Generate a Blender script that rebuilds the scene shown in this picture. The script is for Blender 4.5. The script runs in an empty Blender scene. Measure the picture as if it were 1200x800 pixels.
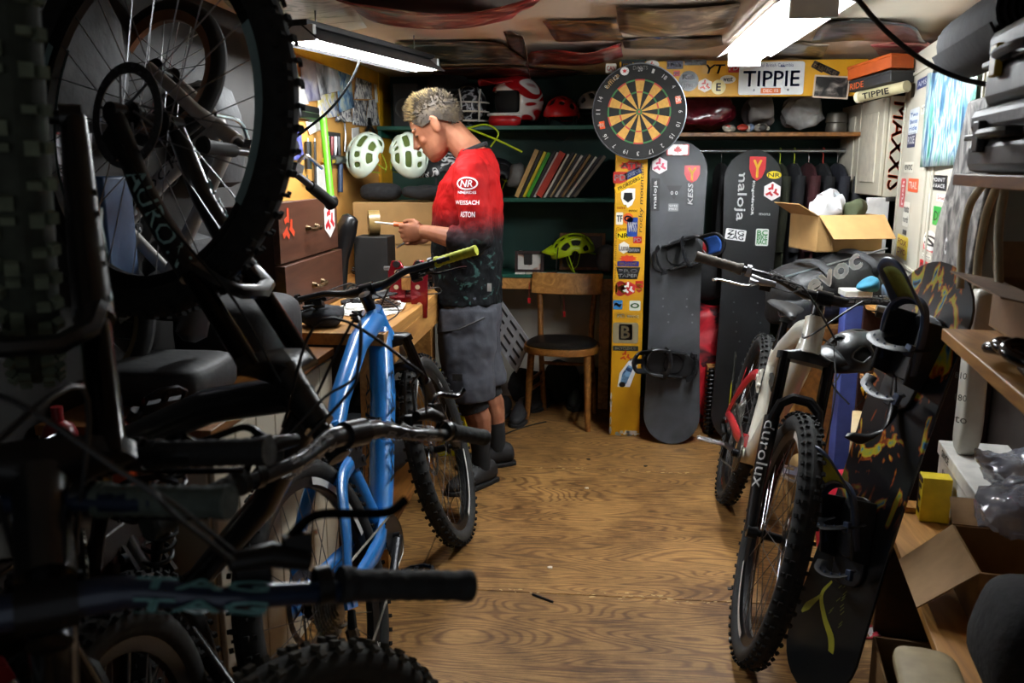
import bpy, bmesh, math, random
from mathutils import Vector, Matrix, Quaternion
V = Vector
PI = math.pi
rnd = random.Random(7)
SC = bpy.context.scene
COL = SC.collection

# ---------------------------------------------------------------- camera
CAMZ, YAW, PITCH, FPX = 1.40, math.radians(5.7), math.radians(11.5), 1000.0
cam_d = bpy.data.cameras.new('camera'); cam = bpy.data.objects.new('camera', cam_d); COL.objects.link(cam)
cam.location = (0, 0, CAMZ); cam.rotation_euler = (PI/2 - PITCH, 0, YAW)
cam_d.sensor_width = 36; cam_d.lens = 36*FPX/1200; cam_d.clip_start = 0.02
cam_d.dof.use_dof = True; cam_d.dof.focus_distance = 3.6; cam_d.dof.aperture_fstop = 5.6
SC.camera = cam
# ---------------------------------------------------------------- world, exposure
w = bpy.data.worlds.new('world'); SC.world = w; w.use_nodes = True
w.node_tree.nodes['Background'].inputs[0].default_value = (0.9, 0.95, 1.0, 1)
w.node_tree.nodes['Background'].inputs[1].default_value = 0.20
SC.view_settings.view_transform = 'Standard'; SC.view_settings.look = 'None'
SC.view_settings.exposure = 0.40; SC.view_settings.gamma = 1.0; SC.view_settings.use_curve_mapping = False
SC.cycles.use_denoising = True
SC.cycles.max_bounces = 7; SC.cycles.caustics_reflective = False; SC.cycles.caustics_refractive = False
TUBE_LEFT, TUBE_RIGHT = 98.0, 72.0          # emission of the fluorescent tubes

# ---------------------------------------------------------------- pixel (1200x800) -> place
_R = cam.rotation_euler.to_matrix()
def ray(px, py): return _R @ V(((px-600)/FPX, (400-py)/FPX, -1.0))
CAMP = V((0, 0, CAMZ))
def PY(px, py, y): r = ray(px, py); return CAMP + r*(y/r.y)
def PX(px, py, x): r = ray(px, py); return CAMP + r*(x/r.x)
def PZ(px, py, z): r = ray(px, py); return CAMP + r*((z-CAMZ)/r.z)
def PD(px, py, d): return CAMP + ray(px, py)*d
RW_O = V((1.55, 4.3, 0)); RW_A = math.radians(9.7)      # right wall: a point and its slant
RW_E = V((math.sin(RW_A), math.cos(RW_A), 0)); RW_N = V((-math.cos(RW_A), math.sin(RW_A), 0))
def PR(px, py, off): r = ray(px, py); q = RW_O + RW_N*off; return CAMP + r*((q-CAMP).dot(RW_N)/r.dot(RW_N))
def RW(s, off, z): return RW_O + RW_E*s + RW_N*off + V((0, 0, z))   # along the right wall / out from it / up

# ---------------------------------------------------------------- materials
def lin(c):
    if isinstance(c, str):
        c = c.lstrip('#'); c = c if len(c) == 6 else ''.join(k*2 for k in c); c = [int(c[i:i+2], 16)/255 for i in (0, 2, 4)]
        c = [x/12.92 if x <= .04045 else ((x+.055)/1.055)**2.4 for x in c]
    return (c[0], c[1], c[2], 1.0)
_mc = {}
def mat(col, rough=.5, metal=0., var=.12, scale=25., bump=0., coat=0., spec=.5, alpha=1., trans=0., stretch=None, emit=0.):
    key = (str(col), rough, metal, var, scale, bump, coat, spec, alpha, trans, str(stretch), emit)
    if key in _mc: return _mc[key]
    m = bpy.data.materials.new('paint_' + str(len(_mc))); m.use_nodes = True; nt = m.node_tree
    b = nt.nodes['Principled BSDF']; c = lin(col)
    b.inputs['Roughness'].default_value = rough; b.inputs['Metallic'].default_value = metal
    b.inputs['Specular IOR Level'].default_value = spec; b.inputs['Coat Weight'].default_value = coat
    b.inputs['Alpha'].default_value = alpha; b.inputs['Transmission Weight'].default_value = trans
    tc = nt.nodes.new('ShaderNodeTexCoord'); n = nt.nodes.new('ShaderNodeTexNoise')
    n.inputs['Scale'].default_value = scale; n.inputs['Detail'].default_value = 4
    if stretch:
        mp = nt.nodes.new('ShaderNodeMapping'); mp.inputs['Scale'].default_value = stretch
        nt.links.new(tc.outputs['Object'], mp.inputs[0]); nt.links.new(mp.outputs[0], n.inputs['Vector'])
    else: nt.links.new(tc.outputs['Object'], n.inputs['Vector'])
    r = nt.nodes.new('ShaderNodeValToRGB'); r.color_ramp.elements[0].position = .3; r.color_ramp.elements[1].position = .7
    r.color_ramp.elements[0].color = tuple(x*(1-var) for x in c[:3]) + (1,)
    r.color_ramp.elements[1].color = tuple(min(1, x*(1+var) + var*.01) for x in c[:3]) + (1,)
    nt.links.new(n.outputs['Fac'], r.inputs[0]); nt.links.new(r.outputs[0], b.inputs['Base Color'])
    if bump:
        bp = nt.nodes.new('ShaderNodeBump'); bp.inputs['Strength'].default_value = bump; bp.inputs['Distance'].default_value = .01
        nt.links.new(n.outputs['Fac'], bp.inputs['Height']); nt.links.new(bp.outputs[0], b.inputs['Normal'])
    if emit:
        b.inputs['Emission Color'].default_value = c; b.inputs['Emission Strength'].default_value = emit
    _mc[key] = m; return m
def ramp_mat(stops, scale=3., dist=1., detail=5., rough=.4, kind='noise', stretch=(1, 1, 1), bump=0., seed=0., metal=0., alpha=1., spec=.5):
    """several colours laid out by noise, waves or cells: wood, prints, posters"""
    key = ('ramp', str(stops), scale, dist, detail, rough, kind, stretch, bump, seed, metal, alpha, spec)
    if key in _mc: return _mc[key]
    m = bpy.data.materials.new('pattern_' + str(len(_mc))); m.use_nodes = True; nt = m.node_tree
    b = nt.nodes['Principled BSDF']; b.inputs['Roughness'].default_value = rough; b.inputs['Metallic'].default_value = metal
    b.inputs['Alpha'].default_value = alpha; b.inputs['Specular IOR Level'].default_value = spec
    tc = nt.nodes.new('ShaderNodeTexCoord'); mp = nt.nodes.new('ShaderNodeMapping')
    mp.inputs['Scale'].default_value = stretch; mp.inputs['Location'].default_value = (seed, seed*1.7, seed*.6)
    nt.links.new(tc.outputs['Object'], mp.inputs[0])
    if kind == 'wave':
        t = nt.nodes.new('ShaderNodeTexWave'); t.inputs['Scale'].default_value = scale; t.inputs['Distortion'].default_value = dist
        t.inputs['Detail'].default_value = detail; t.inputs['Detail Scale'].default_value = 1.2; out = t.outputs['Fac']
    elif kind == 'cell':
        t = nt.nodes.new('ShaderNodeTexVoronoi'); t.inputs['Scale'].default_value = scale; out = t.outputs['Color']
    else:
        t = nt.nodes.new('ShaderNodeTexNoise'); t.inputs['Scale'].default_value = scale; t.inputs['Detail'].default_value = detail
        t.inputs['Distortion'].default_value = dist; out = t.outputs['Fac']
    nt.links.new(mp.outputs[0], t.inputs['Vector'])
    r = nt.nodes.new('ShaderNodeValToRGB'); els = r.color_ramp.elements
    for i, (p, c) in enumerate(stops):
        e = els[i] if i < 2 else els.new(p)
        e.position = p; e.color = lin(c)
    nt.links.new(out, r.inputs[0]); nt.links.new(r.outputs[0], b.inputs['Base Color'])
    if bump:
        bp = nt.nodes.new('ShaderNodeBump'); bp.inputs['Strength'].default_value = bump; bp.inputs['Distance'].default_value = .004
        nt.links.new(out, bp.inputs['Height']); nt.links.new(bp.outputs[0], b.inputs['Normal'])
    _mc[key] = m; return m
def wood(c1, c2, scale=14., stretch=(1, .08, 1), rough=.45, dist=3., seed=0.):
    return ramp_mat([(.25, c1), (.75, c2)], scale, dist, 4, rough, 'noise', stretch, .08, seed)
BLACK = mat('#0d0d0e', .45); RUBBER = mat('#121212', .8, var=.3, bump=.2); DKMETAL = mat('#1b1b1d', .3, .8)
CHROME = mat('#c8c8cc', .18, 1.); STEEL = mat('#8d8f92', .3, 1.); ALU = mat('#a9abae', .35, .9)
WHITE = mat('#e6e4df', .45, var=.04); RED = mat('#b3141c', .4); PAPER = mat('#dcdad2', .7, var=.05); BLACKFAB = mat('#131315', .9, var=.35, scale=60, bump=.3)
YELLOWP = mat('#d39a0e', .5, var=.1, scale=9, bump=.15); GREENP = mat('#0f5242', .45, var=.12, scale=8)
CARD = mat('#b08a56', .75, var=.1, scale=14); CARDIN = mat('#8a6a3e', .8)
WOODL = wood('#8a5b28', '#c99450'); WOODM = wood('#5d3513', '#96622a'); WOODD = wood('#200d08', '#3a1b12')
CLEAR = mat('#d5dade', .12, var=.03, alpha=.22, spec=.9)

# ---------------------------------------------------------------- mesh builder
def frame_of(d, up=(0, 0, 1)):
    d = V(d).normalized(); u = V(up)
    if abs(d.dot(u)) > .98: u = V((0, 1, 0)) if abs(d.y) < .9 else V((1, 0, 0))
    a = u.cross(d).normalized(); b = d.cross(a)
    return a, b, d
def rot(ax, deg): return Matrix.Rotation(math.radians(deg), 3, ax)
def basis(o, x, y, z):
    m = Matrix((x, y, z)).transposed().to_4x4(); m.translation = V(o); return m
class MB:
    def __init__(s): s.v = []; s.f = []
    def add(s, vs, fs):
        k = len(s.v); s.v += [V(p) for p in vs]; s.f += [tuple(i+k for i in f) for f in fs]; return s
    def box(s, c, size, M=None):
        x, y, z = [q/2 for q in size]; c = V(c)
        ps = [V((i*x, j*y, k*z)) for k in (-1, 1) for j in (-1, 1) for i in (-1, 1)]
        if M is not None: ps = [M @ p for p in ps]
        return s.add([c+p for p in ps], [(0, 2, 3, 1), (4, 5, 7, 6), (0, 1, 5, 4), (2, 6, 7, 3), (0, 4, 6, 2), (1, 3, 7, 5)])
    def box2(s, a, b):
        a, b = V(a), V(b); return s.box((a+b)/2, [abs(q) for q in (b-a)])
    def hexa(s, q8): return s.add(q8, [(0, 3, 2, 1), (4, 5, 6, 7), (0, 1, 5, 4), (1, 2, 6, 5), (2, 3, 7, 6), (3, 0, 4, 7)])
    def loft(s, rings, cap=True, closed=False):
        n = len(rings[0]); k = len(s.v)
        for r in rings: s.v += [V(p) for p in r]
        m = len(rings)
        for i in range(m if closed else m-1):
            a, b = k+i*n, k+((i+1) % m)*n
            for j in range(n): s.f.append((a+j, a+(j+1) % n, b+(j+1) % n, b+j))
        if cap and not closed:
            s.f.append(tuple(range(k+n-1, k-1, -1))); s.f.append(tuple(range(k+(m-1)*n, k+m*n)))
        return s
    def tube(s, pts, r, n=8, cap=True, closed=False, sx=1., sy=1., up=(0, 0, 1)):
        pts = [V(p) for p in pts]; m = len(pts); rings = []; a = None
        for i, p in enumerate(pts):
            if closed: d = pts[(i+1) % m]-pts[i-1]
            else: d = pts[min(i+1, m-1)]-pts[max(i-1, 0)]
            d = d.normalized() if d.length > 1e-9 else V((0, 0, 1))
            if a is None: a, b, _ = frame_of(d, up)
            else:
                a = a - d*a.dot(d); a.normalize(); b = d.cross(a)
            rr = r[i] if isinstance(r, (list, tuple)) else r
            rings.append([p + a*(math.cos(t)*rr*sx) + b*(math.sin(t)*rr*sy) for t in [2*PI*j/n for j in range(n)]])
        return s.loft(rings, cap, closed)
    def lathe(s, prof, n=24, M=None, a0=0., a1=2*PI):
        """profile (radius, height) about local z"""
        full = abs(a1-a0-2*PI) < 1e-6; cnt = n if full else n+1
        rings = []
        for j in range(cnt):
            t = a0+(a1-a0)*j/n; rings.append([V((r*math.cos(t), r*math.sin(t), z)) for r, z in prof])
        k = len(s.v); L = len(prof)
        for rg in rings: s.v += [(M @ p if M else p) for p in rg]
        for j in range(n):
            a, b = k+j*L, k+((j+1) % cnt)*L
            for i in range(L-1): s.f.append((a+i, b+i, b+i+1, a+i+1))
        return s
    def prism(s, out, d, M=None, z0=0.):
        n = len(out); vs = [V((p[0], p[1], z0)) for p in out]+[V((p[0], p[1], z0+d)) for p in out]
        if M: vs = [M @ p for p in vs]
        return s.add(vs, [tuple(range(n-1, -1, -1)), tuple(range(n, 2*n))]+[(i, (i+1) % n, n+(i+1) % n, n+i) for i in range(n)])
    def ell(s, c, r, nu=16, nv=10, M=None, v0=0., v1=PI):
        rings = []; r = (r, r, r) if not isinstance(r, (list, tuple)) else r
        for i in range(nv+1):
            t = v0+(v1-v0)*i/nv; t = min(max(t, .02), PI-.02)
            ps = [V((r[0]*math.sin(t)*math.cos(2*PI*j/nu), r[1]*math.sin(t)*math.sin(2*PI*j/nu), -r[2]*math.cos(t))) for j in range(nu)]
            if M is not None: ps = [M @ p for p in ps]
            rings.append([V(c)+p for p in ps])
        return s.loft(rings)
    def sheet(s, fn, nu, nv):
        k = len(s.v)
        for i in range(nv+1):
            for j in range(nu+1): s.v.append(V(fn(j/nu, i/nv)))
        for i in range(nv):
            for j in range(nu):
                a = k+i*(nu+1)+j; s.f.append((a, a+1, a+nu+2, a+nu+1))
        return s
    def xf(s, M): s.v = [M @ p for p in s.v]; return s
    def mesh(s, name, ang=40):
        me = bpy.data.meshes.new(name); me.from_pydata([tuple(p) for p in s.v], [], s.f); me.validate()
        if ang:
            me.polygons.foreach_set('use_smooth', [True]*len(me.polygons)); me.set_sharp_from_angle(angle=math.radians(ang))
        me.update(); return me
    def build(s, name, m, parent=None, bevel=0., sub=0, solid=0., ang=40, kind=None, world=False, label=None, fix=True):
        if parent is not None and world: s.xf(WM[parent.name].inverted())
        loc = None
        if parent is None and s.v:
            xs = [p.x for p in s.v]; ys = [p.y for p in s.v]; zs = [p.z for p in s.v]
            loc = V(((min(xs)+max(xs))/2, (min(ys)+max(ys))/2, min(zs))); s.v = [p-loc for p in s.v]
        me = s.mesh(name, ang); 
        if fix:
            bm = bmesh.new(); bm.from_mesh(me); bmesh.ops.recalc_face_normals(bm, faces=bm.faces); bm.to_mesh(me); bm.free()
        return link(name, me, m, parent, loc, bevel, sub, solid, kind, label)
WM = {}
def link(name, me, m, parent=None, loc=None, bevel=0., sub=0, solid=0., kind=None, label=None, M=None):
    o = bpy.data.objects.new(name, me); COL.objects.link(o)
    if m is not None and not me.materials: me.materials.append(m)
    if loc is not None: o.location = loc
    if M is not None: o.matrix_local = M
    if parent is not None:
        o.parent = parent
        WM[o.name] = WM.get(parent.name, Matrix()) @ o.matrix_basis
    else: WM[o.name] = o.matrix_basis.copy()
    if solid: d = o.modifiers.new('thickness', 'SOLIDIFY'); d.thickness = solid; d.offset = 0
    if bevel: d = o.modifiers.new('bevel', 'BEVEL'); d.width = bevel; d.segments = 2; d.limit_method = 'ANGLE'
    if sub: d = o.modifiers.new('smooth', 'SUBSURF'); d.levels = sub; d.render_levels = sub
    if kind: o['kind'] = kind
    if label: o['label'] = label
    return o
def tag(o, label=None, cat=None, group=None, kind=None):
    if label: o['label'] = label
    if cat: o['category'] = cat
    if group: o['group'] = group
    if kind: o['kind'] = kind
    return o
def thing(name, label, cat, loc=(0, 0, 0), rz=0., group=None, M=None):
    o = bpy.data.objects.new(name, None); COL.objects.link(o); o.empty_display_size = .05
    o.matrix_world = M if M is not None else Matrix.Translation(V(loc)) @ Matrix.Rotation(rz, 4, 'Z')
    WM[o.name] = o.matrix_world.copy(); return tag(o, label, cat, group)
# ---------------------------------------------------------------- lettering, stickers
_tc = {}
def text_geo(txt):
    """flat outline mesh of a word, width normalised: (verts, faces, w, h), left bottom at 0,0"""
    if txt in _tc: return _tc[txt]
    c = bpy.data.curves.new('txt', 'FONT'); c.body = txt; c.resolution_u = 2; c.fill_mode = 'FRONT'
    o = bpy.data.objects.new('txt', c); me = o.to_mesh()
    vs = [V((p.co.x, p.co.y, 0)) for p in me.vertices]; fs = [tuple(p.vertices) for p in me.polygons]
    o.to_mesh_clear(); bpy.data.objects.remove(o); bpy.data.curves.remove(c)
    x0, y0 = min(p.x for p in vs), min(p.y for p in vs); x1, y1 = max(p.x for p in vs), max(p.y for p in vs)
    vs = [V((p.x-x0, p.y-y0, 0)) for p in vs]; _tc[txt] = (vs, fs, x1-x0, y1-y0); return _tc[txt]
def text_mb(txt, w, h=None, M=None, slant=0., bold=0.):
    vs, fs, tw, th = text_geo(txt); sx = w/tw; sy = sx if h is None else h/th
    mb = MB(); out = [V(((p.x-tw/2)*sx + slant*(p.y-th/2)*sy, (p.y-th/2)*sy, 0)) for p in vs]
    mb.add(out, fs)
    if bold:
        for q in ((bold, 0), (-bold, 0), (0, bold), (0, -bold)): mb.add([p+V((q[0], q[1], .00003)) for p in out], fs)
    if M: mb.xf(M)
    return mb
def write(parent, txt, M, w, h, m, slant=0., name='lettering', bold=0.):
    """M maps the local xy plane to parent space (z = outward)"""
    return text_mb(txt, w, h, M, slant, bold).build(name, m, parent, ang=0, fix=False)
def rrect(w, h, r=.15, n=3):
    r = r*min(w, h); o = []
    for cx, cy, a in ((w/2-r, h/2-r, 0), (-w/2+r, h/2-r, 90), (-w/2+r, -h/2+r, 180), (w/2-r, -h/2+r, 270)):
        for i in range(n+1):
            t = math.radians(a+90*i/n); o.append((cx+r*math.cos(t), cy+r*math.sin(t)))
    return o
def disc(w, h, n=20): return [(w/2*math.cos(2*PI*i/n), h/2*math.sin(2*PI*i/n)) for i in range(n)]
def shape2d(kind, w, h):
    if kind == 'disc': return disc(w, h)
    if kind == 'tri': return [(-w/2, h/2), (0, -h/2), (w/2, h/2)][::-1]
    if kind == 'shield': return [(-w/2, h/2), (-w/2, 0), (-w*.3, -h*.35), (0, -h/2), (w*.3, -h*.35), (w/2, 0), (w/2, h/2)]
    if kind == 'hex': return [(w/2*math.cos(PI/3*i+PI/6), h/2*math.sin(PI/3*i+PI/6)) for i in range(6)]
    if kind == 'burst': return [((w/2 if i % 2 else w*.36)*math.cos(PI*i/9), (h/2 if i % 2 else h*.36)*math.sin(PI*i/9)) for i in range(18)]
    if kind == 'trap': return [(-w/2, h/2), (-w*.38, -h/2), (w*.38, -h/2), (w/2, h/2)]
    return rrect(w, h, .12)
_TRI = [[(-.42, -.30), (-.06, .36), (.10, .30), (-.16, -.18), (.02, -.30)], [(.42, -.30), (.14, -.34), (-.02, -.10), (.24, -.06), (.10, .22), (.22, .24)], ]
def triskel(r):
    """three bent arms chasing one another, as polygons"""
    out = []
    for k in range(3):
        a = 2*PI*k/3 + PI/2
        arm = [(.18, -.12), (1., -.14), (1.02, .16), (.55, .2), (.4, .62), (.12, .5), (.24, .14)]
        out.append([(r*(x*math.cos(a)-y*math.sin(a)), r*(x*math.sin(a)+y*math.cos(a))) for x, y in arm])
    return out
def sticker(parent, M, w, h, bg, txt=None, fg='#f2f2f2', kind='rect', ang=0., tw=.8, th=.5, slant=0., motif=None, border=None, name='sticker'):
    """printed vinyl sticker, a part of what it is stuck on; M: plane of the surface (z out), already at the centre"""
    M = M @ Matrix.Rotation(math.radians(ang), 4, 'Z')
    o = MB().prism(shape2d(kind, w, h), .0006, M, .0003).build(name, mat(bg, .35, var=.04), parent, ang=0)
    T = M @ Matrix.Translation((0, 0, .0014))
    if border:
        MB().prism(shape2d(kind, w*.88, h*.86), .0003, M, .0008).build('printed_panel', mat(border, .35, var=.04), o, ang=0, )
    if txt:
        lines = txt.split('|'); n = len(lines)
        for i, t in enumerate(lines):
            write(o, t, T @ Matrix.Translation((0, h*(.5-(i+.5)/n)*(.8 if n > 1 else 1), 0)), w*tw, h*th/n, mat(fg, .4, var=.02), slant, bold=h*th/n*.03)
    if motif:
        mb = MB()
        for poly in motif: mb.add([T @ V((x, y, 0)) for x, y in poly], [tuple(range(len(poly)))])
        mb.build('emblem', mat(fg, .4, var=.02), o, ang=0, fix=False)
    return o
def plane_at(o, x, y):
    """matrix with local x along x, y along y (made square), z out, at o"""
    x = V(x).normalized(); y = V(y); y = (y - x*y.dot(x)).normalized(); return basis(o, x, y, x.cross(y))
XZ = lambda o: plane_at(o, (1, 0, 0), (0, 0, 1))       # facing the camera end of the room (-y)
def curve_pts(ctrl, n=8):
    """Catmull-Rom through control points"""
    c = [V(p) for p in ctrl]; c = [c[0]*2-c[1]]+c+[c[-1]*2-c[-2]]; out = []
    for i in range(1, len(c)-2):
        for k in range(n):
            t = k/n; p0, p1, p2, p3 = c[i-1:i+3]
            out.append(.5*((2*p1)+(p2-p0)*t+(2*p0-5*p1+4*p2-p3)*t*t+(3*p1-p0-3*p2+p3)*t**3))
    out.append(c[-2]); return out
# ================================================================ the room
CEIL = 1.93; LEFTX = -1.28; BACKY = 5.2
def struct(mb, name, m, bevel=0., ang=40): return tag(mb.build(name, m, bevel=bevel, ang=ang), kind='structure')
def ply_floor():
    m = bpy.data.materials.new('worn_plywood'); m.use_nodes = True; nt = m.node_tree; b = nt.nodes['Principled BSDF']
    N = nt.nodes.new; L = nt.links.new
    tc = N('ShaderNodeTexCoord'); oi = N('ShaderNodeObjectInfo')
    ad = N('ShaderNodeVectorMath'); ad.operation = 'ADD'; L(tc.outputs['Object'], ad.inputs[0])
    sc = N('ShaderNodeVectorMath'); sc.operation = 'SCALE'; sc.inputs['Scale'].default_value = 9.; L(oi.outputs['Location'], sc.inputs[0]); L(sc.outputs[0], ad.inputs[1])
    mp = N('ShaderNodeMapping'); mp.inputs['Scale'].default_value = (.8, 4.0, 1); L(ad.outputs[0], mp.inputs[0])
    n1 = N('ShaderNodeTexNoise'); n1.inputs['Scale'].default_value = 1.5; n1.inputs['Detail'].default_value = 1.2; n1.inputs['Distortion'].default_value = .35; L(mp.outputs[0], n1.inputs['Vector'])
    mu = N('ShaderNodeMath'); mu.operation = 'MULTIPLY'; mu.inputs[1].default_value = 190.; L(n1.outputs['Fac'], mu.inputs[0])
    si = N('ShaderNodeMath'); si.operation = 'SINE'; L(mu.outputs[0], si.inputs[0])
    mr = N('ShaderNodeMapRange'); mr.inputs[1].default_value = -1; L(si.outputs[0], mr.inputs[0])
    n2 = N('ShaderNodeTexNoise'); n2.inputs['Scale'].default_value = 2.6; n2.inputs['Detail'].default_value = 9; n2.inputs['Roughness'].default_value = .7; L(ad.outputs[0], n2.inputs['Vector'])
    mp3 = N('ShaderNodeMapping'); mp3.inputs['Scale'].default_value = (3, 40, 1); L(ad.outputs[0], mp3.inputs[0])
    n3 = N('ShaderNodeTexNoise'); n3.inputs['Scale'].default_value = 4.; n3.inputs['Detail'].default_value = 5; L(mp3.outputs[0], n3.inputs['Vector'])
    r1 = N('ShaderNodeValToRGB'); r1.color_ramp.elements[0].color = lin('#7d5730'); r1.color_ramp.elements[1].color = lin('#a67d48')
    r1.color_ramp.elements[0].position = .0; r1.color_ramp.elements[1].position = .55; L(mr.outputs[0], r1.inputs[0])
    r3 = N('ShaderNodeValToRGB'); r3.color_ramp.elements[0].color = (.5, .46, .42, 1); r3.color_ramp.elements[1].color = (1, 1, 1, 1)
    r3.color_ramp.elements[0].position = .34; r3.color_ramp.elements[1].position = .56; L(n3.outputs['Fac'], r3.inputs[0])
    x1 = N('ShaderNodeMixRGB'); x1.blend_type = 'MULTIPLY'; x1.inputs[0].default_value = .8; L(r1.outputs[0], x1.inputs[1]); L(r3.outputs[0], x1.inputs[2])
    r2 = N('ShaderNodeValToRGB'); e = r2.color_ramp.elements; e[0].position = .36; e[0].color = (.34, .29, .25, 1); e[1].position = .58; e[1].color = (1, 1, 1, 1)
    L(n2.outputs['Fac'], r2.inputs[0])
    x2 = N('ShaderNodeMixRGB'); x2.blend_type = 'MULTIPLY'; x2.inputs[0].default_value = .85; L(x1.outputs[0], x2.inputs[1]); L(r2.outputs[0], x2.inputs[2])
    L(x2.outputs[0], b.inputs['Base Color']); b.inputs['Roughness'].default_value = .5; b.inputs['Specular IOR Level'].default_value = .35
    bp = N('ShaderNodeBump'); bp.inputs['Strength'].default_value = .25; bp.inputs['Distance'].default_value = .003; L(n3.outputs['Fac'], bp.inputs['Height']); L(bp.outputs[0], b.inputs['Normal'])
    return m
PLY = ply_floor()
fl = struct(MB().box2((-2.2, -1.2, -.08), (3.2, 5.4, -.016)), 'floor', mat('#22170d', .9))
rows = [-1.02, .2, 1.42, 2.64, 3.86, 5.3]
for i in range(5):
    cuts = [-2.2, -.6 if i % 2 else -1.3, 1.84 if i % 2 else 1.14, 3.2]
    for a, b_ in zip(cuts, cuts[1:]):
        p = MB().box(((0), 0, 0), (b_-a-.004, rows[i+1]-rows[i]-.004, .016)).mesh('plywood_sheet')
        link('plywood_sheet', p, PLY, fl, bevel=.0015, M=WM['floor'].inverted() @ Matrix.Translation(((a+b_)/2, (rows[i]+rows[i+1])/2, -.008)))
struct(MB().box2((-2.2, -.35, CEIL), (3.2, 5.4, CEIL+.05)), 'ceiling', mat('#d9c9b6', .8, var=.06, scale=5))
mbf = MB(); rf = random.Random(11)
for yy in (2.64, 3.86):            # splintered, pale flecks along the sheet joints
    for k in range(110):
        x = -.7+1.9*rf.random()**.9; w = .004+.022*rf.random()**3; mbf.prism(disc(w, w*.4, 5), .0006, Matrix.Translation((x, yy+rf.gauss(0, .014), .0002)) @ Matrix.Rotation(rf.uniform(-.5, .5), 4, 'Z'))
mbf.build('joint_splinters', mat('#b59a6c', .8, var=.3), fl, world=True, ang=0, kind='stuff')
struct(MB().box2((LEFTX-.06, -.35, 0), (LEFTX, BACKY+.06, CEIL)), 'wall_left', mat('#191613', .85, var=.3, scale=5))
struct(MB().box2((LEFTX, 3.24, .87), (LEFTX+.012, BACKY, CEIL)), 'wall_tool_panel', wood('#b98339', '#d7a357', 3., (1, .2, 1), .6, 1.))
wb = struct(MB().box2((LEFTX-.06, BACKY, 0), (2.6, BACKY+.06, CEIL)), 'wall_back', mat('#0c3a30', .6, var=.15, scale=6))
a, b = RW(1.2, -.06, 0), RW(-4.7, -.06, 0); c_, d_ = RW(-4.7, 0, 0), RW(1.2, 0, 0); up = V((0, 0, CEIL))
struct(MB().hexa([a, b, c_, d_, a+up, b+up, c_+up, d_+up]), 'wall_right', mat('#2b211a', .8, var=.25, scale=7))
# pale plastered lower wall under the desk
struct(MB().box2((LEFTX, BACKY-.05, 0), (.12, BACKY-.001, .78)), 'trim_1', mat('#b7b1a4', .7, var=.14, scale=4))
# yellow post and header beam of the closet
post = struct(MB().box2((.084, 4.40, 0), (.242, 4.50, 1.75)), 'trim_2', YELLOWP, .003)
beam = struct(MB().box2((.09, 4.37, 1.738), (1.26, 4.41, 1.905)), 'trim_3', YELLOWP, .002)
struct(MB().box2((.10, 4.50, 0), (.225, BACKY, CEIL)), 'wall_partition', mat('#123a30', .6))
# chipped white paint at the foot of the post
mbp = MB(); r2 = random.Random(3)
for i in range(16):
    x = .088+.15*r2.random(); z = .004+.02*r2.random()
    mbp.prism(disc(.012+.02*r2.random(), .006+.012*r2.random(), 6), .0008, XZ((x, 4.3995, z)))
for i in range(10): mbp.prism(disc(.006+.008*r2.random(), .02+.03*r2.random(), 6), .0008, XZ((.0885, 4.3995, .02+.2*r2.random())))
mbp.build('chipped_paint', mat('#d8d2c4', .7), post, world=True, ang=0, kind='stuff')
# yellow upright and rail edging the tool wall
struct(MB().box2((LEFTX+.012, 4.93, .87), (LEFTX+.03, BACKY, CEIL)), 'trim_4', YELLOWP, .002)
struct(MB().box2((LEFTX+.012, 3.24, 1.86), (LEFTX+.025, 4.93, CEIL)), 'trim_5', YELLOWP, .002)

# ================================================================ fluorescent lamps
GLOW = lambda s: mat((.93, .97, 1.0), .4, var=.0, emit=s)
def ceiling_fixture():
    x0, x1, y0, y1 = .505, .735, 2.72, 3.98
    t = thing('ceiling_lamp', 'white twin tube fluorescent fixture fixed flat under the ceiling', 'lamp', ((x0+x1)/2, (y0+y1)/2, CEIL-.075))
    L = V(((x0+x1)/2, (y0+y1)/2, 0))
    MB().box2((x0+.06, y0, CEIL-.03), (x1-.06, y1, CEIL-.001)).build('housing', WHITE, t, .003, world=True)
    for s in (-1, 1):
        q = [(s*.055, -.03), (s*.115, -.058), (s*.117, -.056), (s*.06, -.027)]
        MB().hexa([V((L.x+q[i][0], y, CEIL+q[i][1])) for y in (y0, y1) for i in range(4)]).build('reflector_wing', mat('#e9ecee', .35, var=.02), t, world=True)
        MB().tube([(L.x+s*.034, y0+.03, CEIL-.075), (L.x+s*.034, y1-.03, CEIL-.075)], .016, 10).build('tube', GLOW(TUBE_RIGHT), t, world=True)
    for y in (y0+.012, y1-.012):
        MB().box2((L.x-.07, y-.012, CEIL-.098), (L.x+.07, y+.012, CEIL-.02)).build('end_cap', WHITE, t, .003, world=True)
ceiling_fixture()
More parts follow.
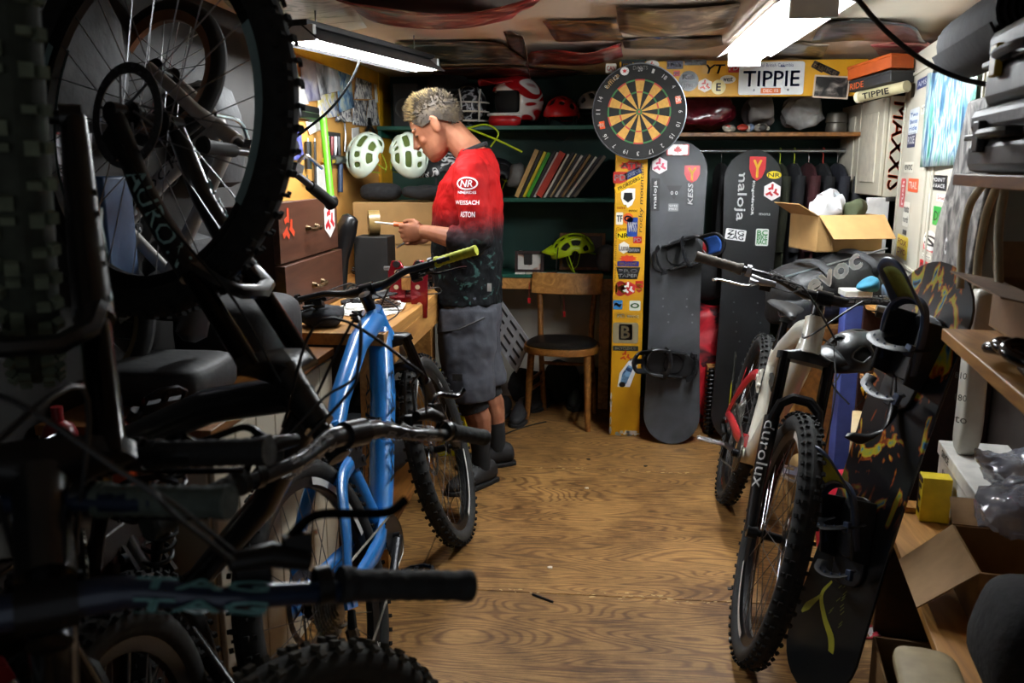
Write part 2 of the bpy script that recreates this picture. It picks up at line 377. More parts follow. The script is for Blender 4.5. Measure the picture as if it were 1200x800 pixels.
def shop_light():
    a, b = V((-.975, 2.80, 1.80)), V((-.735, 3.72, 1.80)); d = (b-a).normalized(); n = V((-d.y, d.x, 0))
    t = thing('shop_light', 'hanging shop light with two bright tubes under a dark hood above the workbench', 'lamp', (a+b)/2)
    M = basis(a, d, n, V((0, 0, 1))); Ln = (b-a).length
    for s in (-1, 1):
        q = [(.015, .055), (.085, .0), (.083, -.004), (.012, .05)]
        MB().hexa([M @ V((x, s*q[i][0], q[i][1])) for x in (0, Ln) for i in range(4)]).build('hood_side', mat('#3a3a3a', .5), t, world=True)
        MB().tube([M @ V((.03, s*.035, .012)), M @ V((Ln-.03, s*.035, .012))], .014, 10).build('tube', GLOW(TUBE_LEFT), t, world=True)
        MB().tube([M @ V((Ln*(.5+s*.38), 0, .06)), M @ V((Ln*(.5+s*.38), 0, CEIL-1.80))], .003, 6).build('hanger', STEEL, t, world=True)
    MB().box2((0, -.04, .046), (Ln, .04, .066)).xf(M).build('ballast_box', mat('#1d1d1d', .5), t, .003, world=True)
    for x in (.012, Ln-.012): MB().box2((x-.01, -.06, .0), (x+.01, .06, .05)).xf(M).build('end_cap', mat('#d8d8d8', .5), t, .002, world=True)
shop_light()
pts = curve_pts([PD(425, 58, 3.2), PD(418, 80, 2.9), PD(405, 105, 2.65), PD(385, 130, 2.5), PD(358, 152, 2.42), PD(330, 172, 2.40)], 6)
tag(MB().tube(pts, .0040, 8).build('lamp_cord', mat('#08080a', .9, spec=.1)), 'black power cord drooping from the shop light across the tool wall', 'cord')
pts = curve_pts([PD(985, -30, 1.9), PD(1010, 5, 1.95), PD(1040, 38, 2.0), PD(1080, 70, 2.0), PD(1120, 90, 2.0), PD(1165, 101, 1.95)], 6)
tag(MB().tube(pts, .006, 8).build('extension_cable', BLACK), 'thick black cable looping down from the ceiling to the stack of cases', 'cable')

# ================================================================ posters on the ceiling
def poster_mat(seed, cols):
    st = [(i/(len(cols)-1)*.34+.33, c) for i, c in enumerate(cols)]
    return ramp_mat(st, 5.5, 1.8, 8, .28, 'noise', (1, 1.6, 1), 0, seed)
def ceiling_poster(quad, sag, seed, cols, label, n=10):
    q = [PZ(px, py, CEIL-.004) for px, py in quad]     # near-left, near-right, far-right, far-left
    r = random.Random(int(seed*10)); ph = r.random()*6
    def fn(u, v):
        p = q[0].lerp(q[1], u).lerp(q[3].lerp(q[2], u), v)
        dz = sag[0]*(4*u*(1-u))*(1-v) + sag[1]*(4*u*(1-u))*v + sag[2]*max(0, u-.7)**2/.09 + sag[3]*max(0, .3-u)**2/.09 + .006*math.sin(u*9+ph)*math.sin(v*7+ph)+.006
        return p - V((0, 0, dz))
    tag(MB().sheet(fn, n, 6).build('ceiling_poster', poster_mat(seed, cols), solid=.0012, ang=60), label, 'poster', 'posters pinned to the ceiling')
DK = ['#120d0c', '#2b1c17', '#5b3a2a', '#8f7a66']
for quad, sag, seed, cols, lab in [
  ([(250, -12), (400, -14), (430, 30), (300, 34)], (.01, .01, .0, .0), 1., ['#6f7d6a', '#d9d2c6', '#efeae0', '#7e6a5a'], 'pale green and white poster under the ceiling beside the shop light'),
  ([(385, -6), (640, -8), (600, 20), (440, 24)], (.05, .03, .0, .0), 2., ['#1d0808', '#7e1d1c', '#a9443a', '#d2b49a'], 'large red poster sagging in a belly from the ceiling'),
  ([(462, 48), (588, 46), (620, 70), (490, 72)], (.0, .01, .01, .0), 3., ['#0e0d0d', '#241f1d', '#5a4c42', '#a99c8c'], 'dark grey poster with pale swirls pinned to the ceiling above the person'),
  ([(636, 23), (722, 21), (731, 46), (652, 47)], (.0, .0, .0, .0), 4., ['#16141c', '#3a2f28', '#8a5a2c', '#35506e'], 'framed looking poster with orange and slate blue shapes on the ceiling'),
  ([(722, 6), (868, 2), (856, 28), (726, 36)], (.01, .025, .0, .0), 5., ['#15100c', '#4b3a2c', '#7a6450', '#b7a48a'], 'brown landscape poster with wavy edges on the ceiling near the lamp'),
  ([(622, 52), (728, 50), (730, 66), (615, 70)], (.03, .03, .0, .02), 6., ['#0f0a0a', '#5c1416', '#8d2b24', '#a08a7a'], 'crumpled red and black poster hanging low from the ceiling'),
  ([(590, 34), (618, 40), (622, 76), (600, 70)], (.0, .0, .08, .0), 7., DK, 'small torn poster curling down from the ceiling'),
  ([(728, 44), (846, 42), (848, 52), (732, 54)], (.0, .012, .0, .0), 8., ['#1b1b22', '#423c3a', '#6e5a48', '#23304e'], 'narrow dark poster strip on the ceiling beside the lamp'),
  ([(970, 22), (1075, 22), (1088, 42), (950, 46)], (.0, .01, .03, .0), 9., ['#0c0c0e', '#25262a', '#54565a', '#7b2434'], 'black and grey poster on the ceiling near the white cupboard'),
  ([(905, 49), (972, 48), (962, 66), (900, 68)], (.0, .0, .01, .0), 10., ['#1b1613', '#3c332c', '#776a5c', '#a59a8a'], 'small brown poster on the ceiling above the number plate'),
  ([(1020, 50), (1105, 46), (1080, 66), (1040, 76)], (.0, .02, .05, .0), 11., ['#2a1214', '#8a2a34', '#c08a7a', '#3c3a3c'], 'torn pink and grey poster peeling off the ceiling by the cupboard'),
  ([(505, 78), (600, 76), (690, 84), (510, 88)], (.0, .02, .0, .0), 12., ['#100c0c', '#331c1a', '#6a3a30', '#8c7a6a'], 'dim maroon poster on the ceiling over the helmet shelf'),
]: ceiling_poster(quad, sag, seed, cols, lab)
# ================================================================ bicycles
ROTY = Matrix.Rotation(-PI/2, 4, 'X')        # lathe axis z -> wheel axle y
def arc_text(txt, r, h, side, y, th0, flip=False, M=None, spread=1.):
    """word bent round a wheel: side +1 is read from +y"""
    vs, fs, tw, th = text_geo(txt); k = h/th; mb = MB(); out = []
    for p in vs:
        t = (p.x-tw/2)*k*spread/r; rr = r+p.y*k-h/2
        a = th0 + (t if side > 0 else -t)
        # seen from +y, x runs left; angle grows clockwise there
        out.append(V((rr*math.cos(a), y, rr*math.sin(a))))
    return mb.add(out, fs)
def arc_band(r0, r1, a0, a1, y, n=14):
    mb = MB(); vs = []
    for i in range(n+1):
        a = a0+(a1-a0)*i/n; vs += [V((r0*math.cos(a), y, r0*math.sin(a))), V((r1*math.cos(a), y, r1*math.sin(a)))]
    return mb.add(vs, [(2*i, 2*i+1, 2*i+3, 2*i+2) for i in range(n)])
def wheel(parent, name, M, R=.37, tw=.031, rim='#141414', tire='#141413', rimh=.026, nsp=28, rotor=True, rside=1, cassette=False, knobs=True,
          side_text=None, text_col='#d8d8d4', decal=None, decal_txt=None, spin=0., spokecol='#77777a', hubcol='#1a1a1a', knobcol=None, kscale=1.):
    Rc = R-tw; rb = Rc-tw*.72
    M = M @ Matrix.Rotation(spin, 4, 'Y')
    rimm = mat(rim, .38, .25)
    prof = [(rb+.004, -.014), (rb+.006, -.017), (rb-.004, -.0165), (rb-rimh, -.008), (rb-rimh, .008), (rb-.004, .0165), (rb+.006, .017), (rb+.004, .014), (rb-.002, 0), (rb+.004, -.014)]
    me = MB().lathe(prof, 56, ROTY).mesh(name, 50)
    w = link(name, me, rimm, parent, M=M)
    tp = [(Rc+tw*.97*math.cos(t)*(.96), tw*math.sin(t)) for t in [2*PI*i/14 for i in range(15)]]
    MB().lathe(tp, 64, ROTY).build('tire', mat(tire, .85, var=.35, scale=40), w)
    if knobs:
        mb = MB(); n = int(62*R/.37)
        for i in range(n):
            a = 2*PI*i/n
            for row, (yy, rr, wy, wt, tilt) in enumerate(((-.0135, R-.001, .011, .019, 0), (.0135, R-.001, .011, .019, 0), (-.0275, R-.008, .008, .016, 38), (.0275, R-.008, .008, .016, -38))):
                if row > 1 or (i % 2 == row): aa = a + (PI/n if row % 2 else 0)
                else: aa = a; wt *= .55
                yy *= tw/.031; wy *= tw/.031*kscale; ht = .0075*kscale
                Mr = Matrix.Rotation(-aa, 3, 'Y') @ rot('X', -tilt if False else 0)
                c = V((rr, yy, 0)); Mk = rot('Z', -tilt)
                mb.box(Matrix.Rotation(-aa, 3, 'Y') @ c, (ht, wy, wt*.62*kscale), Matrix.Rotation(-aa, 3, 'Y') @ Mk)
        mb.build('tread', mat(knobcol or tire, .9, var=.3, scale=40), w, ang=0, kind='stuff', fix=False)
    # hub, spokes
    hm = mat(hubcol, .35, .6)
    MB().lathe([(.006, -.05), (.01, -.05), (.01, -.036), (.028, -.034), (.028, -.029), (.014, -.022), (.013, .022), (.028, .029), (.028, .034), (.01, .036), (.01, .05), (.006, .05)], 16, ROTY).build('hub', hm, w)
    sm = mat(spokecol, .3, .9); sp = []
    for s in (-1, 1):
        for ln in (-1, 1):
            a0 = ln*.95; mb = MB().tube([V((.026*math.cos(a0), s*.032, .026*math.sin(a0))), V((rb-rimh+.003, s*.003, 0))], .0012, 5)
            sp.append(mb.mesh('spoke', 60)); sp[-1].materials.append(sm)
    for i in range(nsp):
        link('spoke', sp[i % 4], None, w, M=Matrix.Rotation(-2*PI*i/nsp, 4, 'Y'))
    if rotor:
        y = rside*.040; mb = MB(); ro, ri = .096*R/.37, .076*R/.37
        mb.lathe([(ri, y-.001), (ro, y-.001), (ro, y+.001), (ri, y+.001), (ri, y-.001)], 40, ROTY)
        for i in range(6):
            a = 2*PI*i/6; mb.tube([(.02*math.cos(a), y, .02*math.sin(a)), (ri*1.02*math.cos(a+.6), y, ri*1.02*math.sin(a+.6))], .003, 4)
        for i in range(24):
            a = 2*PI*i/24; rr = (ro+ri)/2+.004*(-1)**i
            mb.lathe([(.0032, -.0016), (.0032, .0016)], 6, Matrix.Translation((rr*math.cos(a), y, rr*math.sin(a))) @ ROTY)
        mb.build('brake_rotor', mat('#7b7b7e', .3, .9), w)
    if cassette:
        mb = MB()
        for k in range(9):
            rr = .085*R/.37*(1-k*.085); yy = -.020-k*.0038; nt = 40-4*k
            out = [((rr+(.004 if i % 2 else 0))*V((math.cos(PI*i/nt), math.sin(PI*i/nt), 0)))[:2] for i in range(2*nt)]
            mb.prism(out, .0017, Matrix.Translation((0, yy, 0)) @ ROTY)
        mb.build('cassette', mat('#8c8a84', .35, .85), w, ang=0)
    for s in (-1, 1):
        if side_text:
            for a in (PI*.5, -PI*.5):
                arc_text(side_text, rb+tw*.66, tw*.52, s, s*tw*.93, a, spread=1.5).build('tire_lettering', mat(text_col, .6), w, ang=0, fix=False)
        if decal:
            for a in (.35, PI+.35):
                arc_band(rb-.021, rb-.002, a-.52, a+.52, s*.0172).build('rim_decal', mat(decal, .4), w, ang=0, fix=False)
            if decal_txt:
                for a in (.35+PI/2, .35-PI/2): arc_text(decal_txt, rb-.011, .018, s, s*.0174, a, spread=1.6).build('rim_lettering', mat(decal, .4), w, ang=0, fix=False)
    return w
def steer_frame(crown, axis, fwd, deg):
    """matrix turning fork coordinates (x fwd, y left, z up the steerer, origin at the crown) into bike coordinates"""
    z = V(axis).normalized(); x = V(fwd); x = (x-z*x.dot(z)).normalized(); y = z.cross(x)
    return basis(crown, x, y, z) @ Matrix.Rotation(math.radians(deg), 4, 'Z')
def lever(bar, Mx, s, colb='#141414', coll='#1c1c1e', R=None):
    """brake lever and clamp; Mx: matrix of the bar centre (x fwd, y left, z up); s=+1 left hand"""
    mb = MB()
    mb.lathe([(.0165, -.007), (.019, -.007), (.019, .007), (.0165, .007)], 12, Mx @ Matrix.Translation((-.006, s*.235, .012)) @ ROTY)
    mb.tube([Mx @ V((.018, s*.225, .006)), Mx @ V((.030, s*.19, .004)), Mx @ V((.030, s*.15, .006))], [.010, .0125, .009], 10)
    mb.box(Mx @ V((.034, s*.215, .002)), (.022, .026, .014), Mx.to_3x3())
    o = mb.build('brake_lever', mat(colb, .35, .5), bar)
    pts = curve_pts([Mx @ V((.038, s*.205, 0)), Mx @ V((.058, s*.235, -.006)), Mx @ V((.052, s*.28, -.010)), Mx @ V((.048, s*.315, -.012)), Mx @ V((.058, s*.335, -.012))], 4)
    MB().tube(pts, [.006]*3+[.0052]*(len(pts)-4)+[.006], 8, sx=1, sy=.75).build('lever_blade', mat(coll, .25, .8), o)
    mb = MB().box(Mx @ V((.012, s*.175, -.018)), (.03, .035, .02), Mx.to_3x3()).tube([Mx @ V((.0, s*.185, -.02)), Mx @ V((-.03, s*.215, -.028))], .006, 6)
    mb.build('shift_pod', mat('#151516', .4, .3), bar, bevel=.003)
    return o
def pedal(root, c, M3, col, parent):
    mb = MB(); w, d, h = .098, .095, .010
    for s in (-1, 1):
        mb.box(V(c)+M3 @ V((0, s*w/2, 0)), (d*.62, .007, h), M3)
        mb.tube([V(c)+M3 @ V((s*d*.31, -w/2, 0)), V(c)+M3 @ V((s*d*.5, -w*.2, 0)), V(c)+M3 @ V((s*d*.5, w*.2, 0)), V(c)+M3 @ V((s*d*.31, w/2, 0))], .006, 6)
    mb.box(V(c), (.03, w, h*1.2), M3); mb.box(V(c), (d*.95, .012, h*.8), M3)
    for i in (-1, 1):
        for j in (-1, 0, 1): mb.tube([V(c)+M3 @ V((i*d*.36, j*w*.42, -h*.9)), V(c)+M3 @ V((i*d*.36, j*w*.42, h*.9))], .0025, 5)
    return mb.build('pedal', mat(col, .3, .8), parent)
def seg_text(parent, txt, a, b, rad, h, m, frac=.7, sides=(1, -1), flipx=False, slant=.15, off=0.):
    """lettering on the flanks of a tube lying in the xz plane of the bike"""
    a, b = V(a), V(b); d = (b-a); L = d.length; d.normalize(); c = (a+b)/2
    for s in sides:
        x = -d if (s > 0) != flipx else d
        M = plane_at(c+V((0, s*(rad+.0012), 0))+V((0, 0, off)), x, V((0, s, 0)).cross(x))
        write(parent, txt, M, L*frac, h, m, slant)
def flex(pts, r, n=6): return MB().tube(curve_pts(pts, 6), r, n)
def bike(label, M, frame='#1b74c4', accent='#0d1114', rear=None, lowers='#121214', stan='#17130d', rimc='#141414', barc='#111113', gripc='#141414', steer=0., group=None,
         coil=True, sidetxt=None, decal=None, decaltxt=None, forktxt=None, forkdeg=0., fork_up=True, frametxt=None, ftcol='#e8e8e8', saddle=True, bartxt=None, bartxtcol='#c9c9c9', leverc='#17171a', barw=.39,
         crank_deg=20., pedalc='#17171a', tirec='#151514', forktxtcol='#e8e8e8', wb=1.205, gripcol_r=None, spin=0., headc=None, knobcol=None, archc=None, shortcable=False, seatdrop=.0, guard=False, fat=1., frontdecal=None, kscale=1., seatpost=True, leverb='#141414', cassette=True):
    rear = rear or frame; R = .368
    t = thing('mountain_bike', label, 'bicycle', M=M, group=group)
    RA = V((0, 0, R)); FA = V((wb, 0, R)); BB = V((.430, 0, .345)); ha = math.radians(65)
    ax = V((-math.cos(ha), 0, math.sin(ha))); fw = V((math.sin(ha), 0, math.cos(ha)))
    crown = FA - fw*.044 + ax*.555; htop = crown + ax*.125; hbot = crown + ax*.012
    ST = BB + V((-.25, 0, .968))*.41; J = BB + V((-.25, 0, .968))*.20
    fm = mat(frame, .3, coat=.6, var=.06); am = mat(accent, .35, coat=.3)
    # --- frame
    mb = MB()
    mb.tube([hbot-ax*.004, hbot+ax*.03, htop-ax*.02, htop], [q*fat for q in (.029, .026, .026, .027)], 14)
    mb.tube([htop-ax*.03+fw*-.012, htop.lerp(ST, .35)+V((0, 0, .006)), htop.lerp(ST, .8)-V((0, 0, .008)), ST-V((-.01, 0, .035))], [q*fat for q in (.026, .023, .021, .02)], 12, sy=1.15)
    mb.tube([hbot+ax*.035-fw*.012, hbot.lerp(BB, .3)-V((0, 0, .004)), hbot.lerp(BB, .75)-V((0, 0, .012)), BB+V((.01, 0, .01))], [q*fat for q in (.031, .033, .03, .03)], 12, sx=.9)
    mb.tube([BB, J, ST-V((0, 0, .05)), ST], [q*fat for q in (.026, .022, .019, .019)], 12)
    mb.lathe([(.012, -.045), (.029, -.045), (.029, .045), (.012, .045)], 16, Matrix.Translation(BB) @ ROTY)
    fr = mb.build('frame', fm, t)
    # --- rear triangle
    rm = mat(rear, .3, coat=.6, var=.06); mb = MB(); rk = J + V((-.075, 0, .085))
    for s in (-1, 1):
        mb.tube(curve_pts([RA+V((0, s*.073, 0)), RA+V((.12, s*.066, .015)), BB+V((-.12, s*.045, .03)), BB+V((.0, s*.03, .055))], 5), [q*fat for q in [.010]*4+[.012]*4+[.014]*8], 8, sx=.8, sy=1.5)
        mb.tube(curve_pts([RA+V((.0, s*.073, .01)), RA+V((.10, s*.066, .13)), rk+V((-.10, s*.045, -.02)), rk+V((0, s*.036, 0))], 5), [q*fat for q in [.009]*5+[.011]*11], 8, sx=.8, sy=1.6)
        mb.box(RA+V((.012, s*.073, .008)), (.06, .009, .055), rot('Y', 20))
    mb.tube([BB+V((-.085, -.045, .04)), BB+V((-.085, .045, .04))], .013, 8); mb.tube([rk+V((-.085, -.045, -.017)), rk+V((-.085, .045, -.017))], .012, 8)
    rt = mb.build('rear_triangle', rm, t)
    mb = MB(); sh0 = rk + V((.055, 0, .03))
    for s in (-1, 1):
        mb.prism([(rk.x-.018, rk.z-.018), (rk.x+.01, rk.z-.022), (J.x+.02, J.z+.045), (sh0.x+.02, sh0.z-.01), (sh0.x+.012, sh0.z+.018), (rk.x-.005, rk.z+.02)], .008, Matrix.Translation((0, s*.034, 0)) @ Matrix.Rotation(PI/2, 4, 'X'))
        for q in (rk, J+V((.005, 0, .07)), sh0): mb.lathe([(.0, -.006), (.011, -.006), (.011, .006), (0, .006)], 10, Matrix.Translation(q+V((0, s*.04, 0))) @ ROTY)
    mb.build('rocker_link', am, t)
    # --- shock
    sh1 = hbot.lerp(BB, .52)+V((-.01, 0, .045)); sd = (sh1-sh0); so = MB().tube([sh0, sh0+sd*.3, sh0+sd*.3, sh0+sd*.62], [.010, .010, .019, .019], 12).tube([sh0+sd*.6, sh1], .0055, 8).lathe([(0, -.014), (.016, -.014), (.016, .014), (0, .014)], 12, Matrix.Translation(sh1) @ ROTY).build('shock', mat('#1c1c1e', .3, .6), t)
    if coil:
        a_, b_, d_ = frame_of(sd); n = 90; ps = [sh0+sd*(.14+.74*i/n)+(a_*math.cos(i*.55)+b_*math.sin(i*.55))*.029 for i in range(n+1)]
        MB().tube(ps, .0048, 6).build('coil_spring', mat('#141414', .3, .5), so)
    # --- fork
    Ms = steer_frame(crown, ax, fw, steer); F = lambda x, y, z: Ms @ V((x, y, z))
    mb = MB()
    for s in (-1, 1):
        mb.tube([F(.044, s*.066, -.555), F(.03, s*.066, -.50), F(.006, s*.066, -.40), F(0, s*.066, -.30), F(0, s*.066, -.205)], [.017, .019, .021, .0225, .0235], 12)
        mb.lathe([(0, -.014), (.019, -.014), (.019, .014), (0, .014)], 12, Ms @ Matrix.Translation((.044, s*.062, -.555)) @ ROTY)
    mb.tube([F(.01, -.066, -.215), F(.028, -.055, -.165), F(.032, -.025, -.142), F(.032, .025, -.142), F(.028, .055, -.165), F(.01, .066, -.215)], [.013, .012, .012, .012, .012, .013], 8, sy=1.4)
    mb.box(F(.02, .075, -.50), (.03, .018, .06), Ms.to_3x3())
    fk = mb.build('fork', mat(lowers, .35, .2, coat=.3), t)
    for s in (-1, 1): MB().tube([F(0, s*.066, -.21), F(0, s*.066, .0)], .0178, 14).build('stanchion', mat(stan, .15, .7), fk)
    mb = MB().loft([[F(x*.024*k, y*.092*q, z) for x, y in rrect(2, 2, .5, 3)] for z, k, q in ((-.022, 1.0, 1.), (.0, 1.1, 1.0), (.012, 1.05, .55), (.02, 1.1, .3))])
    mb.tube([F(0, 0, .0), F(0, 0, .165)], .0145, 10)
    mb.build('fork_crown', mat(archc or '#101012', .35, .4), fk)
    if forktxt:
        for s in (-1, 1):       # printed round each lower leg
            vs, fs, tw, th = text_geo(forktxt); a3 = Ms.to_3x3(); ang = math.radians(forkdeg); n = (V((math.sin(ang), s*math.cos(ang), 0))); dn = 1 if fork_up else -1
            pr = V((0, 0, 1)).cross(n)*(-dn); W_, H_ = .205, .033; mb = MB(); out = []
            for p in vs:
                x = (p.x/tw-.5)*W_*dn; t_ = (p.y/th-.5)*H_/.0232; rr_ = .0243
                c = V((.0+.012*max(0, (-.30-(-.32+x))/.1), s*.066, -.325+x)); out.append(Ms @ (c+(n*math.cos(t_)-pr*math.sin(t_)*-1)*rr_))
            mb.add(out, fs).build('lettering', mat(forktxtcol, .4), fk, ang=0, fix=False)
    # --- wheels
    wheel(t, 'front_wheel', Ms @ Matrix.Translation((.044, 0, -.555)) @ Matrix.Rotation(-(PI/2-ha), 4, 'Y'), R, rim=rimc, side_text=sidetxt, decal=frontdecal or decal, decal_txt=decaltxt, spin=spin, tire=tirec, knobcol=knobcol, kscale=kscale)
    wheel(t, 'rear_wheel', Matrix.Translation(RA), R, rim=rimc, side_text=sidetxt, decal=decal, decal_txt=decaltxt, cassette=cassette, spin=spin*.7+.4, tire=tirec, knobcol=knobcol, kscale=kscale)
    # --- cockpit
    bc = V((.050, 0, .178)); Bm = Ms @ Matrix.Translation(bc)
    Bx = Bm @ Matrix.Rotation(math.radians(-25), 4, 'Y').inverted() if False else basis(Bm.translation, (Bm.to_3x3() @ V((1, 0, 0))), (Bm.to_3x3() @ V((0, 1, 0))), (Bm.to_3x3() @ V((0, 0, 1)))) @ Matrix.Rotation(math.radians(25), 4, 'Y')
    B = lambda x, y, z: Bx @ V((x, y, z))
    prof = [(0, .0, 0), (0, .045, 0), (-.002, .075, .004), (-.010, .14, .024), (-.016, .19, .027), (-.05, barw, .032)]
    hp = [B(x, -y, z) for x, y, z in prof[::-1]] + [B(x, y, z) for x, y, z in prof[1:]]
    rr = [.0111, .0111, .0115, .0145, .0165, .0165]; bar = MB().tube(curve_pts(hp, 3), [ (.0111 if abs(i-15) > 8 else .0111+.0052*(1-max(0, abs(i-15)-4)/4.)) if abs(i-15) > 4 else .0165 for i in range(31)], 12).build('handlebar', mat(barc, .3, .3, coat=.4), t)
    stm = MB().tube([F(0, 0, .135), F(0, 0, .185)], .0195, 12).tube([F(.0, 0, .166), F(.022, 0, .172), bc and Ms @ (bc-V((.012, 0, 0)))], [.018, .016, .018], 10).lathe([(.0165, -.024), (.0225, -.024), (.0225, .024), (.0165, .024)], 14, Bx @ ROTY)
    stm.lathe([(0, 0), (.019, 0), (.02, .006), (0, .008)], 12, Ms @ Matrix.Translation((0, 0, .185)))
    stm.build('stem', mat(headc or '#17171a', .3, .6), bar)
    Bl = {}
    for s in (-1, 1):
        g0, g1 = B(-.018, s*.205+s*(barw-.345), .0275), B(-.0505, s*(barw+.002), .0325); d = g1-g0; L = d.length
        g0 = g1-d.normalized()*.135; d = g1-g0
        n = 18; mb = MB().tube([g0+d*(i/n) for i in range(n+1)], [.0172 if i in (0, n) else (.0162 if i % 2 else .0150) for i in range(n+1)], 12)
        col = gripcol_r if (gripcol_r and s < 0) else gripc
        mb.tube([g0-d*.06, g0+d*.02], .0185, 12); mb.tube([g1-d*.02, g1+d*.04], .0168, 12)
        mb.build('grip', mat(col, .75, var=.2, scale=60, bump=.3), bar)
        Ml = Bx @ Matrix.Translation((-.012, 0, .016)) @ Matrix.Rotation(math.radians(22), 4, 'Y')
        if bartxt:
            c = B(-.006, s*.125, .020)
            dirv = (B(-.010, s*.15, .024)-B(-.003, s*.08, .006)).normalized()
            for nn in ((0, 0, 1), (-1, 0, .2), (1, 0, .2)):
                nw = (Bx.to_3x3() @ V(nn)).normalized(); nw = (nw-dirv*nw.dot(dirv)).normalized(); xx = dirv if (nw.cross(dirv)).dot(Bx.to_3x3() @ V((-1, 0, .6))) < 0 else dirv
                yy = nw.cross(xx); Mt = basis(c+nw*.0150, xx, yy, nw); write(bar, bartxt, Mt, .115, .012, mat(bartxtcol, .35), .2, bold=.0006)
        lever(bar, Ml, s, colb=leverb, coll=leverc)
    # --- saddle and post
    if saddle:
        top = ST + V((-.25, 0, .968))*(.26-seatdrop)
        if seatpost: MB().tube([ST-V((0, 0, .01)), ST+V((-.25, 0, .968))*.03], .021, 12).tube([ST, top], .0155, 12).box(top+V((0, 0, .004)), (.05, .045, .018)).build('seatpost', mat('#121213', .25, .5), t)
        rings = []
        for x, wdt, z, hh in ((-.135, .03, .050, .012), (-.125, .062, .054, .022), (-.09, .072, .056, .028), (-.04, .058, .052, .03), (.02, .032, .050, .03), (.09, .021, .050, .028), (.128, .017, .046, .024), (.14, .008, .040, .014)):
            rings.append([top+V((x, wdt*math.cos(a), z-hh*.5+hh*.5*math.sin(a)*(1.1 if math.sin(a) > 0 else 1))) for a in [2*PI*i/14 for i in range(14)]])
        sd_ = MB().loft(rings).build('saddle', mat('#151516', .5, bump=.1), t)
        for s in (-1, 1): MB().tube(curve_pts([top+V((-.10, s*.022, .036)), top+V((-.05, s*.022, .014)), top+V((.04, s*.022, .014)), top+V((.11, s*.008, .034))], 4), .0035, 6).build('saddle_rail', STEEL, sd_)
    # --- drivetrain
    cr = math.radians(crank_deg); mb = MB(); tips = {}
    for s in (-1, 1):
        d = V((math.cos(cr), 0, math.sin(cr)))*(-s); tip = BB+d*.172+V((0, s*.078, 0)); tips[s] = tip
        mb.tube([BB+V((0, s*.058, 0)), BB+d*.09+V((0, s*.068, 0)), tip], [.017, .012, .014], 8, sx=1, sy=.8)
        mb.lathe([(0, -.01), (.016, -.01), (.016, .01), (0, .01)], 10, Matrix.Translation(BB+V((0, s*.06, 0))) @ ROTY)
    ck = mb.build('crankset', mat('#1a1a1c', .3, .6), t)
    nt = 32; rr = .066
    out = [((rr+(.004 if i % 2 else 0))*math.cos(PI*i/nt), (rr+(.004 if i % 2 else 0))*math.sin(PI*i/nt)) for i in range(2*nt)]
    MB().prism(out, .003, Matrix.Translation(BB+V((0, -.05, 0))) @ ROTY).build('chainring', mat('#2a2a2c', .35, .7), ck, ang=0)
    for s in (-1, 1): pedal(t, tips[s]+V((0, s*.062, 0)), rot('Y', 12*s), pedalc, ck)
    cy = -.047; cs = .055*R/.37; ps = [BB+V((rr*math.cos(a), cy, rr*math.sin(a))) for a in [PI*.55-PI*1.05*i/10 for i in range(11)]]
    dj = RA+V((.01, cy, -.17)); ps += [dj+V((.02, 0, -.022)), dj+V((-.005, 0, -.012)), RA+V((.025, cy, -.085)), RA+V((.02, cy, -.06))] if cassette else []
    ps += [RA+V((cs*math.cos(a), cy, cs*math.sin(a))) for a in [-PI*.6-PI*.9*i/8 for i in range(9)]]
    MB().tube(ps, .0042, 4, closed=True).build('chain', mat('#5d5a52', .4, .8), t)
    if cassette:
        mb = MB().tube([RA+V((-.005, -.075, -.02)), RA+V((-.03, -.078, -.05)), RA+V((.0, -.062, -.085))], [.010, .012, .014], 8)
        for q in (V((.015, -.05, -.09)), V((.01, -.047, -.17))): mb.lathe([(0, -.004), (.02, -.004), (.02, .004), (0, .004)], 14, Matrix.Translation(RA+q) @ ROTY)
        for yy in (-.040, -.055): mb.box(RA+V((.012, yy, -.13)), (.016, .003, .11))
        mb.build('rear_derailleur', mat('#1a1a1b', .35, .6), t)
    # --- cables
    mb = MB()
    for s, rr in ((1, .0026), (-1, .0026), (-1, .0022), (1, .0022)):
        q = V((.045, s*.15, .012)) if rr > .0024 else V((.03, s*.16, -.016))
        e = htop-ax*.055+V((-.05, -s*.024, -.005))
        if shortcable: mid = [F(.13, s*.05, .12), F(.10, -s*.05, .05)]
        else: mid = [F(.17, s*.07, .14), F(.15, -s*.04, .02)]
        mb.tube(curve_pts([Bx @ (q+V((-.012, 0, .016))), Bx @ (q+V((.05, -s*.05, .02)))]+mid+[e], 7), rr, 6)
    mb.tube(curve_pts([F(.03, .06, .05), F(.06, .085, -.1), F(.035, .092, -.3), F(.03, .08, -.47)], 6), .0024, 6)
    mb.build('cables', mat('#0e0e0f', .45), t)
    if frametxt: seg_text(fr, frametxt, hbot+ax*.03, BB, .031*fat, .034, mat(ftcol, .4), .55)
    if guard:
        MB().sheet(lambda u, v: F(.06+.03*v-.02*(2*u-1)**2, (u-.5)*.10, -.135+.10*v-.07*(v*v)+.02*(1-(2*u-1)**2)), 8, 6).build('mudguard', mat('#6b6862', .6), fk, solid=.0016)
    return t
def stand(rear, front, lean, yaw_off=0.):
    """matrix of a bike standing with its tyres on these two floor points; lean in degrees, + leans to its right"""
    a, b = V(rear), V(front); h = math.atan2(b.y-a.y, b.x-a.x)
    return Matrix.Translation(a) @ Matrix.Rotation(h, 4, 'Z') @ Matrix.Rotation(math.radians(lean), 4, 'X')
def hang(front_axle, F, U, wb=1.205, R=.368):
    """matrix of a bike hung up: where its front axle is, which way it points and where its saddle side is"""
    F = V(F).normalized(); U = V(U); U = (U-F*U.dot(F)).normalized(); Lf = U.cross(F)
    return basis(V(front_axle)-F*wb-U*R, F, Lf, U)
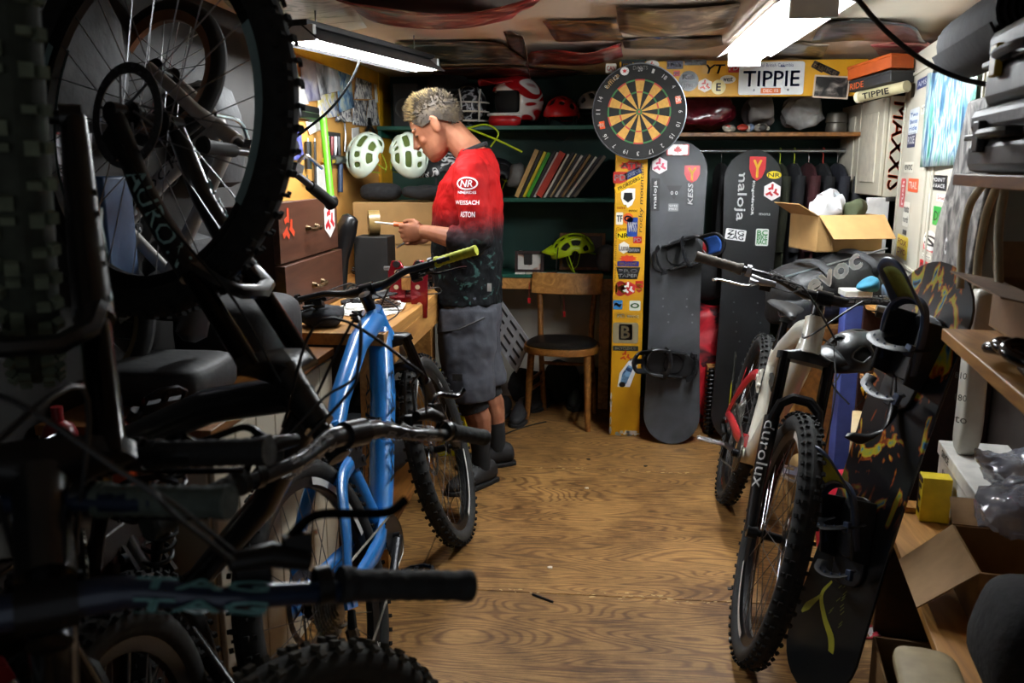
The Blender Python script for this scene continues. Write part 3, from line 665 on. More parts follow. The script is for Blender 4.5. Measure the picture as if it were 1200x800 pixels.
# blue bike leaning on the bench
bike('bright blue mountain bike with black wheels and yellow grip leaning beside the workbench',
     stand(PZ(424, 868, 0), PZ(546, 628, 0), -14), '#1f7fd0', '#101318', lowers='#17181a', stan='#0d0c0b', gripc='#b4b81e', steer=4., sidetxt='MAXXIS', decal='#d9d9d6', decaltxt='70',
     frametxt='CAPRA', ftcol='#0c0c0e', bartxt=None, crank_deg=200, saddle=False, guard=True, seatdrop=.1, spin=-1.07, fat=1.35)
# white and red bike facing the camera
bike('white and red mountain bike with black fork standing beside the snowboards',
     stand(PZ(846, 583, 0), PZ(868, 776, 0), -12), '#d9d6c8', '#cfccc0', rear='#a51c26', lowers='#0f0f11', stan='#0b0b0c', gripc='#5b5348', steer=0., sidetxt=None, decal='#c8282c', decaltxt='e*13', frontdecal='#d6cfc8',
     forktxt='durolux', forkdeg=75., fork_up=False, frametxt=None, bartxt='spank', bartxtcol='#d5d5d5', barc='#151517', leverc='#c9c9cb', leverb='#9a9a9c', crank_deg=190, pedalc='#c9c9cb', saddle=True, headc='#1a1a1c', coil=False, seatdrop=.14, fat=1.22)
# black bike hung by its front wheel
bike('black mountain bike hung vertically by its front wheel with teal rim lettering',
     hang(PD(168, 140, 1.58), (.32, -.10, .94), (.85, -.46, -.24)), '#131415', '#1b1c1e', lowers='#101112', stan='#0e0d0c', gripc='#1a1f1c', forktxt='AURON', forkdeg=35., forktxtcol='#9cc4c4', decal='#7f9696', steer=-6.,
     bartxt='RACE', bartxtcol='#a8a8a6', barc='#3c3d3f', saddle=True, headc='#2c2d2f')
# ---------------------------------------------------------------- foreground and hung bikes on the left
CV = lambda x, u, d: _R @ V((x, u, -d))          # camera axes (right, up, away) as a world direction
bike('black mountain bike with olive knobbly tyre hung up beside the camera end of the wall',
     hang(PD(22, 135, 1.16), CV(.132, .926, -.366), CV(.462, -.378, -.80)), '#0f1011', '#151617', lowers='#121314', stan='#0b0b0b', tirec='#2b3026', knobcol='#59614f', gripc='#0f1011', barc='#12233c', bartxt='TAG', bartxtcol='#6fa3a3', forktxt='ION', forktxtcol='#3f6a66', coil=False, decal='#33504c', kscale=1.25)
def bar_end_stand(end, yaw, lean, **k):
    """floor points of a standing bike from where its right hand bar end is"""
    h = math.radians(90+yaw); f = V((math.cos(h), math.sin(h), 0)); l = V((-f.y, f.x, 0)); e = V(end)
    c = e+l*.385; rear = c-f*.86; rear.z = 0; return stand(rear, rear+f*1.2, lean)
bike('black mountain bike with grey green grips and a red fork parked nearest the camera',
     bar_end_stand(PD(332, 668, .84), 4, -3), '#131516', '#1d1f20', lowers='#7c1118', stan='#55565a', archc='#7c1118', gripc='#39423c', barc='#101d33', headc='#17181a', coil=False, shortcable=True, kscale=1.1)
bike('black mountain bike with yellow bar lettering standing between the chest and the blue bike',
     bar_end_stand(PD(390, 634, .98), 7, -4), '#101112', '#1d1f20', lowers='#161718', stan='#101010', gripc='#131415', barc='#1c1d1f', bartxt='spank', bartxtcol='#b3b526', headc='#17181a', coil=False)
t = thing('spare_wheel', 'spare wheel with a dusty brown knobbly tyre standing on the floor', 'wheel', (-.40, .99, 0))
wheel(t, 'wheel_rim', Matrix.Translation((-.0, 0, .368)) @ Matrix.Rotation(math.radians(62), 4, 'Z') @ Matrix.Rotation(math.radians(-8), 4, 'X'), .368, tire='#24221c', knobcol='#3a352b', kscale=1.15)
# ---------------------------------------------------------------- child's bike
def kid_bike():
    R = .205; wb = .70; fa, ra = PD(192, 86, 2.28), PD(116, 362, 2.28); F = (fa-ra).normalized(); U = CV(.90, -.20, -.38)
    t = thing('child_bike', 'small white child bicycle with tan rims hung high on the left wall', 'bicycle', M=hang(fa, F, U, wb, R)); wm = mat('#a9a6a0', .4, coat=.3); am = mat('#1a1a1b', .5)
    RA, FA, BB = V((0, 0, R)), V((wb, 0, R)), V((.28, 0, .21)); ha = math.radians(69); ax = V((-math.cos(ha), 0, math.sin(ha))); hb = FA+ax*.235-V((.025, 0, 0)); ht = hb+ax*.09; ST = BB+V((-.09, 0, .20))
    mb = MB().tube([hb, ht], .021, 12); mb.tube([hb+ax*.02, hb.lerp(BB, .5)+V((0, 0, -.01)), BB], [.024, .026, .022], 12, sx=.8); mb.tube([ht-ax*.02, ST], .018, 10); mb.tube([BB, ST], .016, 10)
    for s in (-1, 1): mb.tube([RA+V((0, s*.05, 0)), RA.lerp(BB, .6)+V((0, s*.042, .01)), BB], [.010, .014, .014], 8, sy=1.5); mb.tube([RA+V((0, s*.05, 0)), RA.lerp(ST, .6)+V((0, s*.04, 0)), ST-V((0, 0, .03))], .010, 8)
    fr = mb.build('frame', wm, t); seg_text(fr, 'ROCKY', hb, BB, .021, .03, am, .6)
    mb = MB()
    for s in (-1, 1): mb.tube([FA+V((0, s*.05, 0)), FA+ax*.12+V((-.012, s*.05, 0)), FA+ax*.2+V((-.02, s*.045, 0)), hb+V((0, s*.012, 0))], [.012, .017, .018, .02], 10)
    mb.build('fork', wm, t)
    wheel(t, 'front_wheel', Matrix.Translation(FA), R, .022, rim='#8c6248', tire='#151514', knobs=False, nsp=20, rotor=False, rimh=.022, spokecol='#a9a9aa'); wheel(t, 'rear_wheel', Matrix.Translation(RA), R, .022, rim='#7d6a45', tire='#151514', knobs=False, nsp=20, rotor=False, rimh=.022, spokecol='#a9a9aa')
    bt = ht+ax*.10; bar = MB().tube(curve_pts([bt+V((-.03, -.24, .05)), bt+V((0, -.10, .04)), bt+V((.02, -.03, 0)), bt+V((.02, .03, 0)), bt+V((0, .10, .04)), bt+V((-.03, .24, .05))], 4), .010, 10).tube([ht, bt], .013, 10).box(bt+V((.008, 0, 0)), (.04, .05, .03)).build('handlebar', mat('#5a5b5e', .3, .7), t)
    for s in (-1, 1):
        MB().tube([bt+V((-.012, s*.15, .044)), bt+V((-.03, s*.24, .05)), bt+V((-.031, s*.25, .05)), bt+V((-.033, s*.256, .05))], [.015, .016, .022, .018], 12).build('grip', mat('#101010', .7), bar)
        MB().tube(curve_pts([bt+V((.02, s*.09, .03)), bt+V((.06, s*.13, .02)), bt+V((.05, s*.21, .02))], 4), .005, 6).box(bt+V((.014, s*.09, .035)), (.03, .03, .022)).build('brake_lever', CHROME, bar)
    top = ST+V((-.05, 0, .10)); MB().tube([ST, top], .012, 10).build('seatpost', STEEL, t)
    MB().loft([[top+V((x, w*math.cos(a), .02+h*math.sin(a))) for a in [2*PI*i/12 for i in range(12)]] for x, w, h in ((-.10, .02, .01), (-.08, .055, .02), (-.02, .045, .022), (.06, .02, .018), (.10, .008, .008))]).build('saddle', mat('#141414', .5), t)
    mb = MB().tube([BB+V((0, -.052, 0)), BB+V((0, .052, 0))], .010, 8)
    for s in (-1, 1):
        mb.tube([BB+V((0, s*.05, 0)), BB+V((s*.04, s*.06, s*.09))], [.012, .010], 8)
    ck = mb.build('crankset', am, t); MB().lathe([(.02, -.052), (.055, -.052), (.055, -.048), (.02, -.048), (.02, -.052)], 24, Matrix.Translation(BB) @ ROTY).build('chainring', am, ck)
    for s in (-1, 1): pedal(t, BB+V((s*.04, s*.10, s*.09)), rot('Y', 10) @ Matrix.Scale(.75, 3), '#1b1b1b', ck)
kid_bike()
# ---------------------------------------------------------------- what stands behind the hung bikes
one_ = lambda mb, n, l, c, m, **k: tag(mb.build(n, m, **k), l, c)
def wl(px, py, off=.01): return PX(px, py, LEFTX+off)
q = [wl(20, 300), wl(102, 312), wl(102, 172), wl(30, 168)]
t = thing('banner', 'white and red printed banner with black lettering on the left wall', 'banner', q[0]); M = plane_at(q[0], q[1]-q[0], V((0, 0, 1))); w_ = (q[1]-q[0]).length; h_ = .46
MB().box((w_/2, h_/2, .004), (w_, h_, .006)).xf(M).build('board', mat('#c9c9d2', .5), t, world=True)
MB().prism([(0, h_*.62), (w_*.75, h_*.66), (w_*.70, h_), (0, h_)], .002, M, .008).build('red_field', mat('#b01824', .5), t, world=True)
Mi = WM[t.name].inverted() @ M
for tx, x, y, ww, hh in (('one hundred dollar', .52, .36, .40, .035), ('Red', .86, .86, .10, .04), ('zone', .88, .48, .12, .03), ('COM', .3, .12, .2, .05)): write(t, tx, Mi @ Matrix.Translation((w_*x, h_*y, .0085)) @ Matrix.Rotation(PI/2, 4, 'Z'), ww*h_ if False else ww, hh, mat('#1c1c22', .5) if tx != 'Red' else RED)
c = wl(118, 255, .06); tag(MB().box2((LEFTX+.005, c.y-.06, c.z-.17), (LEFTX+.11, c.y+.07, c.z+.10)).build('blue_crate', mat('#23466e', .5), bevel=.006), 'blue plastic crate fixed on the left wall beside the banner', 'crate')
for i, (px, py, col, lab) in enumerate(((136, 250, '#2a1713', 'dark striped scarf hanging beside the blue crate'), (146, 245, '#6e5a14', 'yellow and green strap hanging beside the blue crate'))):
    a = wl(px, py-35, .05); b = wl(px-4, py+45, .05); tag(MB().tube([a, a.lerp(b, .5)+V((.01, 0, 0)), b], [.02, .026, .022], 10, sx=.5).build('strap', ramp_mat([(.4, col), (.5, '#131313'), (.6, '#8a2a1c')], 14, .2, 1, .7, 'noise', (1, 1, .6), 0, i*3.)), lab, 'strap')
for i, (x, y, z, r, lab, col) in enumerate(((-1.17, 2.32, 1.10, (.08, .16, .12), 'black tyre bag hanging behind the hung bikes', '#0d0d0e'), (-1.19, 1.85, 1.66, (.085, .22, .18), 'black cover hanging high behind the hung bikes', '#0b0b0c'), (-1.20, 2.62, 1.50, (.075, .14, .16), 'dark grey pack hanging beside the tool panel', '#17181a'))):
    tag(MB().loft([[V((x+r[0]*math.copysign(abs(math.cos(a))**.7, math.cos(a))*k, y+r[1]*math.copysign(abs(math.sin(a))**.7, math.sin(a))*k, z+r[2]*zz)) for a in [2*PI*j/20 for j in range(20)]] for zz, k in ((-1, .5), (-.9, .85), (-.4, 1), (.4, .95), (.85, .7), (1, .3))]).build('hanging_bag', mat(col, .7, bump=.3)), lab, 'bag')
t = thing('paint_tin', 'grey paint tin with a wire handle on the floor boxes', 'tin', (-1.1, 1.42, .70)); MB().lathe([(0, 0), (.085, 0), (.088, .004), (.085, .008), (.085, .16), (.089, .165), (.085, .17), (.075, .165), (0, .165)], 28, Matrix.Translation((-1.1, 1.42, .70))).build('can', mat('#6d6a62', .35, .6), t, world=True); MB().tube(curve_pts([(-1.1, 1.33, .84), (-1.02, 1.37, .90), (-1.02, 1.47, .90), (-1.1, 1.51, .84)], 5), .003, 6).build('handle', STEEL, t, world=True)
t = thing('storage_chest', 'dark wooden chest against the left wall under the hung bikes', 'chest', (-1.1, 1.35, 0)); MB().box2((LEFTX+.005, 1.0, 0), (-.95, 1.70, .64)).build('chest_body', WOODD, t, .004, world=True); MB().box2((LEFTX+.004, .99, .64), (-.94, 1.71, .698)).build('lid', mat('#2a211b', .5), t, .004, world=True)
for i, (x, y, col, lab) in enumerate(((-1.12, 1.62, '#7a1118', 'red bottle standing on the dark chest'), (-1.02, 1.66, '#a33a12', 'orange spray can standing on the dark chest'))):
    tag(MB().lathe([(0, 0), (.034, 0), (.036, .01), (.036, .15), (.028, .17), (.012, .18), (.012, .21), (0, .21)], 18, Matrix.Translation((x, y, .70))).build('bottle', mat(col, .35)), lab, 'bottle')
# ================================================================ the person at the bench
def person():
    t = thing('person', 'person in a red and black jersey and grey shorts working at the bench', 'person', (-.53, 3.74, 0), PI)
    SKIN = ramp_mat([(.3, '#7c4c36'), (.7, '#9f6b50')], 14., .5, 4, .55, 'noise', (1, 1, 1), .05, spec=.3)
    def ring(c, rx, ry, n=16, tilt=0.):
        R = rot('Y', tilt); return [V(c)+R @ V((rx*math.cos(2*PI*i/n), ry*math.sin(2*PI*i/n), 0)) for i in range(n)]
    def rem(o, vox, it=6, fac=.5, disp=0., size=.1):
        m = o.modifiers.new('skin', 'REMESH'); m.mode = 'VOXEL'; m.voxel_size = vox; m.use_smooth_shade = True
        m = o.modifiers.new('relax', 'SMOOTH'); m.factor = fac; m.iterations = it
        if disp:
            tx = bpy.data.textures.new('folds', 'CLOUDS'); tx.noise_scale = size; tx.noise_depth = 2
            m = o.modifiers.new('folds', 'DISPLACE'); m.texture = tx; m.strength = disp; m.mid_level = .5; m.texture_coords = 'LOCAL'
        return o
    torso = [(.80, .03, .095, .13), (.9, .04, .105, .13), (1.0, .045, .125, .145), (1.1, .04, .14, .165), (1.25, .035, .135, .178), (1.34, .02, .10, .165), (1.40, .0, .07, .12), (1.46, .0, .055, .06)]
    arms = {1: [(0, .175, 1.375), (-.02, .215, 1.25), (-.035, .25, 1.10), (.07, .235, 1.115), (.175, .195, 1.135), (.205, .185, 1.135)],
            -1: [(0, -.175, 1.375), (-.01, -.22, 1.25), (.0, -.25, 1.11), (.10, -.20, 1.10), (.20, -.13, 1.10), (.23, -.11, 1.10)]}
    ar = [.060, .053, .047, .043, .031, .030]
    legs = {1: [(.02, .095, .84), (.03, .115, .62), (.035, .125, .45), (-.02, .13, .31), (-.03, .13, .16), (-.03, .13, .08)],
            -1: [(.02, -.095, .84), (.015, -.115, .62), (.01, -.125, .45), (-.05, -.13, .31), (-.07, -.13, .16), (-.07, -.13, .08)]}
    lr = [.075, .07, .056, .058, .036, .036]
    # ---- body: one continuous skin
    mb = MB().loft([ring((xc, 0, z), rx, ry) for z, xc, rx, ry in torso])
    for s in (1, -1):
        mb.tube(curve_pts(arms[s], 3), [ar[min(5, i//3)]+(ar[min(5, i//3+1)]-ar[min(5, i//3)])*(i % 3)/3 for i in range(16)], 12)
        mb.tube(curve_pts(legs[s], 3), [lr[min(5, i//3)]+(lr[min(5, i//3+1)]-lr[min(5, i//3)])*(i % 3)/3 for i in range(16)], 12)
        aa = rot('Z', 50 if s > 0 else 22); mb.ell(V((legs[s][5][0], s*.13, .05))+aa @ V((.05, 0, 0)), (.10, .028, .026), 12, 8, aa)
    # head, tipped down toward the work
    P = 33; H = V((.172, 0, 1.577)); R = rot('Y', P); K = 1.09
    hr = [(-.118, .062, .016, .016), (-.112, .056, .032, .03), (-.095, .044, .052, .046), (-.07, .03, .068, .057), (-.04, .014, .083, .064), (-.005, .0, .095, .071), (.03, -.005, .10, .075), (.06, -.01, .098, .074), (.088, -.015, .085, .064), (.108, -.018, .058, .044), (.117, -.018, .02, .016)]
    hd = lambda x, y, z: H + R @ (V((x, y, z))*K)
    mb.loft([[hd(xc+rx*math.cos(2*PI*i/18), ry*math.sin(2*PI*i/18), z) for i in range(18)] for z, xc, rx, ry in hr])
    E = lambda c, r, n=10: mb.ell(hd(*c), [q*K for q in r], n, 8, R)
    mb.tube([hd(.088, 0, .022), hd(.104, 0, -.005), hd(.116, 0, -.026), hd(.105, 0, -.036)], [.008, .010, .0135, .010], 8)      # nose
    for s in (1, -1):
        E((.104, s*.011, -.031), (.010, .008, .007)); E((.080, s*.032, .026), (.014, .022, .007))                             # nostril, brow
        E((.078, s*.033, .006), (.012, .015, .009)); E((.060, s*.042, -.024), (.024, .016, .018))                               # lid, cheek
        mb.ell(hd(-.012, s*.080, -.004), (.020*K, .009*K, .036*K), 10, 8, R @ rot('Z', -s*22) @ rot('Y', -10))                  # ear
        mb.tube([hd(.002, s*.079, .02), hd(-.012, s*.086, .030), hd(-.028, s*.085, .012), hd(-.020, s*.082, -.015), hd(-.002, s*.078, -.034)], .0055, 6)
    E((.090, 0, -.056), (.014, .026, .006)); E((.087, 0, -.069), (.014, .023, .008)); E((.080, 0, -.10), (.016, .022, .016))       # lips, chin
    mb.tube([V((-.02, 0, 1.40)), V((.03, 0, 1.47)), hd(-.04, 0, -.06), hd(-.03, 0, 0)], [.075, .064, .060, .06], 14)
    # hands
    def hand(s, w, fx, up, inn):
        """w wrist point, fx along the hand, up toward the thumb, inn toward the palm side"""
        w, fx, up, inn = V(w), V(fx).normalized(), V(up).normalized(), V(inn).normalized()
        Mh = Matrix((fx, inn, up)).transposed(); q = lambda x, i, u: w+fx*x+inn*i+up*u
        mb.ell(q(.045, .0, 0), (.05, .016, .04), 14, 10, Mh); mb.ell(q(.07, .0, .002), (.026, .015, .042), 12, 8, Mh)
        for k, (u, L) in enumerate(((.032, 1.), (.011, 1.06), (-.011, 1.), (-.031, .84))):
            a, b, c = .036*L, .026*L, .02*L; x0 = .088-.004*abs(k-1.2)
            pts = [q(x0-.015, -.002, u), q(x0+a*.55, .0, u*1.02), q(x0+a*.80, .020, u), q(x0+a*.45, .042, u*.95), q(x0+a*.0, .050, u*.92)]
            mb.tube(pts, [.0105, .0100, .0095, .0088, .0078], 8)
        mb.tube([q(.018, .006, .030), q(.045, .018, .047), q(.075, .026, .050), q(.098, .026, .046)], [.014, .0125, .0105, .0085], 8)
    hand(1, (.20, .186, 1.136), (1, -.28, -.10), (.15, .1, 1), (-.25, -1, .05))
    hand(-1, (.225, -.112, 1.10), (1, .30, -.05), (.05, -.1, 1), (.25, 1, .0))
    body = rem(mb.build('body', SKIN, t), .0048, 3, .4)
    # ---- eyes, brows
    for s in (1, -1):
        MB().ell(hd(.078, s*.034, .004), (.011*K, .013*K, .007*K), 12, 8, R).build('eye', mat('#3a2a22', .3), t)
        MB().tube([hd(.089, s*.014, .030), hd(.084, s*.034, .034), hd(.068, s*.054, .028)], [.003, .0045, .003], 6).build('eyebrow', mat('#6a5a48', .8), t)
    # ---- hair
    HC = ramp_mat([(.3, '#1f1913'), (.5, '#372d21'), (.75, '#55482f')], 30., .5, 4, .85, 'noise', (1, 1, 1), .2)
    HL = ramp_mat([(.3, '#4c3f2c'), (.5, '#74633f'), (.75, '#9a865c')], 30., .5, 4, .85, 'noise', (1, 1, 1), .2)
    mb = MB(); hr2 = random.Random(5)
    def skull(th, ph, off=0.):
        d = V((math.cos(ph)*math.cos(th), math.cos(ph)*math.sin(th), math.sin(ph)))
        return V((-.014+(.100+off)*d.x, (.077+off)*d.y, .022+(.098+off)*d.z)), d
    def edge(th):       # lower hair edge as latitude by direction
        f = abs(((th+PI) % (2*PI))-PI)
        return .56 if f < .45 else (.56-.62*(f-.45)/.6 if f < 1.05 else (-.06 if f < 1.6 else -.06-.55*min(1, (f-1.6)/.7)))
    mb.sheet(lambda u, v: hd(*skull(u*2*PI, edge(u*2*PI)+(PI/2-edge(u*2*PI))*v, .008)[0]), 40, 10)
    cap = mb.build('hair', HC, t, ang=70)
    mb = MB(); mbl = MB()
    for i in range(2600):
        th = hr2.uniform(-PI, PI); ph = edge(th)-.04+(PI/2-edge(th))*hr2.random()**.8
        p, d = skull(th, ph, .002); L = (.011+.014*max(0, math.sin(ph))+(.010 if abs(th) < .8 else 0))*hr2.uniform(.7, 1.25)
        comb = V((.35, .05*hr2.uniform(-1, 1), .1)) if math.sin(ph) > .3 or abs(th) < .7 else V((-.25, 0, -.55)); tip = p + (d*.9+comb+V((hr2.uniform(-.3, .3), hr2.uniform(-.3, .3), hr2.uniform(-.3, .3)))).normalized()*L
        a, b, c = frame_of(tip-p); w = .0042
        lightp = abs(th) < 1.0 and hr2.random() < .8 or (math.sin(ph) > .8 and hr2.random() < .5)
        (mbl if lightp else mb).add([hd(*(p+a*w)), hd(*(p-a*w*.5+b*w*.8)), hd(*(p-a*w*.5-b*w*.8)), hd(*tip)], [(0, 1, 3), (1, 2, 3), (2, 0, 3)])
    mb.build('hair_tufts', HC, cap, ang=0, kind='stuff'); mbl.build('hair_tufts', HL, cap, ang=0, kind='stuff')
    # ---- jersey, red fading to black at the waist
    JM = bpy.data.materials.new('jersey_cloth'); JM.use_nodes = True; nt = JM.node_tree; b = nt.nodes['Principled BSDF']; N = nt.nodes.new; Lk = nt.links.new
    tc = N('ShaderNodeTexCoord'); sx = N('ShaderNodeSeparateXYZ'); Lk(tc.outputs['Object'], sx.inputs[0])
    nz = N('ShaderNodeTexNoise'); nz.inputs['Scale'].default_value = 90; nz.inputs['Detail'].default_value = 3; Lk(tc.outputs['Object'], nz.inputs['Vector'])
    mm = N('ShaderNodeMath'); mm.operation = 'MULTIPLY_ADD'; mm.inputs[1].default_value = .07; Lk(nz.outputs['Fac'], mm.inputs[0]); Lk(sx.outputs['Z'], mm.inputs[2])
    mr = N('ShaderNodeMapRange'); mr.inputs[1].default_value = 1.13; mr.inputs[2].default_value = 1.27; Lk(mm.outputs[0], mr.inputs[0])
    rp = N('ShaderNodeValToRGB'); e = rp.color_ramp.elements; e[0].color = lin('#0d0f12'); e[1].color = lin('#970a0b'); x = e.new(.35); x.color = lin('#2a1416'); Lk(mr.outputs[0], rp.inputs[0])
    n2 = N('ShaderNodeTexNoise'); n2.inputs['Scale'].default_value = 16; n2.inputs['Detail'].default_value = 6; n2.inputs['Distortion'].default_value = 1.5; Lk(tc.outputs['Object'], n2.inputs['Vector'])
    r2_ = N('ShaderNodeValToRGB'); e = r2_.color_ramp.elements; e[0].position = .60; e[0].color = (0, 0, 0, 1); e[1].position = .64; e[1].color = lin('#2f4f4a'); Lk(n2.outputs['Fac'], r2_.inputs[0])
    mr2 = N('ShaderNodeMapRange'); mr2.inputs[1].default_value = 1.16; mr2.inputs[2].default_value = .98; Lk(sx.outputs['Z'], mr2.inputs[0])
    mx = N('ShaderNodeMixRGB'); mx.blend_type = 'ADD'; Lk(mr2.outputs[0], mx.inputs[0]); Lk(rp.outputs[0], mx.inputs[1]); Lk(r2_.outputs[0], mx.inputs[2])
    Lk(mx.outputs[0], b.inputs['Base Color']); b.inputs['Roughness'].default_value = .75; b.inputs['Specular IOR Level'].default_value = .15
    nb = N('ShaderNodeTexNoise'); nb.inputs['Scale'].default_value = 11; nb.inputs['Detail'].default_value = 3; nb.inputs['Distortion'].default_value = .8
    mpn = N('ShaderNodeMapping'); mpn.inputs['Scale'].default_value = (1, 1, .6); Lk(tc.outputs['Object'], mpn.inputs[0]); Lk(mpn.outputs[0], nb.inputs['Vector'])
    bp = N('ShaderNodeBump'); bp.inputs['Strength'].default_value = .5; bp.inputs['Distance'].default_value = .03; Lk(nb.outputs['Fac'], bp.inputs['Height']); Lk(bp.outputs[0], b.inputs['Normal'])
    mb = MB(); jr = [(.815, .04, .155, .185), (.9, .04, .15, .178), (1.0, .045, .158, .176), (1.1, .04, .156, .179), (1.25, .035, .151, .192), (1.34, .025, .131, .199), (1.41, .0, .101, .164), (1.455, .002, .078, .095), (1.48, .01, .069, .075)]
    mb.loft([ring((xc, 0, z), rx, ry, 24) for z, xc, rx, ry in jr])
    for s in (1, -1):
        p = arms[s]; q = [V(p[0])+V((0, -s*.05, .0)), V(p[0]), V(p[1]), V(p[2]), V(p[2]).lerp(V(p[3]), .5), V(p[3])+V((.012, 0, 0))]
        mb.tube(curve_pts(q, 3), [.07, .072, .074, .075, .074, .073, .072, .071, .07, .068, .066, .062, .058, .056, .055, .054], 16)
    jersey = rem(mb.build('jersey', JM, t), .007, 5, .5, .022, .07)
    MB().lathe([(.070, 0), (.074, .004), (.074, .016), (.068, .018)], 24, basis((.014, 0, 1.468), rot('Y', 22) @ V((1, 0, 0)), (0, 1, 0), rot('Y', 22) @ V((0, 0, 1)))).build('collar', mat('#141416', .8), t)
    def print_on(txt, c, w, h, slant=0., col='#eadfe0', mb=None, ang=0):
        M = plane_at(V(c), (-1, 0, 0), (0, 0, 1)) @ Matrix.Rotation(math.radians(ang), 4, 'Z')
        o = (mb.xf(M) if mb else text_mb(txt, w, h, M, slant, h*.02)).build('jersey_lettering', mat(col, .6), jersey, ang=0, fix=False)
        m = o.modifiers.new('wrap', 'SHRINKWRAP'); m.target = jersey; m.wrap_method = 'PROJECT'; m.use_project_y = True; m.use_positive_direction = True; m.use_negative_direction = True; m.offset = .0018; m.wrap_mode = 'ABOVE_SURFACE'
    oval = MB(); o1 = disc(.088, .052, 28); o2 = disc(.076, .040, 28)
    oval.add([V((x, y, 0)) for x, y in o1+o2], [(i, (i+1) % 28, 28+(i+1) % 28, 28+i) for i in range(28)])
    print_on('', (.000, .30, 1.338), 0, 0, mb=oval); print_on('NR', (.000, .30, 1.338), .05, .026, .2); print_on('NINERIDES', (.000, .30, 1.302), .075, .011)
    print_on('WEISSACH', (.000, .30, 1.262), .100, .016); print_on('ASTON', (-.004, .30, 1.215), .062, .022)
    MB().box((.0, 0, 0), (.018, .003, .034)).xf(Matrix.Translation((-.075, .152, .90))).build('hem_tag', mat('#c8c8c8', .6), jersey)
    # ---- shorts
    SH = mat('#3b3d45', .85, var=.18, scale=14, bump=.5)
    mb = MB().loft([ring((.03, 0, .86), .135, .175, 24), ring((.03, 0, .78), .14, .185, 24), ring((.03, 0, .72), .13, .185, 24)])
    for s in (1, -1):
        hem = V((.025, s*.125, .40)) if s > 0 else V((.0, s*.125, .41))
        mb.loft([ring((.03, s*.095, .80), .13, .092), ring((.03, s*.10, .70), .13, .098), ring((.03, s*.115, .55), .122, .1), ring(hem+V((0, 0, .05)), .118, .10), ring(hem, .118, .10)])
    sh = rem(mb.build('shorts', SH, t), .008, 4, .5, .026, .10)
    MB().prism([(-.022, -.016), (.022, -.016), (.022, .016), (-.022, .016)], .003, plane_at((.055, .228, .52), (-1, 0, 0), (0, 0, 1))).build('patch', BLACKFAB, sh)
    MB().tube([(.15, .165, .70), (.05, .205, .725), (-.06, .19, .775)], .004, 6).build('pocket_zip', BLACK, sh)
    for s in (1, -1):
        l = [V(p) for p in legs[s]]; x = l[3].x
        MB().tube([V((.035 if s > 0 else .01, s*.125, .46)), V((.012 if s > 0 else -.02, s*.127, .40)), V((x+.014, s*.129, .345))], [.068, .068, .066], 16).build('knee_sleeve', BLACKFAB, t)
        MB().tube([l[3].lerp(l[4], .62), l[4], l[5]], [.047, .042, .042], 14).build('sock', mat('#101012', .9), t)
        # shoe
        a = -50 if s > 0 else -22; Rf = rot('Z', -a) ; base = V((l[5].x, s*.13, 0)); rings = []
        for xx, wd, hh, zc in ((-.085, .020, .04, .05), (-.075, .036, .075, .06), (-.03, .041, .10, .065), (.03, .043, .088, .058), (.09, .050, .062, .046), (.15, .046, .046, .038), (.185, .028, .034, .032), (.195, .01, .02, .028)):
            rings.append([base+Rf @ V((xx, wd*math.cos(q), max(.016, zc+hh*.62*math.sin(q)))) for q in [2*PI*i/16 for i in range(16)]])
        so = MB().loft(rings).build('shoe', mat('#18181a', .7, bump=.2), t, sub=1)
        out = [(-.09, -.028), (-.095, .0), (-.09, .028), (-.03, .038), (.09, .052), (.16, .045), (.20, .018), (.20, -.018), (.16, -.045), (.09, -.052), (.0, -.038)][::-1]
        MB().prism(out, .02, Matrix.Translation(base) @ Rf.to_4x4()).build('sole', mat('#0c0c0c', .8), so, .004)
        for k in range(4): MB().tube([base+Rf @ V((.03+.028*k, -.03, .098-.016*k)), base+Rf @ V((.036+.028*k, .03, .098-.016*k))], .0035, 5).build('lace', mat('#26262a', .8), so)
    # ---- tools in the hands
    d = V((1, -.02, .09)).normalized(); g = V((.292, .135, 1.160))
    M = Matrix.Translation((-.53, 3.74, 0)) @ Matrix.Rotation(PI, 4, 'Z'); W = lambda p: M @ V(p)
    s_ = thing('screwdriver', 'screwdriver with an orange handle and bright shaft held in the hand', 'screwdriver', W(g))
    MB().tube([W(g-d*.05), W(g-d*.045), W(g-d*.0), W(g+d*.03), W(g+d*.045)], [.008, .013, .012, .010, .012], 12).build('handle', mat('#c2571a', .4), s_, world=True)
    MB().tube([W(g+d*.04), W(g+d*.125), W(g+d*.13)], [.0045, .0045, .002], 8).build('shaft', mat('#e2ddd2', .3, .3), s_, world=True)
    g = V((.31, -.06, 1.085)); d = V((.8, .1, -.5)).normalized()
    s_ = thing('hex_wrench', 'small dark blue hand tool held low in the other hand', 'hand tool', W(g))
    MB().tube([W(g-d*.05), W(g), W(g+d*.03)], [.009, .011, .008], 10).build('handle', mat('#1e2f52', .4), s_, world=True)
    MB().tube([W(g+d*.03), W(g+d*.075)], .004, 8).build('shaft', CHROME, s_, world=True)
person()
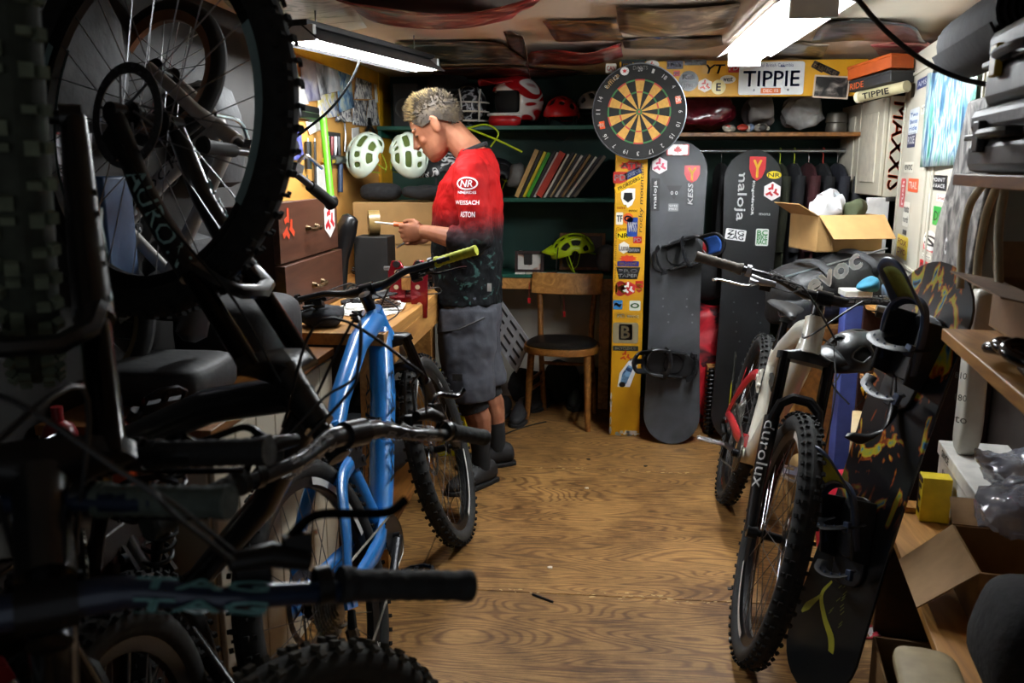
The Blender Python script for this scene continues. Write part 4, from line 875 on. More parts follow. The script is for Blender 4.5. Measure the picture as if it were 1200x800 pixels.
# ================================================================ shared small builders
from mathutils import noise as _ns
def crumple(mb, amp, freq, seed=0., only=None):
    o = V((seed*3.1, seed*1.7, seed*2.3))
    mb.v = [p + V((_ns.noise(p*freq+o), _ns.noise(p*freq+o+V((31, 7, 3))), _ns.noise(p*freq+o+V((5, 77, 19)))))*amp for p in mb.v]
    return mb
def superell(c, r, e=.5, nu=24, nv=14, M=None):
    """rounded box"""
    sg = lambda x, p: math.copysign(abs(x)**p, x); rings = []
    for i in range(nv+1):
        t = -PI/2+PI*(i+.001)/(nv+.002)
        rg = [V((r[0]*sg(math.cos(t), e)*sg(math.cos(2*PI*j/nu), e), r[1]*sg(math.cos(t), e)*sg(math.sin(2*PI*j/nu), e), r[2]*sg(math.sin(t), e))) for j in range(nu)]
        rings.append([V(c)+(M @ p if M is not None else p) for p in rg])
    return MB().loft(rings)
def one(mb, name, label, cat, m, group=None, **k): return tag(mb.build(name, m, **k), label, cat, group)
def open_box(t, o, size, M3, m, mi=None, th=.005, flaps=(), world=True):
    """cardboard box: bottom, four walls, flaps (side, angle) ; o = centre of the bottom"""
    w, d, h = size; o = V(o); q = lambda x, y, z: o+M3 @ V((x, y, z))
    MB().box(q(0, 0, th/2), (w, d, th), M3).build('bottom', mi or m, t, world=world)
    for s in (-1, 1):
        MB().box(q(s*(w/2-th/2), 0, h/2+th/2), (th, d, h-th), M3).build('side_wall', m, t, world=world)
        MB().box(q(0, s*(d/2-th/2), h/2+th/2), (w-2*th, th, h-th), M3).build('side_wall', m, t, world=world)
    for side, ang, ln in flaps:
        ax = {'l': (-1, 0), 'r': (1, 0), 'f': (0, -1), 'b': (0, 1)}[side]; a = math.radians(ang)
        dirv = V((ax[0]*math.cos(a), ax[1]*math.cos(a), math.sin(a))); base = V((ax[0]*w/2, ax[1]*d/2, h)); along = V((abs(ax[1])*w, abs(ax[0])*d, 0)); n = dirv.cross(along).normalized()*th*.6
        vs = [base-along/2, base+along/2, base+along*.46+dirv*ln, base-along*.46+dirv*ln]
        MB().hexa([q(*p) for p in vs]+[q(*(p+n)) for p in vs]).build('flap', m, t, world=world)
def helmet(name, label, M, col, inner='#1a1a1c', vents=((1, 3, 5, 7), 3), sc=1., visor=None, cat='helmet', group=None, cover=None, strap='#1a1a1a', skin=None):
    """open bike helmet: x forward, z up; ribs left between cut out vents"""
    t = thing(name, label, cat, M=M, group=group); A, B, C = .138*sc, .106*sc, .118*sc
    def pt(f, s, k=1.): return V((A*k*math.cos(f)*math.cos(s), B*k*math.sin(s), C*k*math.sin(f)*math.cos(s)))
    nf, ns = 15, 18; mb = MB(); idx = {}
    def fs(i, j):
        f = math.radians(-6+200*i/nf); s = math.radians(-82+164*j/ns); return f, s
    for i in range(nf+1):
        for j in range(ns+1): f, s = fs(i, j); mb.v.append(pt(f, s))
    for i in range(nf):
        for j in range(ns):
            c = j//2
            if c in vents[0] and 1 < i < nf-1 and (i % 4) != 2 and (i+c) % 9 != 0 and 1 < j < ns-1: continue
            a = i*(ns+1)+j; mb.f.append((a, a+1, a+ns+2, a+ns+1))
    sh = mb.build('shell', skin or mat(col, .35, coat=.3, var=.05), t, solid=.012, ang=60)
    sh.modifiers['thickness'].offset = -1; d = sh.modifiers.new('smooth', 'SUBSURF'); d.levels = 1; d.render_levels = 1
    mb = MB().sheet(lambda u, v: pt(math.radians(0+190*v), math.radians(-78+156*u), .88), 12, 12); mb.build('liner', mat(inner, .8), t, ang=60, solid=.003)
    for s in (-1, 1):
        MB().tube(curve_pts([pt(.35, s*1.2, .86), V((.03*sc, s*B*.75, -.09*sc)), V((.01*sc, s*.015, -.15*sc))], 5), .004*sc, 5, sy=.4).build('strap', mat(strap, .8), t)
        MB().tube(curve_pts([pt(PI-.35, s*1.2, .86), V((.0, s*B*.8, -.07*sc)), V((.03*sc, s*B*.75, -.09*sc))], 5), .004*sc, 5, sy=.4).build('strap', mat(strap, .8), t)
    MB().tube(curve_pts([pt(PI+.1, -.9, .84), V((-A*.95, 0, -.045*sc)), pt(PI+.1, .9, .84)], 5), .006*sc, 6).build('fit_cradle', mat(strap, .6), t)
    if visor:
        MB().sheet(lambda u, v: V((A*(.80+.55*v)-.05*v*(2*u-1)**2, (u-.5)*(.185-.045*v)*sc, C*(.42-.10*v)+.045*sc*(1-(2*u-1)**2)*(1-.3*v)-.02*sc)), 10, 5).build('visor', mat(visor, .4), t, solid=.004)
    return t
# ================================================================ workbench
BX = -.685
t = thing('workbench', 'long wooden workbench against the tool wall', 'workbench', (-.98, 3.6, 0))
MB().box2((LEFTX+.014, 2.67, .83), (BX, 4.83, .87)).build('bench_top', WOODL, t, .002, world=True)
MB().box2((BX-.02, 2.69, .74), (BX, 4.82, .83)).build('apron', WOODL, t, .002, world=True)
MB().box2((LEFTX+.014, 2.69, .10), (BX-.04, 4.8, .125)).build('lower_shelf', WOODM, t, .002, world=True)
for y in (2.76, 3.6, 4.75): MB().box2((BX-.10, y-.045, 0), (BX-.02, y+.045, .83)).build('leg', WOODL, t, .002, world=True)
t = thing('base_cabinet', 'cream boarded base cabinet at the near end of the workbench', 'cabinet', (-1.07, 2.2, 0)); CRM = mat('#c2b7a2', .55, var=.1, scale=5, stretch=(1, 1, .2))
MB().box2((LEFTX+.01, 1.76, 0), (-.872, 2.655, .80)).build('carcass', CRM, t, .003, world=True)
for i in range(7):
    y0 = 1.765+i*.127; MB().box2((-.871, y0+.002, .03), (-.858, y0+.125, .79)).build('front_board', CRM, t, .004, world=True)
MB().box2((LEFTX+.01, 1.75, .80), (-.85, 2.66, .825)).build('top', WOODM, t, .003, world=True)
one(superell((-1.06, 2.42, .93), (.16, .17, .10), .5, 26, 14), 'saddle_bag', 'black padded bag lying on the base cabinet', 'bag', mat('#121213', .7, bump=.3))
one(superell((-1.08, 2.02, .878), (.14, .14, .05), .4, 26, 14), 'black_case', 'black soft tool case on the base cabinet', 'case', mat('#0b0b0c', .6, bump=.2))
# drawers
t = thing('drawer_cabinet', 'dark brown two drawer wooden cabinet standing on the workbench', 'drawers', (-1.17, 3.10, .87))
BROWN = wood('#3a2116', '#5b3726', 10., (1, .12, 1.2), .4)
MB().box2((LEFTX+.02, 2.80, .872), (-1.085, 3.42, 1.27)).build('carcass', WOODD, t, .002, world=True)
for z0, z1, x, st in ((1.08, 1.285, -1.062, 1), (.874, 1.072, -1.048, 0)):
    d = MB().box2((-1.085, 2.785, z0), (x, 3.435, z1)).build('drawer', BROWN, t, .002, world=True); zc = (z0+z1)/2
    h = MB()
    for s in (-1, 1): h.tube([V((x, 3.11+s*.05, zc)), V((x+.016, 3.11+s*.05, zc))], [.014, .008], 10)
    h.tube(curve_pts([(x+.016, 3.05, zc), (x+.026, 3.08, zc-.004), (x+.028, 3.11, zc), (x+.026, 3.14, zc-.004), (x+.016, 3.17, zc)], 4), [.006, .008, .006, .008]*4+[.006], 8)
    h.build('handle', mat('#4c3a22', .35, .7), d, world=True)
    if st:
        for y, c in ((2.87, '#d8431c'), (3.33, '#c01825')):
            M = WM[t.name].inverted() @ plane_at((x+.001, y, zc+.02), (0, 1, 0), (0, 0, 1))
            if c == '#c01825': sticker(d, WM[d.name].inverted() @ WM[t.name] @ M, .15, .15, '#efeae4', None, c, 'hex', motif=triskel(.062))
            else:
                mb = MB()
                for poly in triskel(.062): mb.prism(poly, .0008, M)
                mb.build('sticker', mat(c, .5), d)
# bench clutter
one(MB().box((-.99, 3.62, .8735), (.30, .42, .006)), 'bench_mat', 'flat grey rubber mat lying on the workbench', 'mat', mat('#5e5f5c', .7), bevel=.001)
for i in range(9):
    r = random.Random(i+40); one(MB().box((-.80+.05*r.random()-.08, 3.02+.02*i+.05*r.random(), .8715+.0016*i), (.21, .15, .0012), rot('Z', r.uniform(-40, 40))), 'paper_sheet', 'loose paper sheet in the untidy pile at the bench edge', 'paper', PAPER, group='loose papers at the bench edge')
rg = []
for x, wd in ((-.15, .012), (-.13, .035), (-.06, .045), (.04, .04), (.11, .032), (.135, .012)): rg.append([V((x, wd*math.cos(a), .010+.010*math.sin(a))) for a in [2*PI*i/12 for i in range(12)]])
one(MB().loft(rg).xf(Matrix.Translation((-.87, 3.32, .888)) @ Matrix.Rotation(math.radians(28), 4, 'Z') @ Matrix.Rotation(math.radians(-8), 4, 'Y')), 'rubber_pad', 'flat black rounded rubber pad on the papers', 'pad', mat('#1b1b1c', .7, bump=.2))
# red vise
vz = PZ(478, 345, .87); t = thing('bench_vise', 'anodised red workstand clamp with round holes bolted to the bench edge', 'vise', (-.74, 3.36, .87))
RANO = mat('#8e1020', .25, .5, coat=.5)
for k, (px, y) in enumerate(((466, 3.33), (491, 3.30))):
    c = PY(px, 336, y); out = [(-.030, -.125), (.026, -.125), (.034, -.04), (.030, .075), (.012, .105), (-.020, .105), (-.036, .06), (-.034, -.05)]
    if k: out = [(-x, z) for x, z in out][::-1]
    pl = MB().prism(out, .016, XZ(c), -.008).build('jaw_plate', RANO, t, .003, world=True)
    for x, z in ((.0, .06), (-.004, .0), (.002, -.07)): MB().lathe([(0, .0095), (.0095, .0095), (.0095, .007)], 14, XZ(c+V((x, 0, z)))).build('hole_bushing', mat('#d9c6a0', .5), pl, world=True)
    MB().lathe([(0, .02), (.013, .02), (.015, .004), (.0, .004)], 10, XZ(c+V((.0, 0, .092)))).build('bolt_head', BLACK, pl, world=True)
c0, c1 = PY(466, 330, 3.33), PY(491, 330, 3.30)
MB().box2((c0.x+.02, 3.31, c0.z-.03), (c1.x-.02, 3.35, c0.z+.03)).build('jaw_liner', WOODL, t, .002, world=True)
MB().tube([c0+V((-.06, .03, .05)), c1+V((.05, .03, .05))], .009, 12).build('clamp_screw', STEEL, t, world=True)
MB().tube([c1+V((.05, .03, -.01)), c1+V((.05, .03, .11))], .005, 8).build('tommy_bar', BLACK, t, world=True)
MB().box2((c0.x-.02, 3.33, .8702), (BX-.002, 3.39, .905)).build('base_block', RANO, t, .003, world=True)
# cables, parts
for i, (px, py, r, lab) in enumerate(((425, 292, .07, 'black coil of brake hose on the bench behind the drawers'), (452, 285, .05, 'small black cable coil beside the tape roll'), (496, 296, .075, 'loose coil of black shift housing near the person'))):
    p = PZ(px, py+30, .875); p = V((max(p.x, -1.15), min(p.y, 4.3), .88)); mb = MB()
    for k in range(5):
        ps = [p+V((r*(1-.06*k)*math.cos(a)+.01*math.sin(k), r*.9*(1-.05*k)*math.sin(a+k), .006+.010*k+.012*math.sin(2*a+k))) for a in [2*PI*q/18 for q in range(18)]]
        mb.tube(ps, .003, 6, closed=True)
    one(mb, 'cable_coil', lab, 'cable', BLACK)
for i, (x, y, lab) in enumerate(((-.86, 3.72, 'disassembled bike hub with black shell on the bench'), (-.95, 3.9, 'grey metal hub shell lying on the bench'), (-.80, 3.98, 'small black freehub standing on the bench'))):
    one(MB().lathe([(0, 0), (.03, 0), (.03, .008), (.016, .014), (.014, .05), (.034, .056), (.034, .064), (.012, .068), (.010, .085), (0, .085)], 18, Matrix.Translation((x, y, .872))), 'wheel_hub', lab, 'hub', [DKMETAL, STEEL, BLACK][i])
for i, (x, y, rz, lab) in enumerate(((-.9, 3.5, 20, 'silver cone wrench on the bench mat'), (-1.0, 3.75, -40, 'long silver hex key on the bench'), (-.78, 3.6, 60, 'steel ring spanner near the red clamp'))):
    mb = MB().box((0, 0, .004), (.15, .012, .005)); mb.prism(disc(.03, .03, 10), .006, Matrix.Translation((.078, 0, .0015))); mb.prism(disc(.026, .026, 10), .006, Matrix.Translation((-.078, 0, .0015)))
    one(mb.xf(Matrix.Translation((x, y, .877)) @ Matrix.Rotation(math.radians(rz), 4, 'Z')), 'wrench', lab, 'wrench', CHROME)
rb = random.Random(21)
for i, (x, y, lab) in enumerate(((-.80, 3.16, 'rusty sprocket cluster lying on the bench papers'), (-.80, 2.93, 'steel cassette lying flat on the bench by the drawers'), (-.98, 4.02, 'black chainring on the bench before the carton'), (-.76, 3.78, 'small silver sprocket at the bench edge by the person'))):
    mb = MB(); nt = 24+4*i
    for k in range(3 if i < 2 else 1):
        rr = .055-.012*k; mb.prism([((rr+(.004 if q % 2 else 0))*math.cos(PI*q/nt), (rr+(.004 if q % 2 else 0))*math.sin(PI*q/nt)) for q in range(2*nt)], .003, Matrix.Translation((x, y, .8775+.006*k+(.012 if i == 0 else 0))))
    mb.lathe([(.018, 0), (.022, 0), (.022, .02), (.018, .02), (.018, 0)], 14, Matrix.Translation((x, y, .8775+(.012 if i == 0 else 0))))
    one(mb, 'sprocket', lab, 'sprocket', [mat('#5a4638', .5, .6), STEEL, DKMETAL, CHROME][i])
for i, (x, y, lab) in enumerate(((-.88, 4.0, 'heaped bicycle chain in front of the carton'), (-.78, 2.80, 'greasy black chain heaped on the near end of the bench'), (-.96, 3.34, 'coiled silver chain beside the rubber pad'))):
    ps = [V((x+(.02+.035*rb.random())*math.cos(a*1.7+i)+.01*math.sin(a*.6), y+(.02+.035*rb.random())*math.sin(a*1.7+i), .882+.0009*a)) for a in range(44)]
    one(MB().tube(ps, .0045, 5), 'bike_chain', lab, 'chain', [mat('#3a3834', .4, .8), mat('#161515', .5, .5), STEEL][i])
for i, (x, y, rz, lab) in enumerate(((-.84, 4.08, 30, 'black brake lever set down before the carton'), (-.93, 3.20, 110, 'black brake lever lying beside the papers'), (-.80, 3.62, -20, 'loose black brake lever by the hub'))):
    t = thing('brake_lever_assembly', lab, 'brake lever', (x, y, .873), math.radians(rz)); MB().tube([(0, 0, .014), (.04, .006, .014), (.07, .01, .014)], [.013, .014, .009], 10).lathe([(.012, -.006), (.016, -.006), (.016, .006), (.012, .006), (.012, -.006)], 12, Matrix.Translation((.01, -.016, .017)) @ ROTY).build('master_cylinder', BLACK, t); MB().tube(curve_pts([(.03, .012, .012), (.0, .04, .010), (-.05, .045, .008), (-.08, .055, .008)], 4), .005, 8).build('lever_blade', DKMETAL, t)
    MB().tube(curve_pts([(.07, .01, .014), (.12, .03, .02), (.16, -.03, .008), (.11, -.08, .006), (.03, -.07, .006)], 6), .0027, 6).build('hose', BLACK, t)
one(crumple(superell((-.93, 2.80, .905), (.07, .08, .03), .8, 24, 12), .015, 15, 8), 'shop_rag', 'dark oily rag crumpled in front of the drawers', 'rag', mat('#26282c', .9, bump=.4))
p = V((-.985, 3.72, 1.0)); t = thing('tape_roll', 'wide roll of brown packing tape standing on the bench', 'tape', p-V((0, 0, .13)))
Mt = plane_at(p-V((0, 0, .075)), (0, 1, 0), (0, 0, 1)) @ Matrix.Rotation(.35, 4, 'Y'); pz = .052
Mt.translation = V((-.985, 3.72, .872+.055))
MB().lathe([(.036, -.024), (.055, -.024), (.055, .024), (.036, .024)], 28, Mt).build('tape', mat('#8f7747', .3), t, world=True)
MB().lathe([(.036, -.025), (.036, .025), (.033, .025), (.033, -.025), (.036, -.025)], 28, Mt).build('cardboard_core', CARDIN, t, world=True)
# it stands on a small tin so that it shows above the clutter
q = Mt.translation
for o in (t,): o.location.z += .235; WM[o.name] = o.matrix_world
one(MB().box2((-1.06, 3.65, .872), (-.91, 3.80, 1.105)), 'parts_box', 'small dark parts box under the tape roll', 'box', mat('#191614', .7), bevel=.004)
mb = MB().tube([V((-1.13, 3.60, .875)), V((-1.115, 3.60, 1.02)), V((-1.075, 3.60, 1.14)), V((-1.055, 3.60, 1.19)), V((-1.05, 3.60, 1.20))], [.032, .034, .034, .026, .014], 14, sx=1.4)
one(mb, 'bottle', 'leaning black squeeze bottle next to the tape roll', 'bottle', mat('#101011', .3))
# green pole
one(MB().tube([(-1.12, 3.62, .875), (-1.22, 3.80, 1.60)], .016, 12).tube([(-1.221, 3.802, 1.60), (-1.222, 3.804, 1.615)], .0165, 12), 'plastic_pole', 'bright green plastic pole leaning on the tool wall', 'pole', mat('#5fc21e', .4))
# cardboard carton with helmets on it
t = thing('carton', 'closed cardboard carton on the bench under the pale helmets', 'box', (-.90, 4.30, .872))
MB().box2((-1.20, 4.14, .874), (-.72, 4.45, 1.235)).build('carton_body', CARD, t, .004, world=True)
MB().box2((-1.20, 4.135, 1.03), (-.72, 4.14, 1.035)).build('seam', CARDIN, t, world=True)
one(superell((-1.08, 4.235, 1.282), (.10, .09, .045), .7), 'bag', 'limp black cloth bag on the carton under the left helmet', 'bag', BLACKFAB)
one(crumple(superell((-.86, 4.225, 1.28), (.10, .08, .036), .7), .012, 14), 'glove_pile', 'black padded glove lying on the carton', 'glove', mat('#1d1e20', .85, bump=.3))
one(superell((-1.08, 4.02, .97), (.055, .05, .10), .4), 'white_jug', 'white plastic tub with a blue lid standing beside the carton', 'tub', mat('#cfd6dd', .4))
for i, (px, lab, rz) in enumerate(((430, 'pale mint bike helmet with vents propped upright, facing left on the carton', 150), (479, 'pale mint bike helmet propped upright beside its twin near the person', 30))):
    c = PY(px, 196, 4.26); c.z = 1.455
    M = Matrix.Translation(c) @ Matrix.Rotation(math.radians(-90+ (28 if i else -28)), 4, 'Z') @ Matrix.Rotation(math.radians(58), 4, 'Y')
    helmet('bike_helmet', lab, M, '#cfdccb', '#4a5a1e', strap='#9fb02a', sc=.92, group='mint helmets on the carton')
c = PY(506, 214, 4.2)
helmet('bike_helmet', 'black and white patterned helmet on the carton behind the person', Matrix.Translation((c.x+.03, 4.36, 1.36)) @ Matrix.Rotation(math.radians(190), 4, 'Z'), '#1a1b1d', '#0d0d0d', vents=((), 3), skin=ramp_mat([(.44, '#101113'), (.48, '#d8d8d8'), (.52, '#d8d8d8'), (.56, '#101113')], 16, 1.5, 1, .4, seed=3))
# ================================================================ things on the tool wall
WX = LEFTX+.013
def wq(px, py, off=0.): return PX(px, py, WX+off)
def wall_sheet(name, label, cat, quad, m, curl=.012, off=.003, txt=None, col='#222222', ts=(.8, .3), group=None, at=(.5, .6)):
    q = [wq(*p, off) for p in quad]      # bl, br, tr, tl
    def fn(u, v):
        p = q[0].lerp(q[1], u).lerp(q[3].lerp(q[2], u), v); p.x += curl*(1-v)**2*(.4+u); return p
    o = tag(MB().sheet(fn, 5, 5).build(name, m, solid=.0008, ang=60), label, cat, group)
    if txt:
        c = fn(*at)+V((.003+curl*.3, 0, 0)); M = WM[o.name].inverted() @ plane_at(c, q[1]-q[0], q[3]-q[0]); w = (q[1]-q[0]).length; h = (q[3]-q[0]).length
        write(o, txt, M, w*ts[0], h*ts[1], mat(col, .6))
    return o
def doc(seed, base, ink='#4a4a50', ink2='#8a8a90'): return ramp_mat([(.38, ink), (.47, ink2), (.53, base), (.8, base)], 22., 1.2, 4, .7, 'noise', (1, 1, 1), 0, seed)
for nm, lab, quad, m, kw in [
  ('race_certificate', 'pale green certificate reading 3rd at the top of the tool wall', [(318, 94), (346, 92), (347, 61), (318, 62)], mat('#a9cfae', .6), dict(txt='3rd', ts=(.5, .22), at=(.6, .3))),
  ('wall_paper_sheet', 'white sheet with small photos below the green certificate', [(322, 124), (340, 122), (340, 92), (322, 94)], doc(1, '#d8d4cf'), {}),
  ('wall_paper_sheet', 'plain white folded sheet on the tool wall below the certificate', [(340, 124), (358, 122), (354, 90), (340, 90)], mat('#e3e1dc', .7), {}),
  ('wall_poster', 'narrow grey and violet poster beside the yellow strip', [(354, 120), (372, 117), (368, 58), (351, 58)], ramp_mat([(.3, '#5c5a7a'), (.5, '#9a98a8'), (.7, '#c9c6c4')], 7, 1, 4, .5, seed=3), {}),
  ('wall_poster', 'large white and grey poster under the shop light', [(372, 112), (396, 106), (394, 64), (367, 60)], ramp_mat([(.3, '#3d3f44'), (.48, '#c8ccd0'), (.7, '#eceae6')], 6, 1, 4, .5, seed=5), {}),
  ('wall_poster', 'blue and green collage strip on the tool wall', [(396, 132), (412, 126), (411, 78), (394, 76)], ramp_mat([(.35, '#27507e'), (.5, '#7fa7c4'), (.6, '#c7cfc2'), (.75, '#3f7c4a')], 16, 1, 4, .5, seed=7), {}),
  ('wall_paper_sheet', 'collage of notes with a yellow label on the tool wall', [(372, 140), (394, 136), (394, 108), (372, 112)], ramp_mat([(.35, '#7b8fb0'), (.5, '#dcdad6'), (.64, '#c9bd58')], 18, 1, 3, .6, seed=9), {}),
  ('wall_paper_sheet', 'white sheet with a pencil sketch on the tool wall', [(414, 116), (433, 116), (436, 88), (418, 86)], doc(11, '#dedcd6', '#5a5a5a'), {}),
  ('name_sheet', 'white sheet with bold black lettering and a red line', [(439, 120), (452, 121), (452, 94), (438, 91)], mat('#e4e2dc', .6), dict(txt='TIPPIE', ts=(.8, .28), at=(.5, .75))),
  ('wall_paper_sheet', 'white sheet with dense handwriting hung low on the tool wall', [(412, 146), (426, 148), (431, 118), (414, 117)], doc(13, '#d9d7d0'), {}),
  ('wall_paper_sheet', 'white page with dark photo strips on the tool wall', [(428, 147), (442, 147), (442, 116), (432, 117)], doc(15, '#d2d0cc', '#1c1c1e'), {}),
  ('wall_photo', 'small black and white photo on the yellow upright', [(444, 151), (455, 150), (455, 130), (444, 131)], ramp_mat([(.42, '#16161a'), (.5, '#808084'), (.6, '#d0d0d2')], 26, 1, 3, .4, seed=17), {}),
  ('wall_paper_sheet', 'white slip pinned under the collage on the tool wall', [(392, 142), (410, 143), (412, 128), (394, 132)], doc(19, '#dad8d2'), {}),
  ('wall_cloth', 'violet blue printed cloth hanging on the tool wall', [(329, 188), (353, 187), (353, 150), (330, 152)], ramp_mat([(.35, '#3a3c86'), (.5, '#5a5cb0'), (.65, '#7d86c8')], 14, 1, 4, .7, seed=21), {}),
  ('wall_paper_sheet', 'long white strip of paper low on the tool wall', [(371, 231), (381, 229), (381, 192), (371, 195)], mat('#dcdad4', .6), {}),
  ('wall_paper_sheet', 'white slip near the pliers on the tool wall', [(412, 170), (421, 169), (421, 149), (412, 150)], mat('#d8d6d0', .6), {}),
  ('wall_paper_sheet', 'folded white note under the black case', [(362, 158), (376, 150), (374, 138), (358, 142)], mat('#e0ded8', .6), {}),
  ('pennant', 'white triangular pennant hanging beside the helmets', [(450, 178), (462, 178), (457, 154), (455, 154)], mat('#d6dae4', .6), {}),
]: wall_sheet(nm, lab, 'cloth' if 'cloth' in nm or 'pennant' in nm else ('poster' if 'poster' in nm else 'paper'), quad, m, **kw)
def wtool(name, label, cat, parts):
    """tool hanging flat on the wall: list of (part name, [(px,py)...], radius, material)"""
    c = wq(*parts[0][1][0]); t = thing(name, label, cat, c)
    for pn, pts, r, m in parts: MB().tube([wq(x, y, .016) for x, y in pts], r, 8, sx=.8).build(pn, m, t, world=True)
    return t
REDH = mat('#a81c1c', .4); BLUEH = mat('#1c3556', .4)
wtool('screwdriver', 'screwdriver with a red ball end and long dark ribbed handle hung on the tool wall', 'screwdriver', [('handle', [(386, 182), (386, 196), (386, 210)], [.016, .018, .016], mat('#2a2422', .6)), ('collar', [(386, 210), (386, 216)], [.020, .024], REDH), ('shaft', [(386, 216), (386, 230)], .006, STEEL)])
wtool('hammer', 'steel hammer with a dark blue handle hung on the tool wall', 'hammer', [('handle', [(399, 192), (399, 225)], .016, BLUEH), ('head', [(391, 188), (399, 187), (408, 188)], [.02, .022, .016], STEEL)])
wtool('pliers', 'black handled pliers hung on the tool wall under the sketches', 'pliers', [('jaw', [(433, 138), (433, 148)], [.01, .022], DKMETAL), ('handle', [(432, 148), (428, 158), (430, 168)], .011, BLACK), ('handle', [(434, 148), (440, 157), (440, 167)], .011, BLACK)])
wtool('file', 'long flat black file hung upright on the tool wall', 'file', [('blade', [(361, 166), (362, 198)], .018, BLACK), ('tang', [(361, 162), (361, 166)], .006, STEEL)])
wtool('file', 'thin black rasp hung beside the flat file', 'file', [('blade', [(369, 166), (370, 222)], .008, BLACK), ('tang', [(369, 162), (369, 166)], .004, STEEL)])
wtool('cable_cutter', 'red handled cable cutter hanging below the certificate', 'cutter', [('jaw', [(330, 108), (337, 118)], [.01, .02], DKMETAL), ('handle', [(337, 118), (342, 128), (348, 138)], .014, mat('#3a1d16', .5)), ('handle', [(335, 118), (334, 130), (332, 142)], .014, REDH)])
wtool('chain_whip', 'bent steel chain tool on the tool wall beside the paper slip', 'tool', [('bar', [(404, 144), (405, 160), (404, 178)], .007, STEEL), ('hook', [(404, 144), (400, 140), (396, 143)], .005, STEEL)])
wtool('tyre_lever', 'yellow tyre lever hung beside the screwdriver card', 'lever', [('lever', [(379, 188), (388, 190), (398, 187)], .009, mat('#c9b21c', .5))])
t = thing('driver_set', 'hanging card holding a row of short screwdrivers', 'tool set', wq(389, 170)); a, b = wq(380, 184, .004), wq(398, 156, .004)
MB().hexa([V((x, y, z)) for x in (WX+.002, WX+.008) for y, z in ((a.y, a.z), (b.y, a.z), (b.y, b.z), (a.y, b.z))]).build('card', mat('#2d2a2c', .6), t, world=True)
for k in range(5):
    x = 381+4*k; MB().tube([wq(x, 160, .016), wq(x, 172, .016), wq(x, 182, .016)], [.009, .010, .004], 8).build('driver_handle', mat(['#24406e', '#141416', '#7d2020', '#d0d0d0', '#2a2a2c'][k], .4), t, world=True)
t = thing('zip_case', 'flat black zip case hung on the tool wall', 'case', wq(357, 132)); a, b = wq(346, 138, .004), wq(368, 126, .004)
MB().box2((WX+.002, a.y, a.z), (WX+.03, b.y, b.z)).build('case_body', BLACK, t, .008, world=True)
MB().tube([(WX+.031, a.y+.02, (a.z+b.z)/2), (WX+.031, b.y-.02, (a.z+b.z)/2)], .002, 6).build('zip', STEEL, t, world=True)
for i, (px, py) in enumerate(((360, 205), (378, 235), (392, 232), (425, 172), (445, 165))):
    wtool('hook_bracket', ['small steel hook on the tool wall by the files', 'small steel hook low on the tool wall by the strip', 'short black hex driver on the tool wall', 'brass key hanging on the tool wall', 'small grey spoke key on the tool wall'][i], 'hook', [('stem', [(px, py), (px, py+7)], .005, [STEEL, STEEL, BLACK, mat('#8a6a2a', .4, .7), STEEL][i]), ('tip', [(px-3, py+7), (px+3, py+7)], .006, STEEL)])
# round lamp head in front of the wall
one(MB().lathe([(0, 0), (.03, .002), (.034, .02), (.02, .05), (0, .055)], 18, plane_at(PD(328, 173, 2.40), (0, 1, 0), (0, 0, 1))), 'plug_head', 'round black plug at the end of the drooping cord', 'plug', BLACK)
# box and bags under the bench by the person's leg
t = thing('storage_box', 'yellow and white cardboard box behind the bike fork under the bench', 'box', (-.66, 3.72, 0))
MB().box2((-.80, 3.98, 0), (-.63, 4.10, .42)).build('box_body', mat('#c9c40f', .5), t, .004, world=True)
MB().box2((-.80, 3.975, .30), (-.66, 3.98, .42)).build('label_panel', mat('#cfcfc6', .6), t, world=True)
for i, (x, y, z, r, lab) in enumerate(((-1.0, 2.92, .27, .12, 'black holdall on the shelf under the bench'), (-.98, 3.36, .25, .11, 'dark grey stuff sack on the shelf under the bench'), (-.98, 3.85, .26, .13, 'black bin bag on the shelf under the bench'))):
    one(crumple(superell((x, y, z), (.22, r*1.3, r), .6), .04, 8, i), 'bag', lab, 'bag', mat(['#121213', '#202225', '#0e0f10'][i], .6, bump=.3))
# ================================================================ green shelves and desk at the back
SZ1, SZ2, DZ = PY(600, 147, 4.85).z, PY(600, 232, 4.85).z, PY(650, 322, 4.85).z
XL, XR = LEFTX+.03, .098
t = thing('wall_shelf', 'upper dark green wall shelf carrying helmets', 'shelf', (-.55, 5.0, SZ1-.025)); MB().box2((XL, 4.85, SZ1-.022), (XR, BACKY-.001, SZ1)).build('board', GREENP, t, .002, world=True); MB().box2((XL, 4.87, SZ1-.06), (XL+.02, BACKY-.001, SZ1-.022)).build('bracket', GREENP, t, world=True)
t = thing('wall_shelf', 'lower dark green wall shelf carrying the leaning books', 'shelf', (-.4, 5.0, SZ2-.025)); MB().box2((-.62, 4.85, SZ2-.022), (XR, BACKY-.001, SZ2)).build('board', GREENP, t, .002, world=True); MB().box2((-.62, 4.87, SZ2-.30), (-.60, BACKY-.001, SZ2-.022)).build('side_board', GREENP, t, world=True)
t = thing('desk', 'wall desk with a green top and pale wooden front rail', 'desk', (-.3, 5.0, 0))
MB().box2((-.68, 4.85, DZ-.02), (XR, BACKY-.052, DZ)).build('desk_top', GREENP, t, .002, world=True)
MB().box2((-.68, 4.855, DZ-.085), (XR, 4.88, DZ-.02)).build('front_rail', WOODL, t, .002, world=True)
MB().box2((.02, 4.90, 0), (.08, 4.96, DZ-.02)).build('leg', WOODL, t, .002, world=True); MB().box2((-.66, 4.9, 0), (-.60, 4.96, DZ-.02)).build('leg', WOODL, t, .002, world=True)
